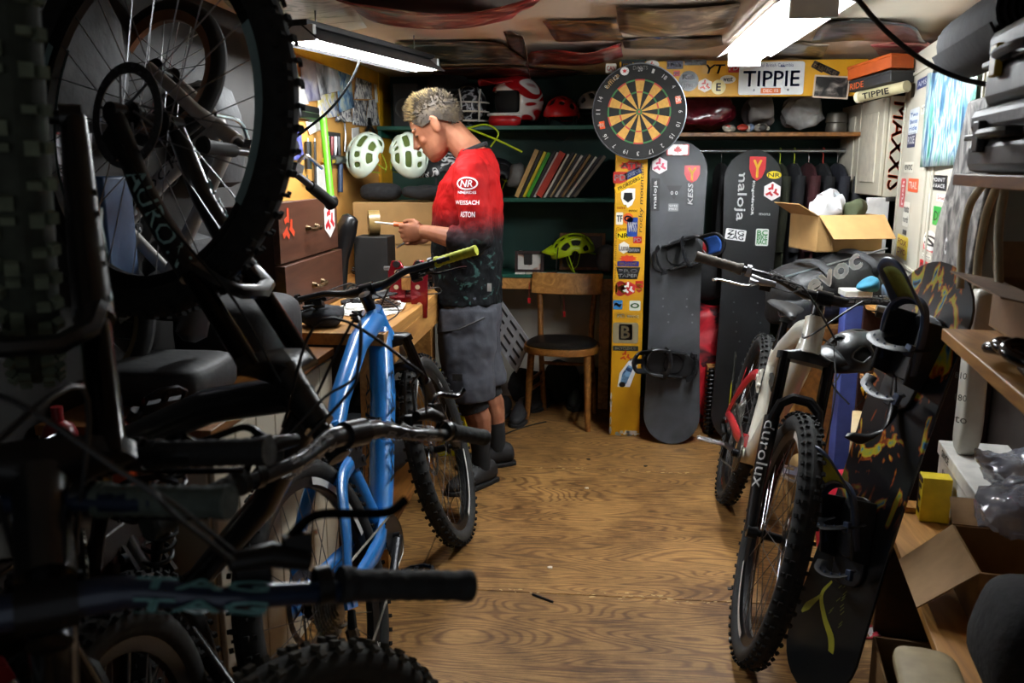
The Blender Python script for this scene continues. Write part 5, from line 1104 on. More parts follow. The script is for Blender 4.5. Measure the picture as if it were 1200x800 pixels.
# books leaning in a row
bc = ['#c09a5c', '#17171a', '#d8c81e', '#39a022', '#1c1c20', '#d9d6cf', '#c8402c', '#d8d4cc', '#202024', '#b8a070', '#17181c', '#cfcac0', '#26262a', '#8a6a3a', '#15151a', '#d5d2c8', '#1a1a1e', '#6d6455']
bl = ['tan', 'black', 'yellow', 'bright green', 'black glossy', 'white', 'orange red', 'cream', 'charcoal', 'kraft brown', 'thin black', 'pale', 'dark grey', 'brown', 'slim black', 'off-white', 'black cloth', 'taupe']
x = PY(604, 228, 4.95).x; lean = 24.
for i in range(18):
    th = 1.22*[.02, .012, .014, .016, .012, .010, .030, .010, .012, .008, .010, .012, .010, .012, .008, .010, .012, .014][i]; lean = 24+i*.75; a = math.radians(lean); H = .285-.004*(i % 4)
    R3 = rot('Y', lean); base = V((x, 4.99+.006*(i % 3), SZ2+.0006)); q = lambda lx, ly, lz: base+R3 @ V((lx, ly, lz+th*math.tan(a)*0)) + V((0, 0, th*math.sin(a)))
    t = thing('book', bl[i]+' book in the slanting row on the green shelf'+(', beside the tan one' if i == 1 else ''), 'book', base, group='books leaning on the shelf')
    MB().box(q(-th/2+th, 0, H/2), (th*.7, .19, H*.985), R3).build('pages', PAPER, t, world=True)
    for s in (-1, 1): MB().box(q(th/2+s*th*.42, 0, H/2), (th*.16, .2, H), R3).build('cover', mat(bc[i], .4), t, world=True)
    MB().box(q(th/2, -.1, H/2), (th, .004, H), R3).build('spine', mat(bc[i], .4), t, world=True)
    x += th/math.cos(a)+.0015
# helmets on the upper shelf
helmet('bike_helmet', 'plain red bike helmet on the upper shelf beside the full face one', Matrix.Translation(V((PY(658, 128, 4.95).x, 4.97, SZ1+.055))) @ Matrix.Rotation(math.radians(-105), 4, 'Z'), '#c0141c', '#200a0a', sc=.95)
helmet('bike_helmet', 'silver grey bike helmet on the upper shelf next to the dartboard', Matrix.Translation(V((PY(694, 124, 5.04).x, 5.06, SZ1+.10))) @ Matrix.Rotation(math.radians(-70), 4, 'Z'), '#8f908c', '#111111', sc=.85)
c = PY(605, 118, 4.95); t = thing('full_face_helmet', 'red and white full face helmet with a peaked visor on the upper shelf', 'helmet', M=Matrix.Translation(V((c.x, 4.99, SZ1+.132))) @ Matrix.Rotation(math.radians(-142), 4, 'Z') @ Matrix.Scale(1.08, 4))
A, B, C = .145, .118, .135
def fpt(f, s, k=1.): return V((A*k*math.cos(f)*math.cos(s), B*k*math.sin(f)*math.cos(s), C*k*math.sin(s)))
mb = MB(); nu, nv = 32, 16
for i in range(nv+1):
    for j in range(nu): mb.v.append(fpt(2*PI*j/nu, math.radians(-62+150*i/nv)))
for i in range(nv):
    for j in range(nu):
        f = (j+.5)/nu*360; f = f-360 if f > 180 else f; s = -62+150*(i+.5)/nv
        if abs(f) < 62 and -28 < s < 24: continue
        if s < -40 and abs(f) > 70: continue
        a = i*nu+j; b = i*nu+(j+1) % nu; mb.f.append((a, b, b+nu, a+nu))
sh = mb.build('shell', ramp_mat([(.44, '#a8131b'), (.47, '#e6e2de'), (.56, '#e6e2de'), (.6, '#a8131b')], 4.5, 1.2, 0, .25, 'noise', (1, 1, 2.2), 0, 2.), t, solid=.012, ang=60); d = sh.modifiers.new('smooth', 'SUBSURF'); d.levels = 1; d.render_levels = 1
MB().ell((0, 0, .005), (A*.86, B*.86, C*.84), 20, 12).build('liner', mat('#141414', .9), t)
MB().tube([fpt(math.radians(a), math.radians(-42), 1.0)+V((.035*math.cos(math.radians(a*1.2)), 0, -.004)) for a in range(-72, 73, 12)], [.022]+[.030]*11+[.022], 10, sx=.75).build('chin_bar', mat('#b1161d', .25), t)
MB().tube([fpt(math.radians(a), math.radians(-27), 1.0)+V((.035*math.cos(math.radians(a*1.2)), 0, -.004)) for a in range(-72, 73, 12)], .008, 8).build('port_trim', WHITE, t)
MB().sheet(lambda u, v: V((.085+.14*v-.04*v*(2*u-1)**2, (u-.5)*(.20-.05*v), .095-.015*v+.025*(1-(2*u-1)**2))), 10, 6).build('visor', mat('#b1161d', .3), t, solid=.005)
# cage helmet behind the person
c = PY(549, 126, 4.95); t = thing('cage_helmet', 'black helmet with a white wire face cage on the upper shelf', 'helmet', M=Matrix.Translation(V((c.x, 4.99, SZ1+.11))) @ Matrix.Rotation(math.radians(-80), 4, 'Z'))
MB().ell((-.02, 0, .01), (.12, .10, .115), 20, 14).build('shell', ramp_mat([(.45, '#101012'), (.5, '#c9c9cc'), (.56, '#101012')], 14, 1, 2, .4, seed=4), t)
for z, r in ((.02, .125), (-.03, .13), (-.08, .115)):
    MB().tube([V((-.01+r*1.05*math.cos(a), .112*math.sin(a), z)) for a in [math.radians(-80+16*k) for k in range(11)]], .0055, 6).build('cage_bar', mat('#c9c2b4', .4), t)
for y in (-.05, .05): MB().tube(curve_pts([(.085, y*1.2, .09), (.118, y, .02), (.122, y, -.03), (.108, y, -.085)], 4), .0055, 6).build('cage_bar', mat('#c9c2b4', .4), t)
one(crumple(superell(PY(525, 100, 5.05), (.12, .08, .06), .7), .03, 12), 'goggle_bag', 'dark cloth pouch at the back of the upper shelf', 'pouch', BLACKFAB)
c = PY(478, 125, 5.0); t = thing('loudspeaker', 'black loudspeaker with a pale cone on the upper shelf corner', 'speaker', (c.x, 5.02, SZ1)); MB().box2((c.x-.07, 4.93, SZ1+.001), (c.x+.075, 5.12, SZ1+.24)).build('cabinet', BLACK, t, .004, world=True)
MB().lathe([(0, .012), (.02, .008), (.052, -.002), (.058, .004), (.058, 0)], 24, XZ((c.x, 4.928, SZ1+.10))).build('cone', mat('#3c3a36', .6), t, world=True)
MB().lathe([(0, .006), (.018, .003), (.018, 0)], 16, XZ((c.x, 4.915, SZ1+.10))).build('dust_cap', mat('#9a9272', .6), t, world=True)
# black helmet and straps between the shelves
c = PY(580, 175, 4.98); helmet('bike_helmet', 'black helmet with neon yellow strap under the upper shelf', Matrix.Translation((c.x, 4.99, SZ2+.11)) @ Matrix.Rotation(math.radians(-150), 4, 'Z'), '#1e1f22', '#0b0b0b', vents=((1, 7), 3), strap='#b7c81e')
one(MB().tube(curve_pts([PY(548, 150, 4.84), PY(585, 165, 4.83), PY(612, 178, 4.84)], 6), .006, 6).tube(curve_pts([PY(548, 150, 4.84), PY(570, 146, 4.83), PY(584, 156, 4.83), PY(575, 172, 4.84)], 6), .005, 6), 'neon_strap', 'neon yellow strap hanging off the upper shelf behind the person', 'strap', mat('#b4cc20', .5))
one(crumple(superell(PY(606, 206, 4.98), (.05, .08, .075), .7), .02, 12, 3), 'grey_pouch', 'grey pouch wedged beside the tan book', 'pouch', mat('#6d6b68', .7, bump=.3))
# picture frames, helmet, papers on the desk
def pframe(label, c, w, h, m, pic, tilt=8., inner=None):
    t = thing('picture_frame', label, 'picture frame', c); M = plane_at(V(c)+V((0, 0, h/2)), (1, 0, 0), V((0, math.sin(math.radians(tilt)), math.cos(math.radians(tilt))))); b = .018
    for s in (-1, 1):
        MB().box((s*(w/2-b/2), 0, .006), (b, h, .014)).xf(M).build('frame_side', m, t, .002, world=True)
        MB().box((0, s*(h/2-b/2), .006), (w-2*b, b, .014)).xf(M).build('frame_side', m, t, .002, world=True)
    MB().box((0, 0, .001), (w-2*b, h-2*b, .003)).xf(M).build('print', pic, t, world=True); return t, M
c = PY(620, 306, 4.92); t, M = pframe('dark wooden photo frame with a pale portrait print on the desk', (c.x, 4.95, DZ), .17, .125, mat('#2a1512', .4), ramp_mat([(.4, '#d5d2cc'), (.55, '#c9c4be'), (.60, '#b08c7c'), (.75, '#5a443c')], 16, .3, 1, .3, seed=2))
c = PY(682, 300, 5.02); pframe('larger light wooden frame leaning behind the yellow helmet', (c.x, 5.095, DZ), .27, .22, WOODM, mat('#3a2c20', .5), 10)
c = PY(671, 296, 4.93); helmet('bike_helmet', 'neon yellow green bike helmet with visor on the desk', Matrix.Translation((c.x, 4.955, DZ+.12)) @ Matrix.Rotation(math.radians(190), 4, 'Z') @ Matrix.Rotation(math.radians(14), 4, 'Y'), '#b9d914', '#15170a', visor='#b9d914', strap='#b9d914', sc=.95)
for i in range(6):
    r = random.Random(i+9); one(MB().box((-.44+.06*i, 4.885, DZ+.004+.0*i), (.055, .05, .007), rot('Z', r.uniform(-10, 10))), 'notepad', ['cream', 'tan', 'off-white', 'red', 'beige', 'white'][i]+' little notepad at the front edge of the desk', 'notepad', mat(['#d9d6cd', '#c9c3b4', '#dedbd4', '#b23a2e', '#d6d2c8', '#e0ddd5'][i], .6), group='notepads on the desk edge')
one(MB().box((-.40, 4.97, DZ+.0605), (.05, .05, .12)), 'small_carton', 'small dark carton behind the photo frame', 'box', mat('#1b1a1a', .6), bevel=.003)
one(MB().lathe([(0, 0), (.02, 0), (.02, .09), (.012, .1), (.012, .115), (0, .115)], 14, Matrix.Translation((PY(610, 272, 5.05).x, 5.06, DZ+.001))), 'glue_bottle', 'small pale bottle behind the photo frame', 'bottle', mat('#c9c8b8', .4))
one(crumple(superell((PY(710, 300, 4.98).x, 4.99, DZ+.09), (.045, .06, .08), .6), .02, 14), 'grey_bag', 'crumpled grey bag at the right end of the desk', 'bag', mat('#4a4a4a', .6, bump=.4))
one(MB().tube(curve_pts([PY(654, 290, 4.84), PY(652, 320, 4.835), PY(656, 345, 4.84), PY(660, 370, 4.84)], 6), .003, 6), 'dangling_cable', 'thin black cord hanging over the desk edge', 'cord', BLACK)
for px, py, lab in ((620, 352, 'small red tag dangling from the desk rail'), (661, 368, 'small red clip hanging below the desk')): one(MB().box(PY(px, py, 4.845), (.016, .01, .03)).tube([PY(px, py-5, 4.845), PY(px, py-22, 4.845)], .0015, 5), 'red_tag', lab, 'tag', RED)
# ================================================================ bentwood chair
def chair():
    c = V((-.185, 4.60, 0)); t = thing('chair', 'worn wooden chair with black round seat pad and wide plank backrest', 'chair', c, math.radians(-5)); m = WOODM
    fl_, fr_, bl_, br_ = V((-.19, -.02, 0)), V((.165, -.13, 0)), V((-.13, .24, 0)), V((.17, .22, 0))
    rings = lambda k, z: [V((.205*k*math.copysign(abs(math.cos(a))**.8, math.cos(a)), .02+.19*k*math.copysign(abs(math.sin(a))**.8, math.sin(a)), z)) for a in [2*PI*i/28 for i in range(28)]]
    MB().loft([rings(1., .415), rings(1.02, .43), rings(1.0, .45)]).build('seat_rim', m, t)
    MB().loft([rings(.93, .449), rings(.95, .458), rings(.85, .470), rings(.5, .474)]).build('seat_pad', mat('#0e0e0f', .35), t)
    for b, top in ((fl_, V((-.165, -.01, .43))), (fr_, V((.15, -.09, .43)))): MB().tube([b, b.lerp(top, .5), top], [.015, .019, .020], 10).build('leg', m, t)
    for b, sx in ((bl_, -1), (br_, 1)): MB().tube(curve_pts([b, V((sx*.145, .19, .42)), V((sx*.15, .20, .60)), V((sx*.165, .235, .80))], 5), .016, 10).build('leg', m, t)
    MB().sheet(lambda u, v: V(((u-.5)*.40, .205+.03*v-.03*(1-(2*u-1)**2), .70+.115*v)), 12, 4).build('backrest', WOODL, t, solid=.016, bevel=.002)
    MB().box((.0, .19, .755), (.075, .004, .02)).build('red_badge', mat('#8e1a16', .5), t)
    for z in (.18, .24): MB().tube([fl_.lerp(V((-.165, -.01, .43)), z/.43), bl_.lerp(V((-.145, .19, .42)), z/.42)], .010, 8).build('stretcher', m, t); MB().tube([fr_.lerp(V((.15, -.09, .43)), z/.43), br_.lerp(V((.145, .19, .42)), z/.42)], .010, 8).build('stretcher', m, t)
    MB().tube([bl_.lerp(V((-.145, .19, .42)), .7), br_.lerp(V((.145, .19, .42)), .7)], .010, 8).build('stretcher', m, t)
chair()
# shoes and things under the desk
def shoe(label, loc, rz, m, sc=1.):
    t = thing('shoe', label, 'shoe', loc, rz, 'shoes on the floor under the desk'); rings = []
    for xx, wd, hh, zc in ((-.085, .020, .04, .05), (-.075, .036, .075, .06), (-.03, .041, .10, .065), (.03, .043, .088, .058), (.09, .050, .062, .046), (.15, .046, .046, .038), (.185, .028, .034, .032), (.195, .01, .02, .028)):
        rings.append([V((xx, wd*math.cos(q), max(.016, zc+hh*.62*math.sin(q))))*sc for q in [2*PI*i/14 for i in range(14)]])
    MB().loft(rings).build('upper', m, t, sub=1)
    MB().prism([(x*sc, y*sc) for x, y in [(-.09, -.028), (-.095, .0), (-.09, .028), (-.03, .038), (.09, .052), (.16, .045), (.20, .018), (.20, -.018), (.16, -.045), (.09, -.052), (.0, -.038)][::-1]], .02).build('sole', mat('#1d1c1c', .8), t, .003)
    for k in range(3): MB().tube([V((.035+.03*k, -.03, .098-.016*k))*sc, V((.04+.03*k, .03, .098-.016*k))*sc], .003, 5).build('lace', mat('#3a3a3c', .8), t)
for i, (px, py, rz) in enumerate(((588, 488, 250), (612, 490, 262), (638, 474, 250), (672, 472, 275))):
    p = PZ(px, py, 0); shoe(['black shoe with its toe out below the desk, beside the person', 'black shoe next to the tyre heap under the desk', 'dark scuffed shoe behind the chair leg under the desk', 'dark shoe standing under the chair seat'][i], (p.x, p.y, 0), math.radians(rz), mat('#17171a', .7, bump=.2))
for i, (x, y, r, lab) in enumerate(((-.42, 5.02, .10, 'black rucksack slumped under the desk'), (-.20, 5.05, .12, 'dark kit bag under the desk behind the chair'), (.0, 5.02, .10, 'black sack under the right end of the desk'))):
    one(crumple(superell((x, y, r+.005), (.10, .09, r), .65), .03, 10, i+4), 'bag', lab, 'bag', BLACKFAB)
# grey slotted plastic panel leaning under the desk
a = [PY(588, 352, 4.95), PY(622, 400, 4.75), PY(606, 436, 4.75), PY(572, 388, 4.95)]
t = thing('slotted_panel', 'grey slotted plastic panel leaning under the desk', 'panel', (a[2].x, a[2].y, a[2].z)); ex, ey = (a[1]-a[0]), (a[3]-a[0]); M = basis(a[0], ex, ey, ex.cross(ey).normalized())
MB().box((.5, .5, 0), (1, 1, .008)).xf(M).build('plate', mat('#9a9ca0', .5), t, world=True)
for k in range(4):
    for j in range(3): MB().box((.18+.32*j, .15+.23*k, -.004 if M.to_3x3().col[2].y > 0 else .004), (.22, .07, .004)).xf(M).build('slot', mat('#1a1a1c', .6), t, world=True)
one(MB().tube(curve_pts([PZ(585, 512, .004), PZ(600, 505, .004), PZ(622, 498, .004), PZ(640, 494, .004)], 6), .004, 6), 'floor_cable', 'thin black cable lying on the floor beside the chair', 'cable', BLACK)
one(MB().tube([PZ(624, 696, .004), PZ(648, 705, .004)], .004, 6), 'rubber_scrap', 'short black rubber scrap on the open floor', 'scrap', BLACK)
for i, (px, py) in enumerate(((688, 572), (855, 690), (645, 665), (857, 749), (690, 538), (756, 546))): one(MB().prism([(.012*math.cos(a)*(.6+.4*((i+k) % 2)), .009*math.sin(a)) for k, a in enumerate([2*PI*j/6 for j in range(6)])], .003, Matrix.Translation(PZ(px, py, .0005))), 'litter', 'tiny scrap of litter on the plywood floor', 'litter', mat(['#c9c2b2', '#151515', '#d8d2c4', '#cfcabc', '#14100c', '#17120e'][i], .7), group='litter on the floor')
# ================================================================ dartboard
def dartboard():
    c = PY(749, 131, 4.33); t = thing('dartboard', 'round black dartboard with tan segments hung over the yellow post', 'dartboard', c); R = .226; M = XZ(c)
    MB().lathe([(0, -.036), (R, -.036), (R+.003, -.02), (R, 0), (R*.775, .0), (0, 0)], 60, M).build('board', mat('#121110', .8), t, world=True)
    MB().tube([M @ V((R*math.cos(a), R*math.sin(a), .001)) for a in [2*PI*i/60 for i in range(60)]], .003, 6, closed=True).build('outer_ring', STEEL, t, world=True)
    nums = [20, 1, 18, 4, 13, 6, 10, 15, 2, 17, 3, 19, 7, 16, 8, 11, 14, 9, 12, 5]; k = R/.2255*.9
    CR, BK, DR, DG = mat('#b78a3e', .8, var=.15, scale=60), mat('#141312', .85), mat('#a5312b', .7), mat('#2c6a34', .7)
    def seg(r0, r1, a0, a1, z, n=4):
        o = [(r1*math.cos(a0+(a1-a0)*i/n), r1*math.sin(a0+(a1-a0)*i/n)) for i in range(n+1)]+[(r0*math.cos(a1+(a0-a1)*i/n), r0*math.sin(a1+(a0-a1)*i/n)) for i in range(n+1)]
        return MB().prism(o, .0015, M, z)
    for i in range(20):
        a0 = PI/2-(i+.5)*PI/10; a1 = a0+PI/10; m = CR if i % 2 else BK; m2 = BK if i % 2 else CR; m = CR if i % 2 == 0 else BK
        seg(.016*k, .099*k, a0, a1, .0002).build('segment', m, t, world=True, ang=0); seg(.107*k, .162*k, a0, a1, .0002).build('segment', m, t, world=True, ang=0)
        for r0, r1 in ((.099, .107), (.162, .170)):
            seg(r0*k, r1*k, a0, a1, .0004).build('scoring_segment', (DR, DG)[i % 2], t, world=True, ang=0)
        am = (a0+a1)/2; write(t, str(nums[i]), WM[t.name].inverted() @ M @ Matrix.Translation((R*.88*math.cos(am), R*.88*math.sin(am), .002)) @ Matrix.Rotation(am-PI/2, 4, 'Z'), .022 if nums[i] > 9 else .011, .020, mat('#b9b7b2', .5), name='number')
    MB().lathe([(0, .002), (.016*k, .002), (.016*k, 0)], 16, M).build('outer_bull', DG, t, world=True); MB().lathe([(0, .004), (.0065*k, .004), (.0065*k, 0)], 12, M).build('bullseye', DR, t, world=True)
    for i in range(20):
        a0 = PI/2-(i+.5)*PI/10; 
    Mi = WM[t.name].inverted() @ M
    for x, y, a in ((-.178, -.062, 10), (.185, .055, 10)): sticker(t, Mi @ Matrix.Translation((x, y, .001)), .026, .036, '#d9541e', 'DR', '#f2e6d8', ang=a)
    sticker(t, Mi @ Matrix.Translation((-.075, .19, .001)), .042, .038, '#e8e4e0', None, '#c2222a', 'disc', motif=[[(x*.012, y*.012) for x, y in ((0, 1), (.3, .4), (.9, .5), (.5, -.1), (.6, -.6), (0, -.45), (-.6, -.6), (-.5, -.1), (-.9, .5), (-.3, .4))]])
    write(t, 'office', Mi @ Matrix.Translation((-.135, .145, .003)) @ Matrix.Rotation(math.radians(48), 4, 'Z'), .085, .022, mat('#a7834a', .6))
    write(t, 'DARTS', Mi @ Matrix.Translation((.0, .205, .003)), .07, .018, mat('#6a6862', .6))
dartboard()
# ================================================================ stickers on beam and post, number plate
BI = WM[beam.name].inverted(); PI_ = WM[post.name].inverted()
def on_beam(px, py, w, h, *a, **k): sticker(beam, BI @ XZ(PY(px, py, 4.37)), w*.00437, h*.00437, *a, **k)
def on_post(px, py, w, h, *a, **k): sticker(post, PI_ @ XZ(PY(px, py, 4.40)), w*.0044, h*.0044, *a, **k)
on_beam(742, 76, 26, 9, '#0f0f10', 'maloja', '#d5a21a', tw=.85); on_beam(764, 76, 16, 10, '#d9d4cc', None, '#c2222a', 'disc', motif=triskel(.016))
on_beam(791, 76, 18, 9, '#1a1c3c', 'INS', '#f0f0f0'); on_beam(815, 73, 24, 6, '#131313', 'nollinger', '#d8d8d8'); on_beam(793, 86, 7, 6, '#c2222a', 'PD')
on_beam(837, 81, 26, 11, '#d7a012', 'YT', '#121212', slant=.3, th=.85); on_beam(860, 79, 12, 11, '#b3201f', 'PD', '#f2f2f2')
on_beam(807, 95, 22, 22, '#141414', 'Kali|bikes', '#d8d8d8', 'disc', tw=.6, th=.45); on_beam(826, 100, 17, 15, '#e9dfd2', None, '#c23a1c', 'hex', motif=triskel(.026)); on_beam(842, 102, 16, 16, '#e6d78a', 'E', '#222222', 'disc', tw=.3); on_beam(853, 93, 17, 9, '#ded9c8', 'west', '#20201e', 'disc', tw=.6)
on_beam(959, 78, 14, 8, '#3a2a20', 'trail', '#a08a60', ang=-28); on_beam(970, 82, 26, 7, '#2c2420', 'BIKE', '#8a7a60', ang=-25)
on_beam(716, 80, 12, 10, '#c9c3b4', 'CAN', '#b02222')
c = PY(904, 91.5, 4.362); t = thing('number_plate', 'white vehicle number plate with blue lettering screwed to the yellow beam', 'number plate', c); Mi = WM[t.name].inverted() @ XZ(c); w, h = .306, .153
MB().prism(rrect(w, h, .08), .002, Mi, -.004).build('plate', mat('#d9dcdc', .35, var=.05), t)
write(t, 'TIPPIE', Mi @ Matrix.Translation((0, -.002, 0)), .262, .070, mat('#25356b', .4), bold=.0012); write(t, 'Beautiful British Columbia', Mi @ Matrix.Translation((0, .060, 0)), .20, .016, mat('#3c4a78', .4))
MB().prism(rrect(.094, .026, .1), .0008, Mi @ Matrix.Translation((.0, -.058, -.0015))).build('validation_decal', mat('#d8713c', .5), t); write(t, 'DEC 15', Mi @ Matrix.Translation((0, -.058, .0002)), .07, .014, mat('#f0e8dc', .5))
for x in (-.08, .08): MB().lathe([(0, .004), (.006, .003), (.006, -.001)], 10, Mi @ Matrix.Translation((x, -.055, 0))).build('screw', STEEL, t)
MB().prism([(-.012, -.004), (-.006, .006), (.0, .0), (.006, .006), (.012, -.004)], .0004, Mi @ Matrix.Translation((.05, .055, -.0018))).build('emblem', mat('#30406e', .5), t)
c = PY(974, 102, 4.345); t = thing('photo_card', 'black and white photo card with a pale border tucked against the yellow beam', 'photo', c); Mi = WM[t.name].inverted() @ XZ(c) @ Matrix.Rotation(-.06, 4, 'Z')
MB().prism(rrect(.165, .105, .02), .0015, Mi).build('card', mat('#b8a692', .6), t); MB().prism(rrect(.15, .09, .02), .0005, Mi, .0015).build('image', ramp_mat([(.45, '#0e0c0c'), (.6, '#4a4440'), (.75, '#a09890')], 18, 1.2, 4, .4, seed=8), t)
S = [(740, 194, 30, 11, '#c01c1e', 'ATH', '#f2e9e2', 'burst'), (727, 208, 16, 13, '#a8241f', 'PD', '#f2f2f2', 'rect'), (742, 203, 20, 8, '#1b2a5c', 'source', '#e8e8e8', 'rect'), (737, 215, 34, 8, '#e0b01a', 'PRORIDERS', '#1c2238', 'rect'),
     (736, 232, 16, 22, '#efece4', None, '#161616', 'shield'), (728, 243, 12, 6, '#d7a012', 'salsa', '#b0301c', 'rect'), (742, 247, 13, 5, '#d7a012', 'evoc', '#141414', 'rect'), (726, 256, 8, 14, '#e8e0d2', 'TF', '#26262a', 'rect'), (736, 256, 12, 13, '#c8541c', 'o', '#1d2c60', 'disc'), (741, 266, 12, 22, '#1f3f8c', 'WSS', '#f0f0f0', 'rect'),
     (728, 268, 15, 6, '#d7a012', 'Cane', '#8a3a14', 'rect'), (730, 276, 15, 10, '#e6c811', 'NR', '#151515', 'disc'), (747, 281, 10, 8, '#b3201f', 'PD', '#f2f2f2', 'rect'), (731, 290, 14, 14, '#e9e4da', 'Luna', '#9a8f80', 'hex'), (743, 293, 15, 7, '#15171a', 'CENTURION', '#e2e2e2', 'rect'), (736, 303, 22, 9, '#c23a1c', '', '#fff', 'burst'), (736, 309, 25, 6, '#28287a', 'BERGAMONT', '#f0c020', 'rect'),
     (736, 320, 28, 14, '#16181a', 'PRO|TAPER', '#f4f4f4', 'trap'), (727, 338, 14, 18, '#8e1a1c', 'K', '#e2b32a', 'disc'), (736, 338, 19, 18, '#c22a2c', None, '#f2eeea', 'hex'), (749, 336, 9, 14, '#b3201f', 'S', '#e9c93a', 'shield'), (724, 357, 11, 11, '#2d7ab8', '~', '#f0f0f0', 'rect'), (744, 358, 13, 12, '#e8efe2', 'o', '#3d7a3a', 'rect'), (736, 370, 31, 8, '#c9962a', 'PD evoc', '#f0ece4', 'rect'),
     (733, 390, 30, 25, '#8e8468', None, '#23283a', 'rect'), (733, 408, 30, 6, '#3a3a30', 'BICYCLEHUB', '#c9c2a8', 'rect')]
for px, py, w, h, bg, tx, fg, kd in S:
    mo = None
    if kd == 'hex' and tx is None: mo = triskel(.034)
    if kd == 'shield' and tx is None: mo = [[(x*.04, y*.045) for x, y in ((-.5, .6), (.5, .6), (.6, -.1), (.0, -.5), (-.6, -.1))]]
    on_post(px, py, w, h, bg, tx or None, fg, kd, motif=mo, ang=(28 if tx == 'PRORIDERS' else (25 if tx == 'source' else 0)))
on_post(733, 389, 16, 19, '#20263a', 'B', '#d8cfa8', 'rect', tw=.6, th=.75)
M = PI_ @ XZ(PY(752, 232, 4.40)) @ Matrix.Rotation(PI/2, 4, 'Z'); write(post, 'rocky mountain', M @ Matrix.Translation((0, 0, .001)), .34, .026, mat('#1a1712', .5), .2)
M = PI_ @ XZ(PY(721.5, 300, 4.40)) @ Matrix.Rotation(PI/2, 4, 'Z'); write(post, 'rocky mountain', M @ Matrix.Translation((0, 0, .001)), .26, .014, mat('#6a4a10', .5), .2)
# small printed rider emblem and figure low on the post
M = PI_ @ XZ(PY(734, 437, 4.40)); o = MB().prism([(-.045, -.075), (.02, -.075), (.055, .03), (.06, .07), (.02, .08), (-.035, .0)], .0006, M, .0003).build('sticker', mat('#e8eaec', .4), post, ang=0)
mb = MB().prism([(-.03, -.05), (.0, -.06), (.035, .03), (.01, .045), (-.02, .0)], .0004, M, .001); mb.build('printed_shape', ramp_mat([(.4, '#1d3a66'), (.6, '#7fb0d8')], 30, 1, 3, .5), o, ang=0)
MB().prism(disc(.034, .03, 14), .0004, M @ Matrix.Translation((.042, .055, .001))).prism(disc(.034, .03, 14), .0004, M @ Matrix.Translation((-.02, -.062, .001))).build('printed_shape', BLACK, o, ang=0)
sticker(post, PI_ @ XZ(PY(733, 417, 4.40)), .07, .05, '#d39a0e', None, '#b5391a', 'rect', motif=triskel(.03))
# ================================================================ snowboards
def board_outline(L, W, n=14):
    o = []
    for i in range(n+1):
        a = PI*i/n; o.append((W/2*math.cos(a), L/2-W*.52+W*.52*math.sin(a)))
    wst = [(-(W/2-.016*math.sin(PI*k/8)), (L/2-W*.52)-(L-W*1.04)*k/8) for k in range(1, 8)]
    o += wst
    for i in range(n+1):
        a = PI+PI*i/n; o.append((W/2*math.cos(a), -L/2+W*.52+W*.52*math.sin(a)))
    o += [(-x, y) for x, y in wst[::-1]]
    return o
def snowboard(name, label, M, L, W, m, edge='#2a2a2c'):
    """M: local xy = the face, z out of it, y toward the tip"""
    t = thing(name, label, 'snowboard', M=M); rock = lambda y: .016*max(0, (abs(y)-(L/2-.17))/.17)**2
    mb = MB().prism(board_outline(L, W), .009); 
    # fan the faces so that the tips can curve up
    out = board_outline(L, W); n = len(out); mb = MB(); top = [V((x, y, .009+rock(y))) for x, y in out]; bot = [V((x*1.0, y, rock(y))) for x, y in out]
    half = n//2
    def strip(vs, z): 
        ys = sorted(set(round(p.y, 5) for p in vs)); rows = []
        for y in ys:
            xs = [p.x for p in vs if abs(p.y-y) < 1e-4]; rows.append((min(xs), max(xs), y))
        return rows
    rows = strip(top, 0); k0 = 0
    for a, b, y in rows: mb.v += [V((a, y, rock(y))), V((b, y, rock(y))), V((b, y, rock(y)+.009)), V((a, y, rock(y)+.009))]
    for i in range(len(rows)-1):
        for j in range(4): mb.f.append((4*i+j, 4*i+(j+1) % 4, 4*i+4+(j+1) % 4, 4*i+4+j))
    mb.f += [(3, 2, 1, 0), tuple(4*(len(rows)-1)+j for j in range(4))]
    MB.build(mb, 'deck', m, t, .0015, ang=35)
    return t
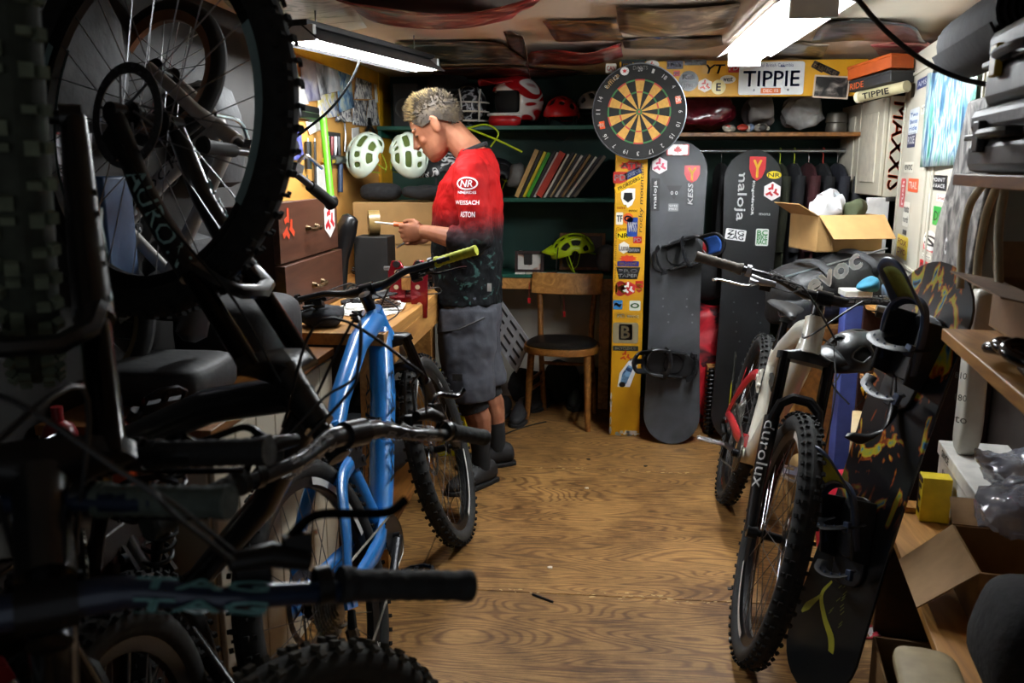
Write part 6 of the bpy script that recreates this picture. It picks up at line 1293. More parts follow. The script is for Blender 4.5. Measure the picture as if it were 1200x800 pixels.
def binding(board, y, ang, c1='#141416', c2='#1e1e22', sc=1., z0=.010, hb=70, c3=None):
    """strap binding: base plate, heel loop, highback, ankle and toe straps with ladders; sub-parts of one binding part"""
    M = Matrix.Translation((0, y, z0)) @ Matrix.Rotation(math.radians(ang), 4, 'Z') @ Matrix.Scale(sc, 4)
    Q = lambda x, yy, z: M @ V((x, yy, z))      # x toward the toes, y sideways, z out of the deck
    mb = MB(); mb.prism(rrect(.26, .115, .35), .012, M); mb.prism(disc(.10, .10, 20), .010, M, .012)
    for s in (-1, 1):
        mb.loft([[Q(x, s*yy, z) for x, z in ((-.12, 0), (.06, 0), (.05, .05*k+.012), (-.12, .085*k+.012))] for yy, k in ((.056, 1), (.066, 1))])
    b = mb.build('binding', mat(c1, .4), board, .003)
    ps = curve_pts([Q(.02, -.062, .05), Q(-.10, -.066, .085), Q(-.155, -.03, .09), Q(-.155, .03, .09), Q(-.10, .066, .085), Q(.02, .062, .05)], 4)
    MB().tube(ps, .008*sc, 8, sy=1.6).build('heel_loop', mat(c2, .35, .3), b)
    h = math.radians(hb)
    def hbp(u, v):
        a = (u-.5)*2.3; r = .066-.010*v+.006*v*math.cos(a); x = -.085-r*math.cos(a)*.95; return Q(x-.16*v*math.cos(h), r*math.sin(a)*(1+.05*v), .075+.17*v*math.sin(h)*(1-.18*(2*u-1)**2))
    mb = MB(); nu, nv = 12, 8
    for i in range(nv+1):
        for j in range(nu+1): mb.v.append(hbp(j/nu, i/nv))
    for i in range(nv):
        for j in range(nu):
            if 2 <= i <= 5 and (j in (3, 4) or j in (7, 8)): continue
            a_ = i*(nu+1)+j; mb.f.append((a_, a_+1, a_+nu+2, a_+nu+1))
    mb.build('highback', mat(c2, .35), b, solid=.006*sc)
    if c3: MB().sheet(lambda u, v: hbp(.2+.6*u, .15+.7*v)*1.0, 6, 5).xf(Matrix.Translation(M.to_3x3() @ V((.004, 0, 0)))).build('pad', mat(c3, .7), b, solid=.003*sc)
    for (x0, zz, wd) in ((-.055, .125, .024), (.075, .075, .018)):
        ps = curve_pts([Q(x0, -.064, .045), Q(x0+.02, -.05, zz*.85), Q(x0+.03, 0, zz), Q(x0+.02, .05, zz*.85), Q(x0, .064, .045)], 4)
        MB().tube(ps, wd*sc*.9, 8, sx=.22 if False else 1, sy=.25, up=M.to_3x3() @ V((1, 0, 0))).build('strap', mat(c1, .5), b)
        for k in range(7):
            p = ps[5+k]; MB().box(p+(M.to_3x3() @ V((0, 0, .006))), (.016*sc, .004*sc, .003*sc), M.to_3x3().normalized()).build('ladder_tooth', mat(c2, .4), b) if k % 2 == 0 else None
        MB().box(ps[-4]+(M.to_3x3() @ V((.0, .008, .004))), (.03*sc, .02*sc, .014*sc), M.to_3x3().normalized()).build('buckle', mat(c2, .3, .4), b, .002)
    return b
def face_M(bot, top, out=(0, -1, 0)):
    b, tp = V(bot), V(top); y = (tp-b).normalized(); z = V(out); z = (z-y*z.dot(y)).normalized(); x = y.cross(z); return basis((b+tp)/2, x, y, z)
MA = face_M(PZ(786, 519, .0), PY(796, 166, 4.47)+V((0, 0, 0))); LA = (PY(796, 166, 4.47)-PZ(786, 519, 0)).length
sa = snowboard('snowboard', 'dark grey snowboard with stickers standing against the yellow post', MA, LA, .288, ramp_mat([(.3, '#2b2c2e'), (.5, '#3d3f42'), (.7, '#4a4c50')], 5, 1, 4, .35))
def on_face(bd, M0, px, py, plane_y, w, h, *a, **k):
    r = ray(px, py); n = M0.to_3x3().col[2]; o = M0.translation+n*.0095; q = CAMP+r*((o-CAMP).dot(n)/r.dot(n)); l = M0.inverted() @ q
    yl = max([p_.co.y for p_ in bd.children[0].data.vertices]); rk_ = .016*max(0, (abs(l.y)+h*.0021-(yl-.17))/.17)**2
    sticker(bd, Matrix.Translation((l.x, l.y, .0095+rk_)), w*.0043, h*.0043, *a, **k)
on_face(sa, MA, 794, 176, 0, 26, 13, '#b3242c', None, '#f0ecea', border='#e9e6e4'); 
def leaf(r): return [[(x*r, y*r) for x, y in ((0, 1), (.25, .55), (.5, .65), (.45, .25), (.9, .3), (.75, .0), (.95, -.2), (.4, -.45), (.1, -.4), (.08, -.8), (-.08, -.8), (-.1, -.4), (-.4, -.45), (-.95, -.2), (-.75, 0), (-.9, .3), (-.45, .25), (-.5, .65), (-.25, .55))]]
on_face(sa, MA, 794, 176, 0, 13, 13, '#f0ecea', None, '#b3242c', motif=leaf(.022))
on_face(sa, MA, 773, 194, 0, 20, 20, '#eadfe2', None, '#c2385a', 'hex', motif=triskel(.034)); on_face(sa, MA, 768, 228, 0, 38, 10, '#121214', 'maloja', '#f0f0f0', ang=90, tw=.85)
on_face(sa, MA, 790, 226, 0, 18, 17, '#151517', 'o o', '#e6e6e6', 'tri', tw=.45, th=.25); on_face(sa, MA, 789, 243, 0, 12, 9, '#8e9092', 'SMS|MKC', '#f2f2f2'); on_face(sa, MA, 811, 204, 0, 18, 20, '#b01c22', 'Y', '#e5b92c', 'shield', th=.7, tw=.5); on_face(sa, MA, 809, 227, 0, 28, 11, '#2c2d30', 'KESS', '#e6e6e6', ang=90, tw=.85, slant=.2)
for yy, an in ((LA*.13, 18), (-LA*.23, -8)): binding(sa, yy, 180+an if yy > 0 else an, '#0f1012', '#1a1b1e', 1., hb=62, c3='#1d4d9a' if yy > 0 else None)
for i in range(8): MB().lathe([(0, .0012), (.005, .001), (.005, 0)], 8, Matrix.Translation(((-.06 if i % 2 else .06)+.03*(i//4), -.02-.04*(i//2), .0092))).build('insert_screw', STEEL, sa)
TB = PY(884, 176, 4.50); BB_ = PZ(866, 522, .0)+V((0, .06, 0)); MBd = face_M(BB_, TB, (.05, -1, 0)); LB = (TB-BB_).length
sb = snowboard('snowboard', 'black snowboard with large white maker lettering standing in the closet', MBd, LB, .290, mat('#111214', .4, var=.3, scale=6))
on_face(sb, MBd, 887, 198, 0, 19, 28, '#b01c22', 'Y', '#e5b92c', 'shield', th=.7, tw=.5); on_face(sb, MBd, 907, 205, 0, 17, 9, '#d9c41a', 'NR', '#151515', 'disc'); on_face(sb, MBd, 905, 224, 0, 22, 22, '#eee7e6', None, '#b5202a', 'hex', motif=triskel(.036)); on_face(sb, MBd, 862, 275, 0, 24, 13, '#e8e8e8', 'ZIG|ZAG', '#23252a', th=.8, ang=-6); on_face(sb, MBd, 893, 278, 0, 15, 20, '#d7ded6', 'BC|BIKE|RACE', '#2c8a3a', th=.85); on_face(sb, MBd, 896, 251, 0, 16, 5, '#131416', 'mons', '#d8d8d8')
for px, py, tx, w, h in ((868, 228, 'maloja', .26, .058), (882, 232, 'KingofdirtOR', .17, .015)):
    r = ray(px, py); n = MBd.to_3x3().col[2]; q = CAMP+r*(((MBd.translation+n*.0098)-CAMP).dot(n)/r.dot(n)); l = MBd.inverted() @ q
    write(sb, tx, Matrix.Translation((l.x, l.y, .0108)) @ Matrix.Rotation(-PI/2, 4, 'Z'), w, h, mat('#e6e6e6', .4), bold=.001)
r = ray(864, 255); 
for i in range(10): MB().lathe([(0, .0012), (.005, .001), (.005, 0)], 8, Matrix.Translation(((-.06 if i % 2 else .06)+.02*(i//4), -.02-.05*(i//2), .0092))).build('insert_screw', STEEL, sb)
# ================================================================ closet: shelf, rail, clothes, bags
z = PY(880, 155, 4.60).z
t = thing('closet_shelf', 'long wooden shelf board inside the closet under the beam', 'shelf', (.8, 4.8, z-.02)); MB().box2((.228, 4.60, z-.02), (1.9, BACKY-.002, z)).build('board', WOODM, t, .002, world=True); MB().box2((.228, 4.62, z-.08), (.25, BACKY-.002, z-.02)).build('cleat', WOODM, t, world=True)
CZ = z
one(crumple(superell((.52, 4.79, CZ+.118), (.22, .14, .085), .75, 30, 18), .05, 9, 1), 'plastic_bag', 'dark red plastic bag stuffed full on the closet shelf', 'bag', mat('#5e0f1c', .2, var=.3, bump=.3, spec=.8))
one(crumple(superell((.84, 4.80, CZ+.118), (.07, .12, .085), .7, 28, 16), .05, 10, 2), 'cloth_bag', 'grey cloth bag flopped on the closet shelf', 'bag', mat('#6e6864', .7, bump=.3))
one(crumple(superell((1.06, 4.80, CZ+.105), (.11, .12, .078), .8, 30, 18), .04, 13, 3), 'plastic_bag', 'clear crumpled plastic bag on the closet shelf', 'bag', mat('#a5a4a2', .15, var=.2, spec=.9, alpha=.75, bump=.5))
one(MB().lathe([(0, 0), (.05, 0), (.055, .02), (.05, .05), (.056, .055), (.05, .10), (.03, .11), (0, .11)], 20, Matrix.Translation((1.24, 4.78, CZ+.001))), 'tin', 'dull metal tin at the end of the closet shelf', 'tin', mat('#5b564e', .4, .5))
r = random.Random(4)
for i in range(14):
    x = .62+.24*r.random(); y = 4.63+.03*r.random(); c = ['#8a8478', '#b9b2a2', '#3a3836', '#6d7f99', '#a0301f', '#c9c4b8'][i % 6]
    one(crumple(MB().ell((x, y, CZ+.020+.0005*i), (.022+.008*r.random(), .018, .018), 10, 7), .008, 40, i), 'small_part', ['dull grey', 'pale stone', 'black', 'slate blue', 'rust red', 'cream'][i % 6]+' loose bike part in the heap at the closet shelf edge', 'bike part', mat(c, .5), group='small parts on the closet shelf')
rz = PY(880, 177, 4.82).z; one(MB().tube([(.228, 4.82, rz), (1.9, 4.82, rz)], .011, 12), 'clothes_rail', 'chrome clothes rail across the closet', 'rail', mat('#a9a9a6', .25, .9))
hm = {0: mat('#b9c934', .4), 1: CHROME, 2: mat('#c0392b', .4)}
clothes = [(.66, '#0e0f11', 'black', .16), (.97, '#1f2313', 'olive', .17), (1.045, '#14151a', 'charcoal', .19), (1.12, '#360d13', 'dark red', .15), (1.195, '#101115', 'black quilted', .18), (1.27, '#171923', 'navy', .16), (1.345, '#2a2b2f', 'grey', .17), (1.42, '#0d0d0e', 'jet black', .18)]
for i, (x, c, nm, w) in enumerate(clothes):
    h = thing('coat_hanger', ['chrome', 'lime', 'lime', 'chrome', 'red', 'chrome', 'lime', 'chrome'][i]+' wire hanger holding the '+nm+' jacket', 'hanger', (x, 4.82, rz)); hmat = [CHROME, hm[0], hm[0], CHROME, hm[2], CHROME, hm[0], CHROME][i]
    MB().tube(curve_pts([(x+.0, 4.82, rz-.06), (x, 4.82, rz-.02), (x, 4.840, rz-.006), (x, 4.838, rz+.014), (x, 4.82, rz+.016), (x, 4.803, rz+.010)], 4), .0025, 6).build('hook', hmat, h, world=True)
    MB().tube([(x, 4.82, rz-.06), (x, 4.64, rz-.125), (x, 5.0, rz-.125)], .0025, 6, closed=True).build('shoulder_wire', hmat, h, world=True)
    rings = []
    for k, (zz, a, b) in enumerate(((-.065, .014, .05), (-.085, .022, .13), (-.125, .027, .19), (-.25, .026, .19), (-.5, .026, .185), (-.78-.03*(i % 3), .027, .19))):
        rings.append([V((x+a*math.cos(q)*(1+.25*math.sin(5*q+i)), 4.82+b*math.sin(q), rz+zz)) for q in [2*PI*j/24 for j in range(24)]])
    j = thing('jacket', nm+' jacket hanging on the closet rail', 'jacket', (x, 4.82, rz-.8)); crumple(MB().loft(rings), .008, 9, i).build('jacket_body', mat(c, .85, var=.25, scale=20, bump=.35), j, world=True)
    crumple(MB().tube([V((x, 4.65, rz-.13)), V((x-.01, 4.635, rz-.3)), V((x-.015, 4.64, rz-.52))], [.028, .03, .028], 12), .008, 12, i).build('sleeve', mat(c, .85, var=.25, scale=20, bump=.35), j, world=True)
# bags between the boards
c = PY(833, 305, 4.75)
t = thing('backpack', 'red and black backpack with a white swoosh between the two snowboards', 'backpack', (c.x, 4.78, .66)); crumple(superell((c.x, 4.79, .86), (.13, .12, .17), .6, 24, 14), .02, 9).build('pack_body', mat('#131315', .7, bump=.3), t, world=True)
crumple(superell((c.x-.01, 4.775, .985), (.115, .115, .045), .7), .01, 10).build('lid', mat('#a31a22', .5), t, world=True)
MB().tube(curve_pts([PY(823, 292, 4.64), PY(829, 297, 4.635), PY(842, 294, 4.64)], 5), [.003, .006, .008, .009, .010, .009, .008, .007, .005, .003, .002], 6, sy=.4).build('swoosh', WHITE, t, world=True)
one(crumple(superell((c.x+.01, 4.74, .33), (.12, .10, .325), .55, 26, 20), .04, 7, 5), 'kit_bag', 'bright red kit bag standing between the two snowboards', 'bag', ramp_mat([(.42, '#b01423'), (.52, '#c81c2c'), (.6, '#1a0f12'), (.7, '#8a1220')], 6, 1, 3, .5, seed=3))
one(MB().box2((c.x-.02, 4.52, 0), (c.x+.10, 4.60, .36)), 'plank_offcut', 'pale wood offcut behind the dark snowboard', 'plank', WOODL, bevel=.002)
pp = PZ(830, 508, 0); t = thing('spring_post', 'black ribbed coil standing on the floor between the snowboards', 'spring', (pp.x, pp.y, 0))
MB().tube([(pp.x, pp.y, 0), (pp.x, pp.y, .36)], .014, 10).build('core', BLACK, t, world=True); MB().tube([V((pp.x+.024*math.cos(a*.7), pp.y+.024*math.sin(a*.7), .006+a*.0026)) for a in range(136)], .005, 6).build('coil', BLACK, t, world=True)
t = thing('first_aid_bag', 'small red box standing on the floor by the bike crank', 'box', PZ(838, 500, 0)); p = PZ(838, 498, 0)
MB().box2((p.x-.04, p.y, 0), (p.x+.05, p.y+.10, .23)).build('box_body', mat('#a3121f', .5), t, .01, world=True); MB().box2((p.x-.041, p.y-.002, .10), (p.x+.051, p.y, .13)).build('band', mat('#cfae3a', .5), t, world=True)
one(MB().tube(curve_pts([PZ(852, 500, .01), PY(856, 470, 4.3), PY(860, 435, 4.3), PY(862, 412, 4.32)], 6), .007, 8), 'rope', 'yellow and black striped rope hanging beside the black snowboard', 'rope', ramp_mat([(.45, '#16160f'), (.5, '#c9c41c')], 40, 0, 0, .6, 'wave', (.1, .1, 1)))
# ================================================================ right hand side
RA3 = Matrix((RW_E, RW_N, V((0, 0, 1)))).transposed()      # local x along the wall, y out of it
def rbox(mb, s0, s1, o0, o1, z0, z1):
    return mb.hexa([RW(s, o, z) for z in (z0, z1) for s, o in ((s0, o0), (s1, o0), (s1, o1), (s0, o1))])
def rplane(o): return plane_at(o, -RW_E, (0, 0, 1))
# white wall cabinet with two panelled doors and lettering on its end
t = thing('wall_cabinet', 'cream wall cabinet with two panelled doors and red lettering on its end', 'cabinet', (1.45, 4.55, 1.27)); CREAM = mat('#c9c2ae', .45, var=.06, scale=6)
MB().box2((1.338, 4.24, 1.265), (1.60, 4.98, 1.725)).build('carcass', CREAM, t, .004, world=True)
for y0, y1 in ((4.25, 4.61), (4.62, 4.97)):
    d = MB().box2((1.316, y0, 1.27), (1.336, y1, 1.72)).build('door', CREAM, t, .004, world=True)
    MB().box2((1.309, y0+.07, 1.33), (1.317, y1-.07, 1.66)).build('raised_panel', mat('#d3ccb9', .45), d, .006, world=True)
M = WM[t.name].inverted() @ plane_at((1.382, 4.238, 1.495), (0, 0, -1), (1, 0, 0)); write(t, 'MAXXIS', M, .40, .06, mat('#f0521e', .45), .15, bold=.002)
MB().box2((1.35, 4.237, 1.245), (1.40, 4.24, 1.264)).build('hinge_block', STEEL, t, .002, world=True)
one(MB().box2((1.27, 4.24, .0), (1.37, 4.27, 1.262)), 'leaning_board', 'tall plain white board standing under the cream cabinet', 'panel', mat('#cfcfcc', .5), bevel=.003)
# stickered cupboard
t = thing('cupboard', 'tall white double door cupboard on the right wall covered in bike stickers', 'cupboard', RW(-.9, .07, .88)); DW = mat('#b8b3a4', .42, var=.05, scale=5)
rbox(MB(), -1.66, -.14, .005, .13, .885, 1.885).build('carcass', DW, t, .004, world=True)
for s0, s1 in ((-1.655, -.905), (-.895, -.145)):
    d = rbox(MB(), s0, s1, .131, .15, .895, 1.878).build('door', DW, t, .004, world=True)
    for z0, z1 in ((.98, 1.80),):
        for a, b, c, e in ((s0+.06, s1-.06, z0, z0+.014), (s0+.06, s1-.06, z1-.014, z1), (s0+.06, s0+.074, z0, z1), (s1-.074, s1-.06, z0, z1)): rbox(MB(), a, b, (.149), .157, c, e).build('moulding', DW, d, .003, world=True)
ti = WM[t.name].inverted()
for px, py, w, h, bg, tx, fg, kd, an in ((1102, 48, 7, 13, '#1a1c30', 'V', '#e0e0e0', 'rect', 0), (1118, 41, 16, 9, '#c9c5b8', 'STEEL', '#8a8880', 'rect', 0), (1081, 97, 13, 10, '#22336e', 'AMS', '#e6e6e6', 'rect', 0), (1070, 106, 4, 14, '#222222', None, '#fff', 'rect', 0), (1083, 128, 7, 10, '#d2cebf', 'YT', '#17171a', 'rect', 0),
    (1071, 142, 12, 26, '#cfd6de', 'Two|Shores|ride', '#1c6ab8', 'rect', 0), (1068, 164, 10, 15, '#1d2550', 'ROSE', '#e8e8e8', 'rect', 0), (1065, 196, 12, 11, '#d2cebf', 'evoc', '#121214', 'rect', 0), (1070, 217, 13, 14, '#d8542a', 'TRAIL', '#f2e9e0', 'rect', 0), (1058, 226, 6, 30, '#cf3a44', 'rush', '#f2e6e2', 'rect', 90),
    (1062, 251, 8, 26, '#d9d5c8', 'moto|north', '#3a3a3c', 'rect', 0), (1057, 289, 14, 24, '#e3c41c', 'FOX|DVO', '#a01c22', 'rect', 0), (1100, 214, 21, 16, '#15161a', 'POINT|of RACE', '#f0f0f0', 'rect', 0), (1104, 232, 14, 8, '#e9e5dc', 'Smith', '#b0302c', 'rect', 0), (1102, 254, 20, 21, '#1f9a3c', 'DVO', '#0f1210', 'rect', 0), (1090, 238, 4, 20, '#cfcbbd', 'santa', '#5a5a5a', 'rect', 90),
    (1090, 282, 18, 22, '#e6e2da', 'S', '#16161a', 'disc', 0), (1089, 290, 16, 8, '#c22a34', 'crank', '#f2f2f2', 'rect', 0), (1086, 300, 12, 4, '#d8d4c8', 'whistler', '#222', 'rect', 0), (1083, 313, 12, 14, '#c0161c', 'BRA', '#1a0a0a', 'rect', 0), (1060, 272, 5, 5, '#222', None, '#fff', 'rect', 0)):
    P_ = PR(px, py, .1505); ws = (PR(px-w/2, py, .15)-PR(px+w/2, py, .15)).length*.9; hs = (PR(px, py-h/2, .15)-PR(px, py+h/2, .15)).length; ws, hs = (ws, hs) if an == 0 else (hs, ws)
    sticker(t, ti @ rplane(P_), ws, hs, bg, tx, fg, kd, ang=an)
q = [PR(*p, .166) for p in ((1078, 196), (1138, 192), (1147, 74), (1087, 86))]
o = tag(MB().sheet(lambda u, v: q[0].lerp(q[1], u).lerp(q[3].lerp(q[2], u), v)+RW_N*(.006*math.sin(u*7)*(1-v)), 8, 6).build('wall_poster', ramp_mat([(.32, '#1d4468'), (.43, '#5788a2'), (.5, '#bcc6ca'), (.57, '#5fa89c'), (.66, '#1c6e5a')], 9, 1.8, 8, .35, 'noise', (1, 1, .45), 0, 3.), solid=.001, ang=60), 'blue, white and teal picture poster hung on the white cupboard', 'poster')
for px, py in ((1097, 82), (1135, 70)):
    MB().box(PR(px, py, .17)-WM[o.name].translation, (.012, .05, .016), Matrix.Rotation(-RW_A, 3, 'Z')).build('clip', BLACK, o)
# rolled things on top of the cabinet
for lab, nm, cat, a, b, r, c in (('orange shoe box pushed in over the cream cabinet', 'shoe_box', 'box', (1006, 88), (1058, 72), .035, '#a8480f'), ('black long carton lying under the orange box', 'long_carton', 'box', (1008, 103), (1058, 90), .028, '#19191b')):
    A_, B_ = PY(*a, 4.2), PY(*b, 3.95); d = (B_-A_); L = d.length; M = basis((A_+B_)/2, d.normalized(), V((0, 0, 1)).cross(d).normalized(), d.normalized().cross(V((0, 0, 1)).cross(d).normalized()))
    t = thing(nm, lab, cat, M=M); MB().box((0, 0, 0), (L, .12, r*1.5)).build('box_body', mat(c, .5), t, .003); MB().box((0, 0, r*.78), (L*1.01, .125, .012)).build('lid', mat(c, .45), t, .002)
    if nm == 'long_carton': write(t, 'RIDE', M.inverted() @ plane_at(M @ V((-L*.3, -.062, 0)), d, (0, 0, 1)), .09, .026, mat('#d05a1c', .5))
A_, B_ = PY(1006, 114, 4.14), PY(1063, 101, 3.9); t = thing('mailing_tube', 'cream mailing tube with a name on it lying on the cream cabinet', 'tube', A_)
MB().tube([A_, B_], .024, 20).build('tube_body', mat('#a89f7c', .5), t, world=True); MB().tube([A_-(B_-A_)*.01, A_+(B_-A_)*.06], .026, 20).build('end_cap', mat('#d8d2b4', .5), t, world=True)
dd = (B_-A_).normalized(); cc = A_.lerp(B_, .45); nn = CAMP-cc; nn = (nn-dd*nn.dot(dd)).normalized()
write(t, 'TIPPIE', WM[t.name].inverted() @ plane_at(cc+nn*.0255, dd, nn.cross(dd)), .15, .024, mat('#191917', .5), bold=.001)
# cardboard box with plastic wrapped things, on the duffel
t = thing('cardboard_box', 'open cardboard box with one flap hanging down on the black duffel', 'box', (1.04, 3.92, 1.045)); R = rot('Z', 14)
open_box(t, (1.05, 3.94, 1.045), (.30, .26, .155), R, CARD, CARDIN, flaps=(('f', -38, .15), ('l', 30, .1)))
one(crumple(superell((1.02, 3.98, 1.225), (.075, .07, .06), .8, 26, 16), .045, 22, 3), 'plastic_wrap', 'crumpled white plastic wrap sticking out of the cardboard box', 'wrap', mat('#d5d6da', .25, spec=.8))
one(crumple(superell((1.13, 3.95, 1.215), (.05, .05, .045), .8, 20, 12), .02, 20, 6), 'olive_cloth', 'olive cloth bundle in the cardboard box', 'cloth', mat('#3b4128', .8))
# duffel bag
def duffel():
    t = thing('duffel_bag', 'large black duffel bag with white lettering lying on the wooden crate', 'bag', (1.02, 3.78, .79))
    M3 = rot('Z', 18) @ rot('Y', -12); c = V((1.00, 3.74, .895))
    crumple(superell(c, (.27, .17, .125), .55, 34, 20, M3), .035, 7, 2).build('bag_body', mat('#141517', .55, var=.3, bump=.4), t, world=True)
    for s in (-1, 1): MB().tube(curve_pts([c+M3 @ V((s*.1, -.15, .03)), c+M3 @ V((s*.1, -.175, .10)), c+M3 @ V((s*.09, -.05, .145)), c+M3 @ V((s*.09, .1, .13))], 5), .016, 8, sy=.3).build('strap', mat('#1c1d20', .7), t, world=True)
    MB().tube([c+M3 @ V((-.24, -.06, .115)), c+M3 @ V((.24, -.06, .125))], .005, 6).build('zip', STEEL, t, world=True)
    crumple(superell(c+M3 @ V((-.24, -.12, -.03)), (.07, .05, .06), .6, M=M3), .01, 14).build('end_pocket', mat('#1b1c1f', .6, bump=.3), t, world=True)
    n = (CAMP-c); P_ = PD(978, 322, 3.37); Mt = plane_at(P_, ray(990, 307)-ray(940, 337), (0, -.2, 1)); write(t, 'evoc', WM[t.name].inverted() @ Mt, .235, .062, mat('#e8e8e6', .5), bold=.005)
duffel()
for lab, c, r, col, sd in (('slate blue jacket thrown on the crates', (1.15, 3.30, .94), (.08, .09, .045), '#30485c', 1), ('black and teal jersey bunched beside the duffel', (1.10, 3.10, .925), (.05, .09, .035), '#15171a', 2), ('teal shirt with a white stripe bunched on the crates', (1.06, 3.42, .96), (.035, .035, .025), '#2a6f88', 3)):
    one(crumple(superell(c, r, .8, 26, 14), .035, 12, sd), 'clothing', lab, 'clothing', mat(col, .85, var=.2, bump=.4))
# crates under the duffel
def crate(label, x0, x1, y0, y1, z0, z1, m=WOODL, dark=WOODD, face='-x', shelves=()):
    t = thing('crate', label, 'crate', ((x0+x1)/2, (y0+y1)/2, z0)); th = .018
    for a, b in (((x0, y0, z0), (x1, y0+th, z1-th)), ((x0, y1-th, z0), (x1, y1, z1-th))): MB().box2(a, b).build('side_board', dark, t, .0015, world=True)
    MB().box2((x0, y0, z1-th), (x1, y1, z1)).build('top_board', m, t, .0015, world=True)
    MB().box2((x1-.008, y0+th, z0), (x1, y1-th, z1-th)).build('back_board', dark, t, world=True)
    for z in shelves: MB().box2((x0+.004, y0+th, z), (x1-.008, y1-th, z+th)).build('shelf_board', m, t, .0015, world=True)
crate('dark wooden cubby shelf with pale front edges under the right wall', 1.045, 1.30, 2.86, 3.44, 0, .88, shelves=(.03, .30, .58))
crate('pale wooden crate under the duffel bag', .84, 1.14, 3.56, 3.95, 0, .77, WOODL, WOODM, shelves=(.35,))
t = thing('blue_cabinet', 'narrow cabinet with a white top and blue front beside the cubby', 'cabinet', (1.02, 3.5, 0)); MB().box2((.985, 3.455, 0), (1.075, 3.545, .90)).build('cabinet_body', mat('#46549a', .5), t, .003, world=True); MB().box2((.975, 3.445, .90), (1.08, 3.55, .925)).build('top', mat('#d5d4cc', .5), t, .003, world=True)
one(superell((.88, 3.36, .135), (.09, .12, .13), .55, 26, 16), 'wooden_drum', 'tan round drum behind the white bike wheel', 'drum', mat('#a98a5a', .6)); 
p = V((.965, 3.13, .37)); t = thing('wheel_rim_stack', 'pale ringed disc standing behind the bike fork', 'disc', (p.x, p.y, .2)); MB().lathe([(.13, -.02), (.15, -.02), (.152, 0), (.15, .02), (.13, .02), (.13, -.02)], 40, plane_at(p, (.3, 1, 0), (0, 0, 1))).build('outer_ring', mat('#c0a77a', .5), t, world=True); MB().lathe([(0, .01), (.12, .012), (.128, .0), (.12, -.012), (0, -.012)], 30, plane_at(p, (.3, 1, 0), (0, 0, 1))).build('disc_face', BLACK, t, world=True); MB().box2((p.x-.03, p.y-.12, 0), (p.x+.03, p.y+.12, .218)).build('stand', WOODM, t, world=True)
one(crumple(superell((.86, 2.80, .20), (.08, .17, .198), .7, 28, 18), .015, 8), 'red_bag', 'bright red round bag behind the front wheel of the white bike', 'bag', mat('#b8122e', .45))
one(crumple(superell((.98, 2.98, .62), (.04, .05, .05), .7), .02, 18), 'yellow_glove', 'yellow work glove stuffed in the cubby shelf', 'glove', mat('#d3ac12', .6))
one(crumple(superell((1.16, 3.05, .665), (.05, .08, .045), .7), .01, 14), 'ski_goggles', 'black goggles with a blue strap in the cubby shelf', 'goggles', mat('#18202c', .4))
# ================================================================ near shelving
t = thing('shelving_unit', 'rough wooden shelving along the right wall loaded with boxes', 'shelving', RW(-2.6, .2, 0))
rbox(MB(), -3.4, -1.89, .03, .385, .408, .43).build('shelf_board', WOODL, t, .002, world=True)
rbox(MB(), -3.4, -2.56, .03, .40, 1.045, 1.07).build('shelf_board', WOODL, t, .002, world=True)
rbox(MB(), -3.4, -2.52, .03, .40, 1.365, 1.388).build('shelf_board', WOODM, t, .002, world=True)
rbox(MB(), -1.91, -1.89, .03, .37, 0, .408).build('divider', WOODD, t, .002, world=True); rbox(MB(), -3.40, -3.38, .03, .39, 0, 1.365).build('divider', WOODD, t, .002, world=True)
for k in range(7): rbox(MB(), -3.38+.2*k, -3.185+.2*k, .012, .028, .43, 1.365).build('back_plank', WOODM, t, .002, world=True)
rbox(MB(), -1.98, -1.92, .28, .37, .431, .447).build('wood_offcut', WOODL, t, .001, world=True)
# cases and mat
def case(label, s0, s1, o0, o1, z0, z1, latch='#2a2a2c', m=None):
    t = thing('tool_case', label, 'case', RW((s0+s1)/2, (o0+o1)/2, z0)); m = m or mat('#1b1c1e', .5, bump=.1); zm = z0+(z1-z0)*.55
    rbox(MB(), s0, s1, o0, o1, z0, zm-.003).build('case_base', m, t, .018, world=True); rbox(MB(), s0, s1, o0, o1, zm+.003, z1).build('case_lid', m, t, .018, world=True)
    rbox(MB(), s0-.004, s1+.004, o0, o1+.006, zm-.006, zm+.006).build('rim', mat('#2c2d30', .4), t, .003, world=True)
    for k in (.2, .8):
        s = s0+(s1-s0)*k; rbox(MB(), s-.022, s+.022, o1, o1+.014, zm-.03, zm+.028).build('latch', mat(latch, .4), t, .003, world=True)
    sm = (s0+s1)/2; MB().tube(curve_pts([RW(sm-.08, o1, zm), RW(sm-.07, o1+.03, zm), RW(sm+.07, o1+.03, zm), RW(sm+.08, o1, zm)], 4), .009, 8).build('handle', m, t, world=True)
case('large black moulded tool case on the top shelf', -3.15, -2.54, .06, .385, 1.39, 1.515); case('smaller black case with a yellow latch lying on the big case', -3.1, -2.56, .10, .37, 1.518, 1.66, '#b8972a')
c = PR(1168, 34, .26); t = thing('rolled_mat', 'thick dark rolled foam mat lying on the cases', 'mat', c-V((0, 0, .1)))
sp = [(.012+.0072*a/ PI, a) for a in [k*PI/10 for k in range(100)]]; Mx = basis(c, RW_N, V((0, 0, 1)), RW_N.cross(V((0, 0, 1))))
mb = MB(); ins, outs = [], []
for r_, a in sp: ins.append((r_*math.cos(a), r_*math.sin(a))); outs.append(((r_+.0058)*math.cos(a), (r_+.0058)*math.sin(a)))
for z in (-.30, .30):
    for p_ in ins+outs: mb.v.append(Mx @ V((p_[0], p_[1], z)))
n = len(ins)
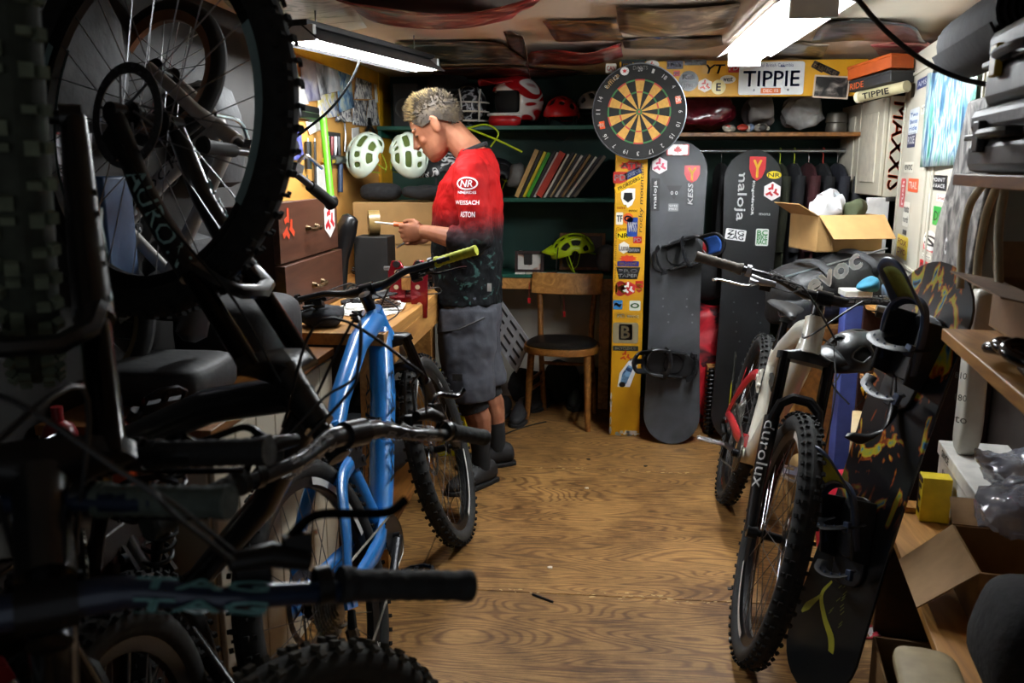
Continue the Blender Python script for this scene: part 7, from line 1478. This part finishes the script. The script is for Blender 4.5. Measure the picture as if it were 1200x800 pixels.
for i in range(n-1): mb.f += [(i, i+1, n+i+1, n+i), (2*n+i, 3*n+i, 3*n+i+1, 2*n+i+1), (n+i, n+i+1, 3*n+i+1, 3*n+i), (i, 2*n+i, 2*n+i+1, i+1)]
mb.build('foam_roll', mat('#15161f', .85, bump=.2), t, world=True); MB().tube([Mx @ V((.004, .03, -.303)), Mx @ V((.0, .07, -.305))], .003, 6).build('white_cord', WHITE, t, world=True)
c.z = c.z
# patterned bag and tubes between cupboard and shelving
out = [PR(*p, .205) for p in ((1087, 335), (1097, 262), (1113, 210), (1134, 118), (1156, 112), (1156, 215), (1132, 335))]
mb = MB(); n = len(out); mb.add(out+[p-RW_N*.03 for p in out], [tuple(range(n)), tuple(range(2*n-1, n-1, -1))]+[(i, (i+1) % n, n+(i+1) % n, n+i) for i in range(n)])
o = one(mb, 'snowboard_sleeve', 'grey rock patterned board sleeve standing against the cupboard', 'sleeve', ramp_mat([(.38, '#201f20'), (.5, '#605d5a'), (.62, '#85827d'), (.7, '#343230')], 9, 1.5, 7, .6, 'noise', (1, 1, 1), .1, 2.), bevel=.008)
P_ = PR(1108, 288, .2065); write(o, 'C', WM[o.name].inverted() @ rplane(P_), .03, .05, mat('#e0e0e0', .5), bold=.002)
for i, (pp, lab) in enumerate(((((1152, 216), (1137, 240), (1128, 280), (1125, 338)), 'bent beige tube nearest the patterned sleeve'), (((1170, 214), (1156, 250), (1147, 298), (1144, 338)), 'bent beige tube in the middle of the three'), (((1178, 218), (1171, 260), (1170, 300), (1171, 336)), 'beige tube standing straight beside the shelf back'))):
    one(MB().tube(curve_pts([PR(x, y, .31) for x, y in pp], 6), .009, 10), 'bent_tube', lab, 'tube', mat('#a99f82', .4))
c = RW(-1.90, .17, .8); zt, zb = 1.075, .603
t = thing('plastic_sleeve', 'tall white plastic sleeve with printing standing at the shelf edge', 'sleeve', (c.x, c.y, zb)); o_ = superell((c.x, c.y, (zt+zb)/2), (.030, .045, (zt-zb)/2), .35, 24, 14, Matrix.Rotation(-RW_A, 3, 'Z'))
crumple(o_, .008, 9).build('sleeve_body', mat('#c4c2b8', .35, var=.06), t, world=True)
for k, tx in enumerate(('810', '180', 'to')): write(t, tx, WM[t.name].inverted() @ plane_at(PR(1126, 440+26*k, .225), (.75, -.65, 0), (0, 0, 1)) @ Matrix.Rotation(-PI/2 if False else 0, 4, 'Z'), .03, .018, mat('#55534c', .5))
# upper shelf load
t = thing('cardboard_box', 'flattened brown cardboard box with a lifted flap on the upper shelf', 'box', RW(-2.85, .2, 1.072)); open_box(t, RW(-2.72, .17, 1.072), (.42, .26, .10), RA3, mat('#7a5c3c', .75), CARDIN, flaps=(('b', 10, .09), ('r', 35, .12)))
t = thing('cable_lock', 'shiny black cable lock coiled on the upper shelf', 'lock', PR(1180, 420, .37)); P0 = V(PR(1183, 425, .36)); P0.z = 1.072
for k in range(3):
    MB().tube([P0+RW_E*(.035*math.cos(a)-.05*k)+RW_N*(.035*math.sin(a))+V((0, 0, .014+.016*math.sin(a*.5+k)+.01*k)) for a in [2*PI*i/20 for i in range(20)]], .0105, 10, closed=True).build('cable_loop', mat('#0e0e10', .2, coat=.6), t, world=True)
MB().tube([P0+RW_E*-.10+V((0, 0, .02)), P0+RW_E*-.17+V((0, 0, .02))], .018, 12).build('lock_body', mat('#151517', .3), t, world=True)
# lower shelf load
t = thing('white_carton', 'white printed carton lying on the lower shelf', 'box', RW(-2.05, .12, .432)); rbox(MB(), -2.29, -1.80, .035, .215, .432, .58).build('carton_body', mat('#cdcbc5', .5), t, .003, world=True); rbox(MB(), -2.295, -1.795, .032, .22, .56, .60).build('lid', mat('#d6d4ce', .5), t, .003, world=True)
ti = WM[t.name].inverted(); write(t, 'SINCE', ti @ rplane(RW(-1.90, .2205, .58)), .09, .02, mat('#191919', .5), bold=.001); write(t, 'RACE', ti @ rplane(RW(-1.90, .2155, .52)), .07, .024, mat('#191919', .5), bold=.001)
write(t, 'DRIVELINE', ti @ plane_at(RW(-2.1, .12, .6015), -RW_E, -RW_N), .30, .05, mat('#191919', .5), .3, bold=.001)
t = thing('yellow_carton', 'small black and yellow carton squeezed beside the white one', 'box', RW(-2.0, .26, .432)); rbox(MB(), -2.04, -1.985, .225, .30, .432, .56).build('carton_body', mat('#d2b80e', .5), t, .002, world=True); write(t, 'E', WM[t.name].inverted() @ rplane(RW(-2.0125, .3015, .495)), .04, .08, mat('#16160f', .5), bold=.002); MB().box(RW(-2.0125, .3012, .55), (.05, .002, .014), RA3).build('dark_band', BLACK, t, world=True)
t = thing('cardboard_box', 'open brown cardboard box with a broad flap bent over the lower shelf edge', 'box', RW(-2.46, .2, .432)); open_box(t, RW(-2.50, .17, .432), (.26, .25, .13), RA3, mat('#8f6d42', .75), CARDIN, flaps=(('b', -42, .15), ('r', 20, .10)))
for lab, px, py, off, r, sd in (('clear plastic bag bulging over the white carton', 1172, 600, .20, (.09, .08, .06), 1), ('shiny clear plastic bag behind the first', 1190, 545, .12, (.09, .07, .055), 2)):
    c = PR(px, py, off); c = RW(-2.46, .18, .65) if sd == 1 else RW(-2.22, .13, .67); one(crumple(crumple(superell(c, r, .85, 34, 20), .05, 11, sd), .012, 45, sd), 'plastic_bag', lab, 'bag', mat('#8f93a0', .12, var=.25, spec=1., alpha=.62, bump=.4))
c = RW(-2.90, .24, .55); one(crumple(superell(c, (.12, .12, .115), .6, 28, 18, RA3), .015, 9, 5), 'rucksack', 'black rucksack slumped at the near end of the lower shelf', 'bag', BLACKFAB)
one(crumple(superell(RW(-2.90, .43, .455), (.10, .06, .018), .5, 24, 10, RA3), .01, 9, 6), 'beige_pad', 'flat beige and black pad hanging over the lower shelf edge', 'pad', mat('#a2916c', .6))
t = thing('cardboard_box', 'small open cardboard box of dark scraps on the floor by the shelving', 'box', RW(-2.40, .34, 0)); open_box(t, RW(-2.40, .34, 0.001), (.26, .18, .19), RA3, mat('#84633a', .75), CARDIN); 
for k in range(4): one(crumple(superell(RW(-2.48+.055*k, .34, .08+.03*(k % 2)), (.025, .05, .05), .7, 16, 10), .006, 20, k), 'scrap', ['black rubber scrap in the floor box', 'dark plastic scrap in the floor box', 'black offcut in the floor box', 'charcoal foam scrap in the floor box'][k], 'scrap', mat('#17171a', .5))
p = PZ(1012, 742, 0); one(crumple(MB().sheet(lambda u, v: p+V(((u-.5)*.09, (v-.5)*.07, .006+.004*math.sin(u*9))), 8, 6), .008, 30), 'wrapper', 'red and white crumpled wrapper on the floor beside the snowboard', 'wrapper', ramp_mat([(.45, '#d8d4d2'), (.52, '#b02030')], 30, 1, 2, .4), solid=.001)
# ================================================================ snowboard leaning on the shelving
bt = V((.60, 2.17, 0)); dirb = (PD(1100, 345, 2.22)-bt).normalized(); LR = 1.20; tp = bt+dirb*LR
MR = face_M(bt+dirb*.0, tp, (-.90, -.42, .15)); MR.translation += V((0, 0, .004))
def splash():
    m = bpy.data.materials.new('splash_print'); m.use_nodes = True; nt = m.node_tree; b = nt.nodes['Principled BSDF']; N = nt.nodes.new; L = nt.links.new
    tc = N('ShaderNodeTexCoord'); mp = N('ShaderNodeMapping'); mp.inputs['Scale'].default_value = (4, 1.5, 1); mp.inputs['Rotation'].default_value = (0, 0, .5); L(tc.outputs['Object'], mp.inputs[0])
    n = N('ShaderNodeTexNoise'); n.inputs['Scale'].default_value = 3.; n.inputs['Detail'].default_value = 3; n.inputs['Distortion'].default_value = 2.5; L(mp.outputs[0], n.inputs['Vector'])
    r = N('ShaderNodeValToRGB'); e = r.color_ramp.elements
    for i, (p_, c_) in enumerate([(0, '#101112'), (.52, '#121314'), (.555, '#b4521a'), (.59, '#cdb92e'), (.63, '#a9b63c'), (.67, '#3f86b8'), (.72, '#141516')]):
        q_ = e[i] if i < 2 else e.new(p_); q_.position = p_; q_.color = lin(c_)
    L(n.outputs['Fac'], r.inputs[0])
    sx = N('ShaderNodeSeparateXYZ'); L(tc.outputs['Object'], sx.inputs[0]); mr = N('ShaderNodeMapRange'); mr.inputs[1].default_value = -.12; mr.inputs[2].default_value = .02; L(sx.outputs['Y'], mr.inputs[0])
    mx = N('ShaderNodeMixRGB'); mx.inputs[1].default_value = lin('#17191a'); L(mr.outputs[0], mx.inputs[0]); L(r.outputs[0], mx.inputs[2]); L(mx.outputs[0], b.inputs['Base Color']); b.inputs['Roughness'].default_value = .3
    return m
sr = snowboard('snowboard', 'black snowboard with colourful splashed print leaning on the near shelving', MR, LR, .262, splash())
binding(sr, -.17, -78, '#14161a', '#39465e', .92, hb=50, c3='#8a9420'); binding(sr, .33, -100, '#15171a', '#414e66', 1.0, hb=55, c3='#6e7424')
for ctrl, col in (([(-.03, -.30), (-.05, -.35), (-.015, -.40), (.03, -.44), (.04, -.49), (.0, -.53), (-.06, -.545)], '#a9a838'), ([(-.05, -.35), (-.085, -.40), (-.10, -.425)], '#8f9034')):
    pts = curve_pts([V((x, y, .0100)) for x, y in ctrl], 5); n_ = len(pts); vs = []
    for i, p_ in enumerate(pts):
        d_ = (pts[min(i+1, n_-1)]-pts[max(i-1, 0)]).normalized(); w_ = .011*(1-abs(2*i/(n_-1)-1)*.7); s_ = V((-d_.y, d_.x, 0))*w_; vs += [p_+s_, p_-s_]
    MB().add(vs, [(2*i, 2*i+1, 2*i+3, 2*i+2) for i in range(n_-1)]).build('printed_ribbon', mat(col, .4), sr, ang=0, fix=False)
mbx = MB(); r = random.Random(2)
for i in range(20): px_ = -.01+.05*r.random(); mbx.add([V((px_, -.40+.0085*i, .0101))+V(d) for d in ((0, 0, 0), (.0018, 0, 0), (.010, .014, 0), (.0086, .0145, 0))], [(0, 1, 2, 3)])
mbx.build('printed_scrawl', mat('#8f9a4a', .4), sr, ang=0, kind='stuff', fix=False)
# helmet with peak and a fender hanging between the bike and the board
helmet('bike_helmet', 'black helmet with a broad grey edged peak hanging by the handlebar end', Matrix.Translation(PD(1003, 425, 2.75)) @ Matrix.Rotation(math.radians(205), 4, 'Z') @ Matrix.Rotation(math.radians(4), 4, 'Y'), '#08080a', '#060607', vents=((1, 4, 7), 3), visor='#1c1d1f', sc=.95)
q = [PD(1056, 432, 2.28), PD(1050, 470, 2.26), PD(1038, 500, 2.24), PD(1015, 514, 2.22), PD(992, 509, 2.2)]; cp = curve_pts(q, 4)
def fen(u, v):
    i = u*(len(cp)-1); k = min(int(i), len(cp)-2); p_ = cp[k].lerp(cp[k+1], i-k); wd = .035*(1-u)**.6+.004; return p_+V((.55*(v-.5)*2*wd, .2*(v-.5)*wd, (v-.5)*wd*(.3+1.4*u)))+V((-.01, -.02, 0))*(1-(2*v-1)**2)
one(MB().sheet(fen, 16, 6), 'mudguard', 'black curved plastic mudguard hooked beside the leaning snowboard', 'mudguard', mat('#121315', .35), solid=.003)
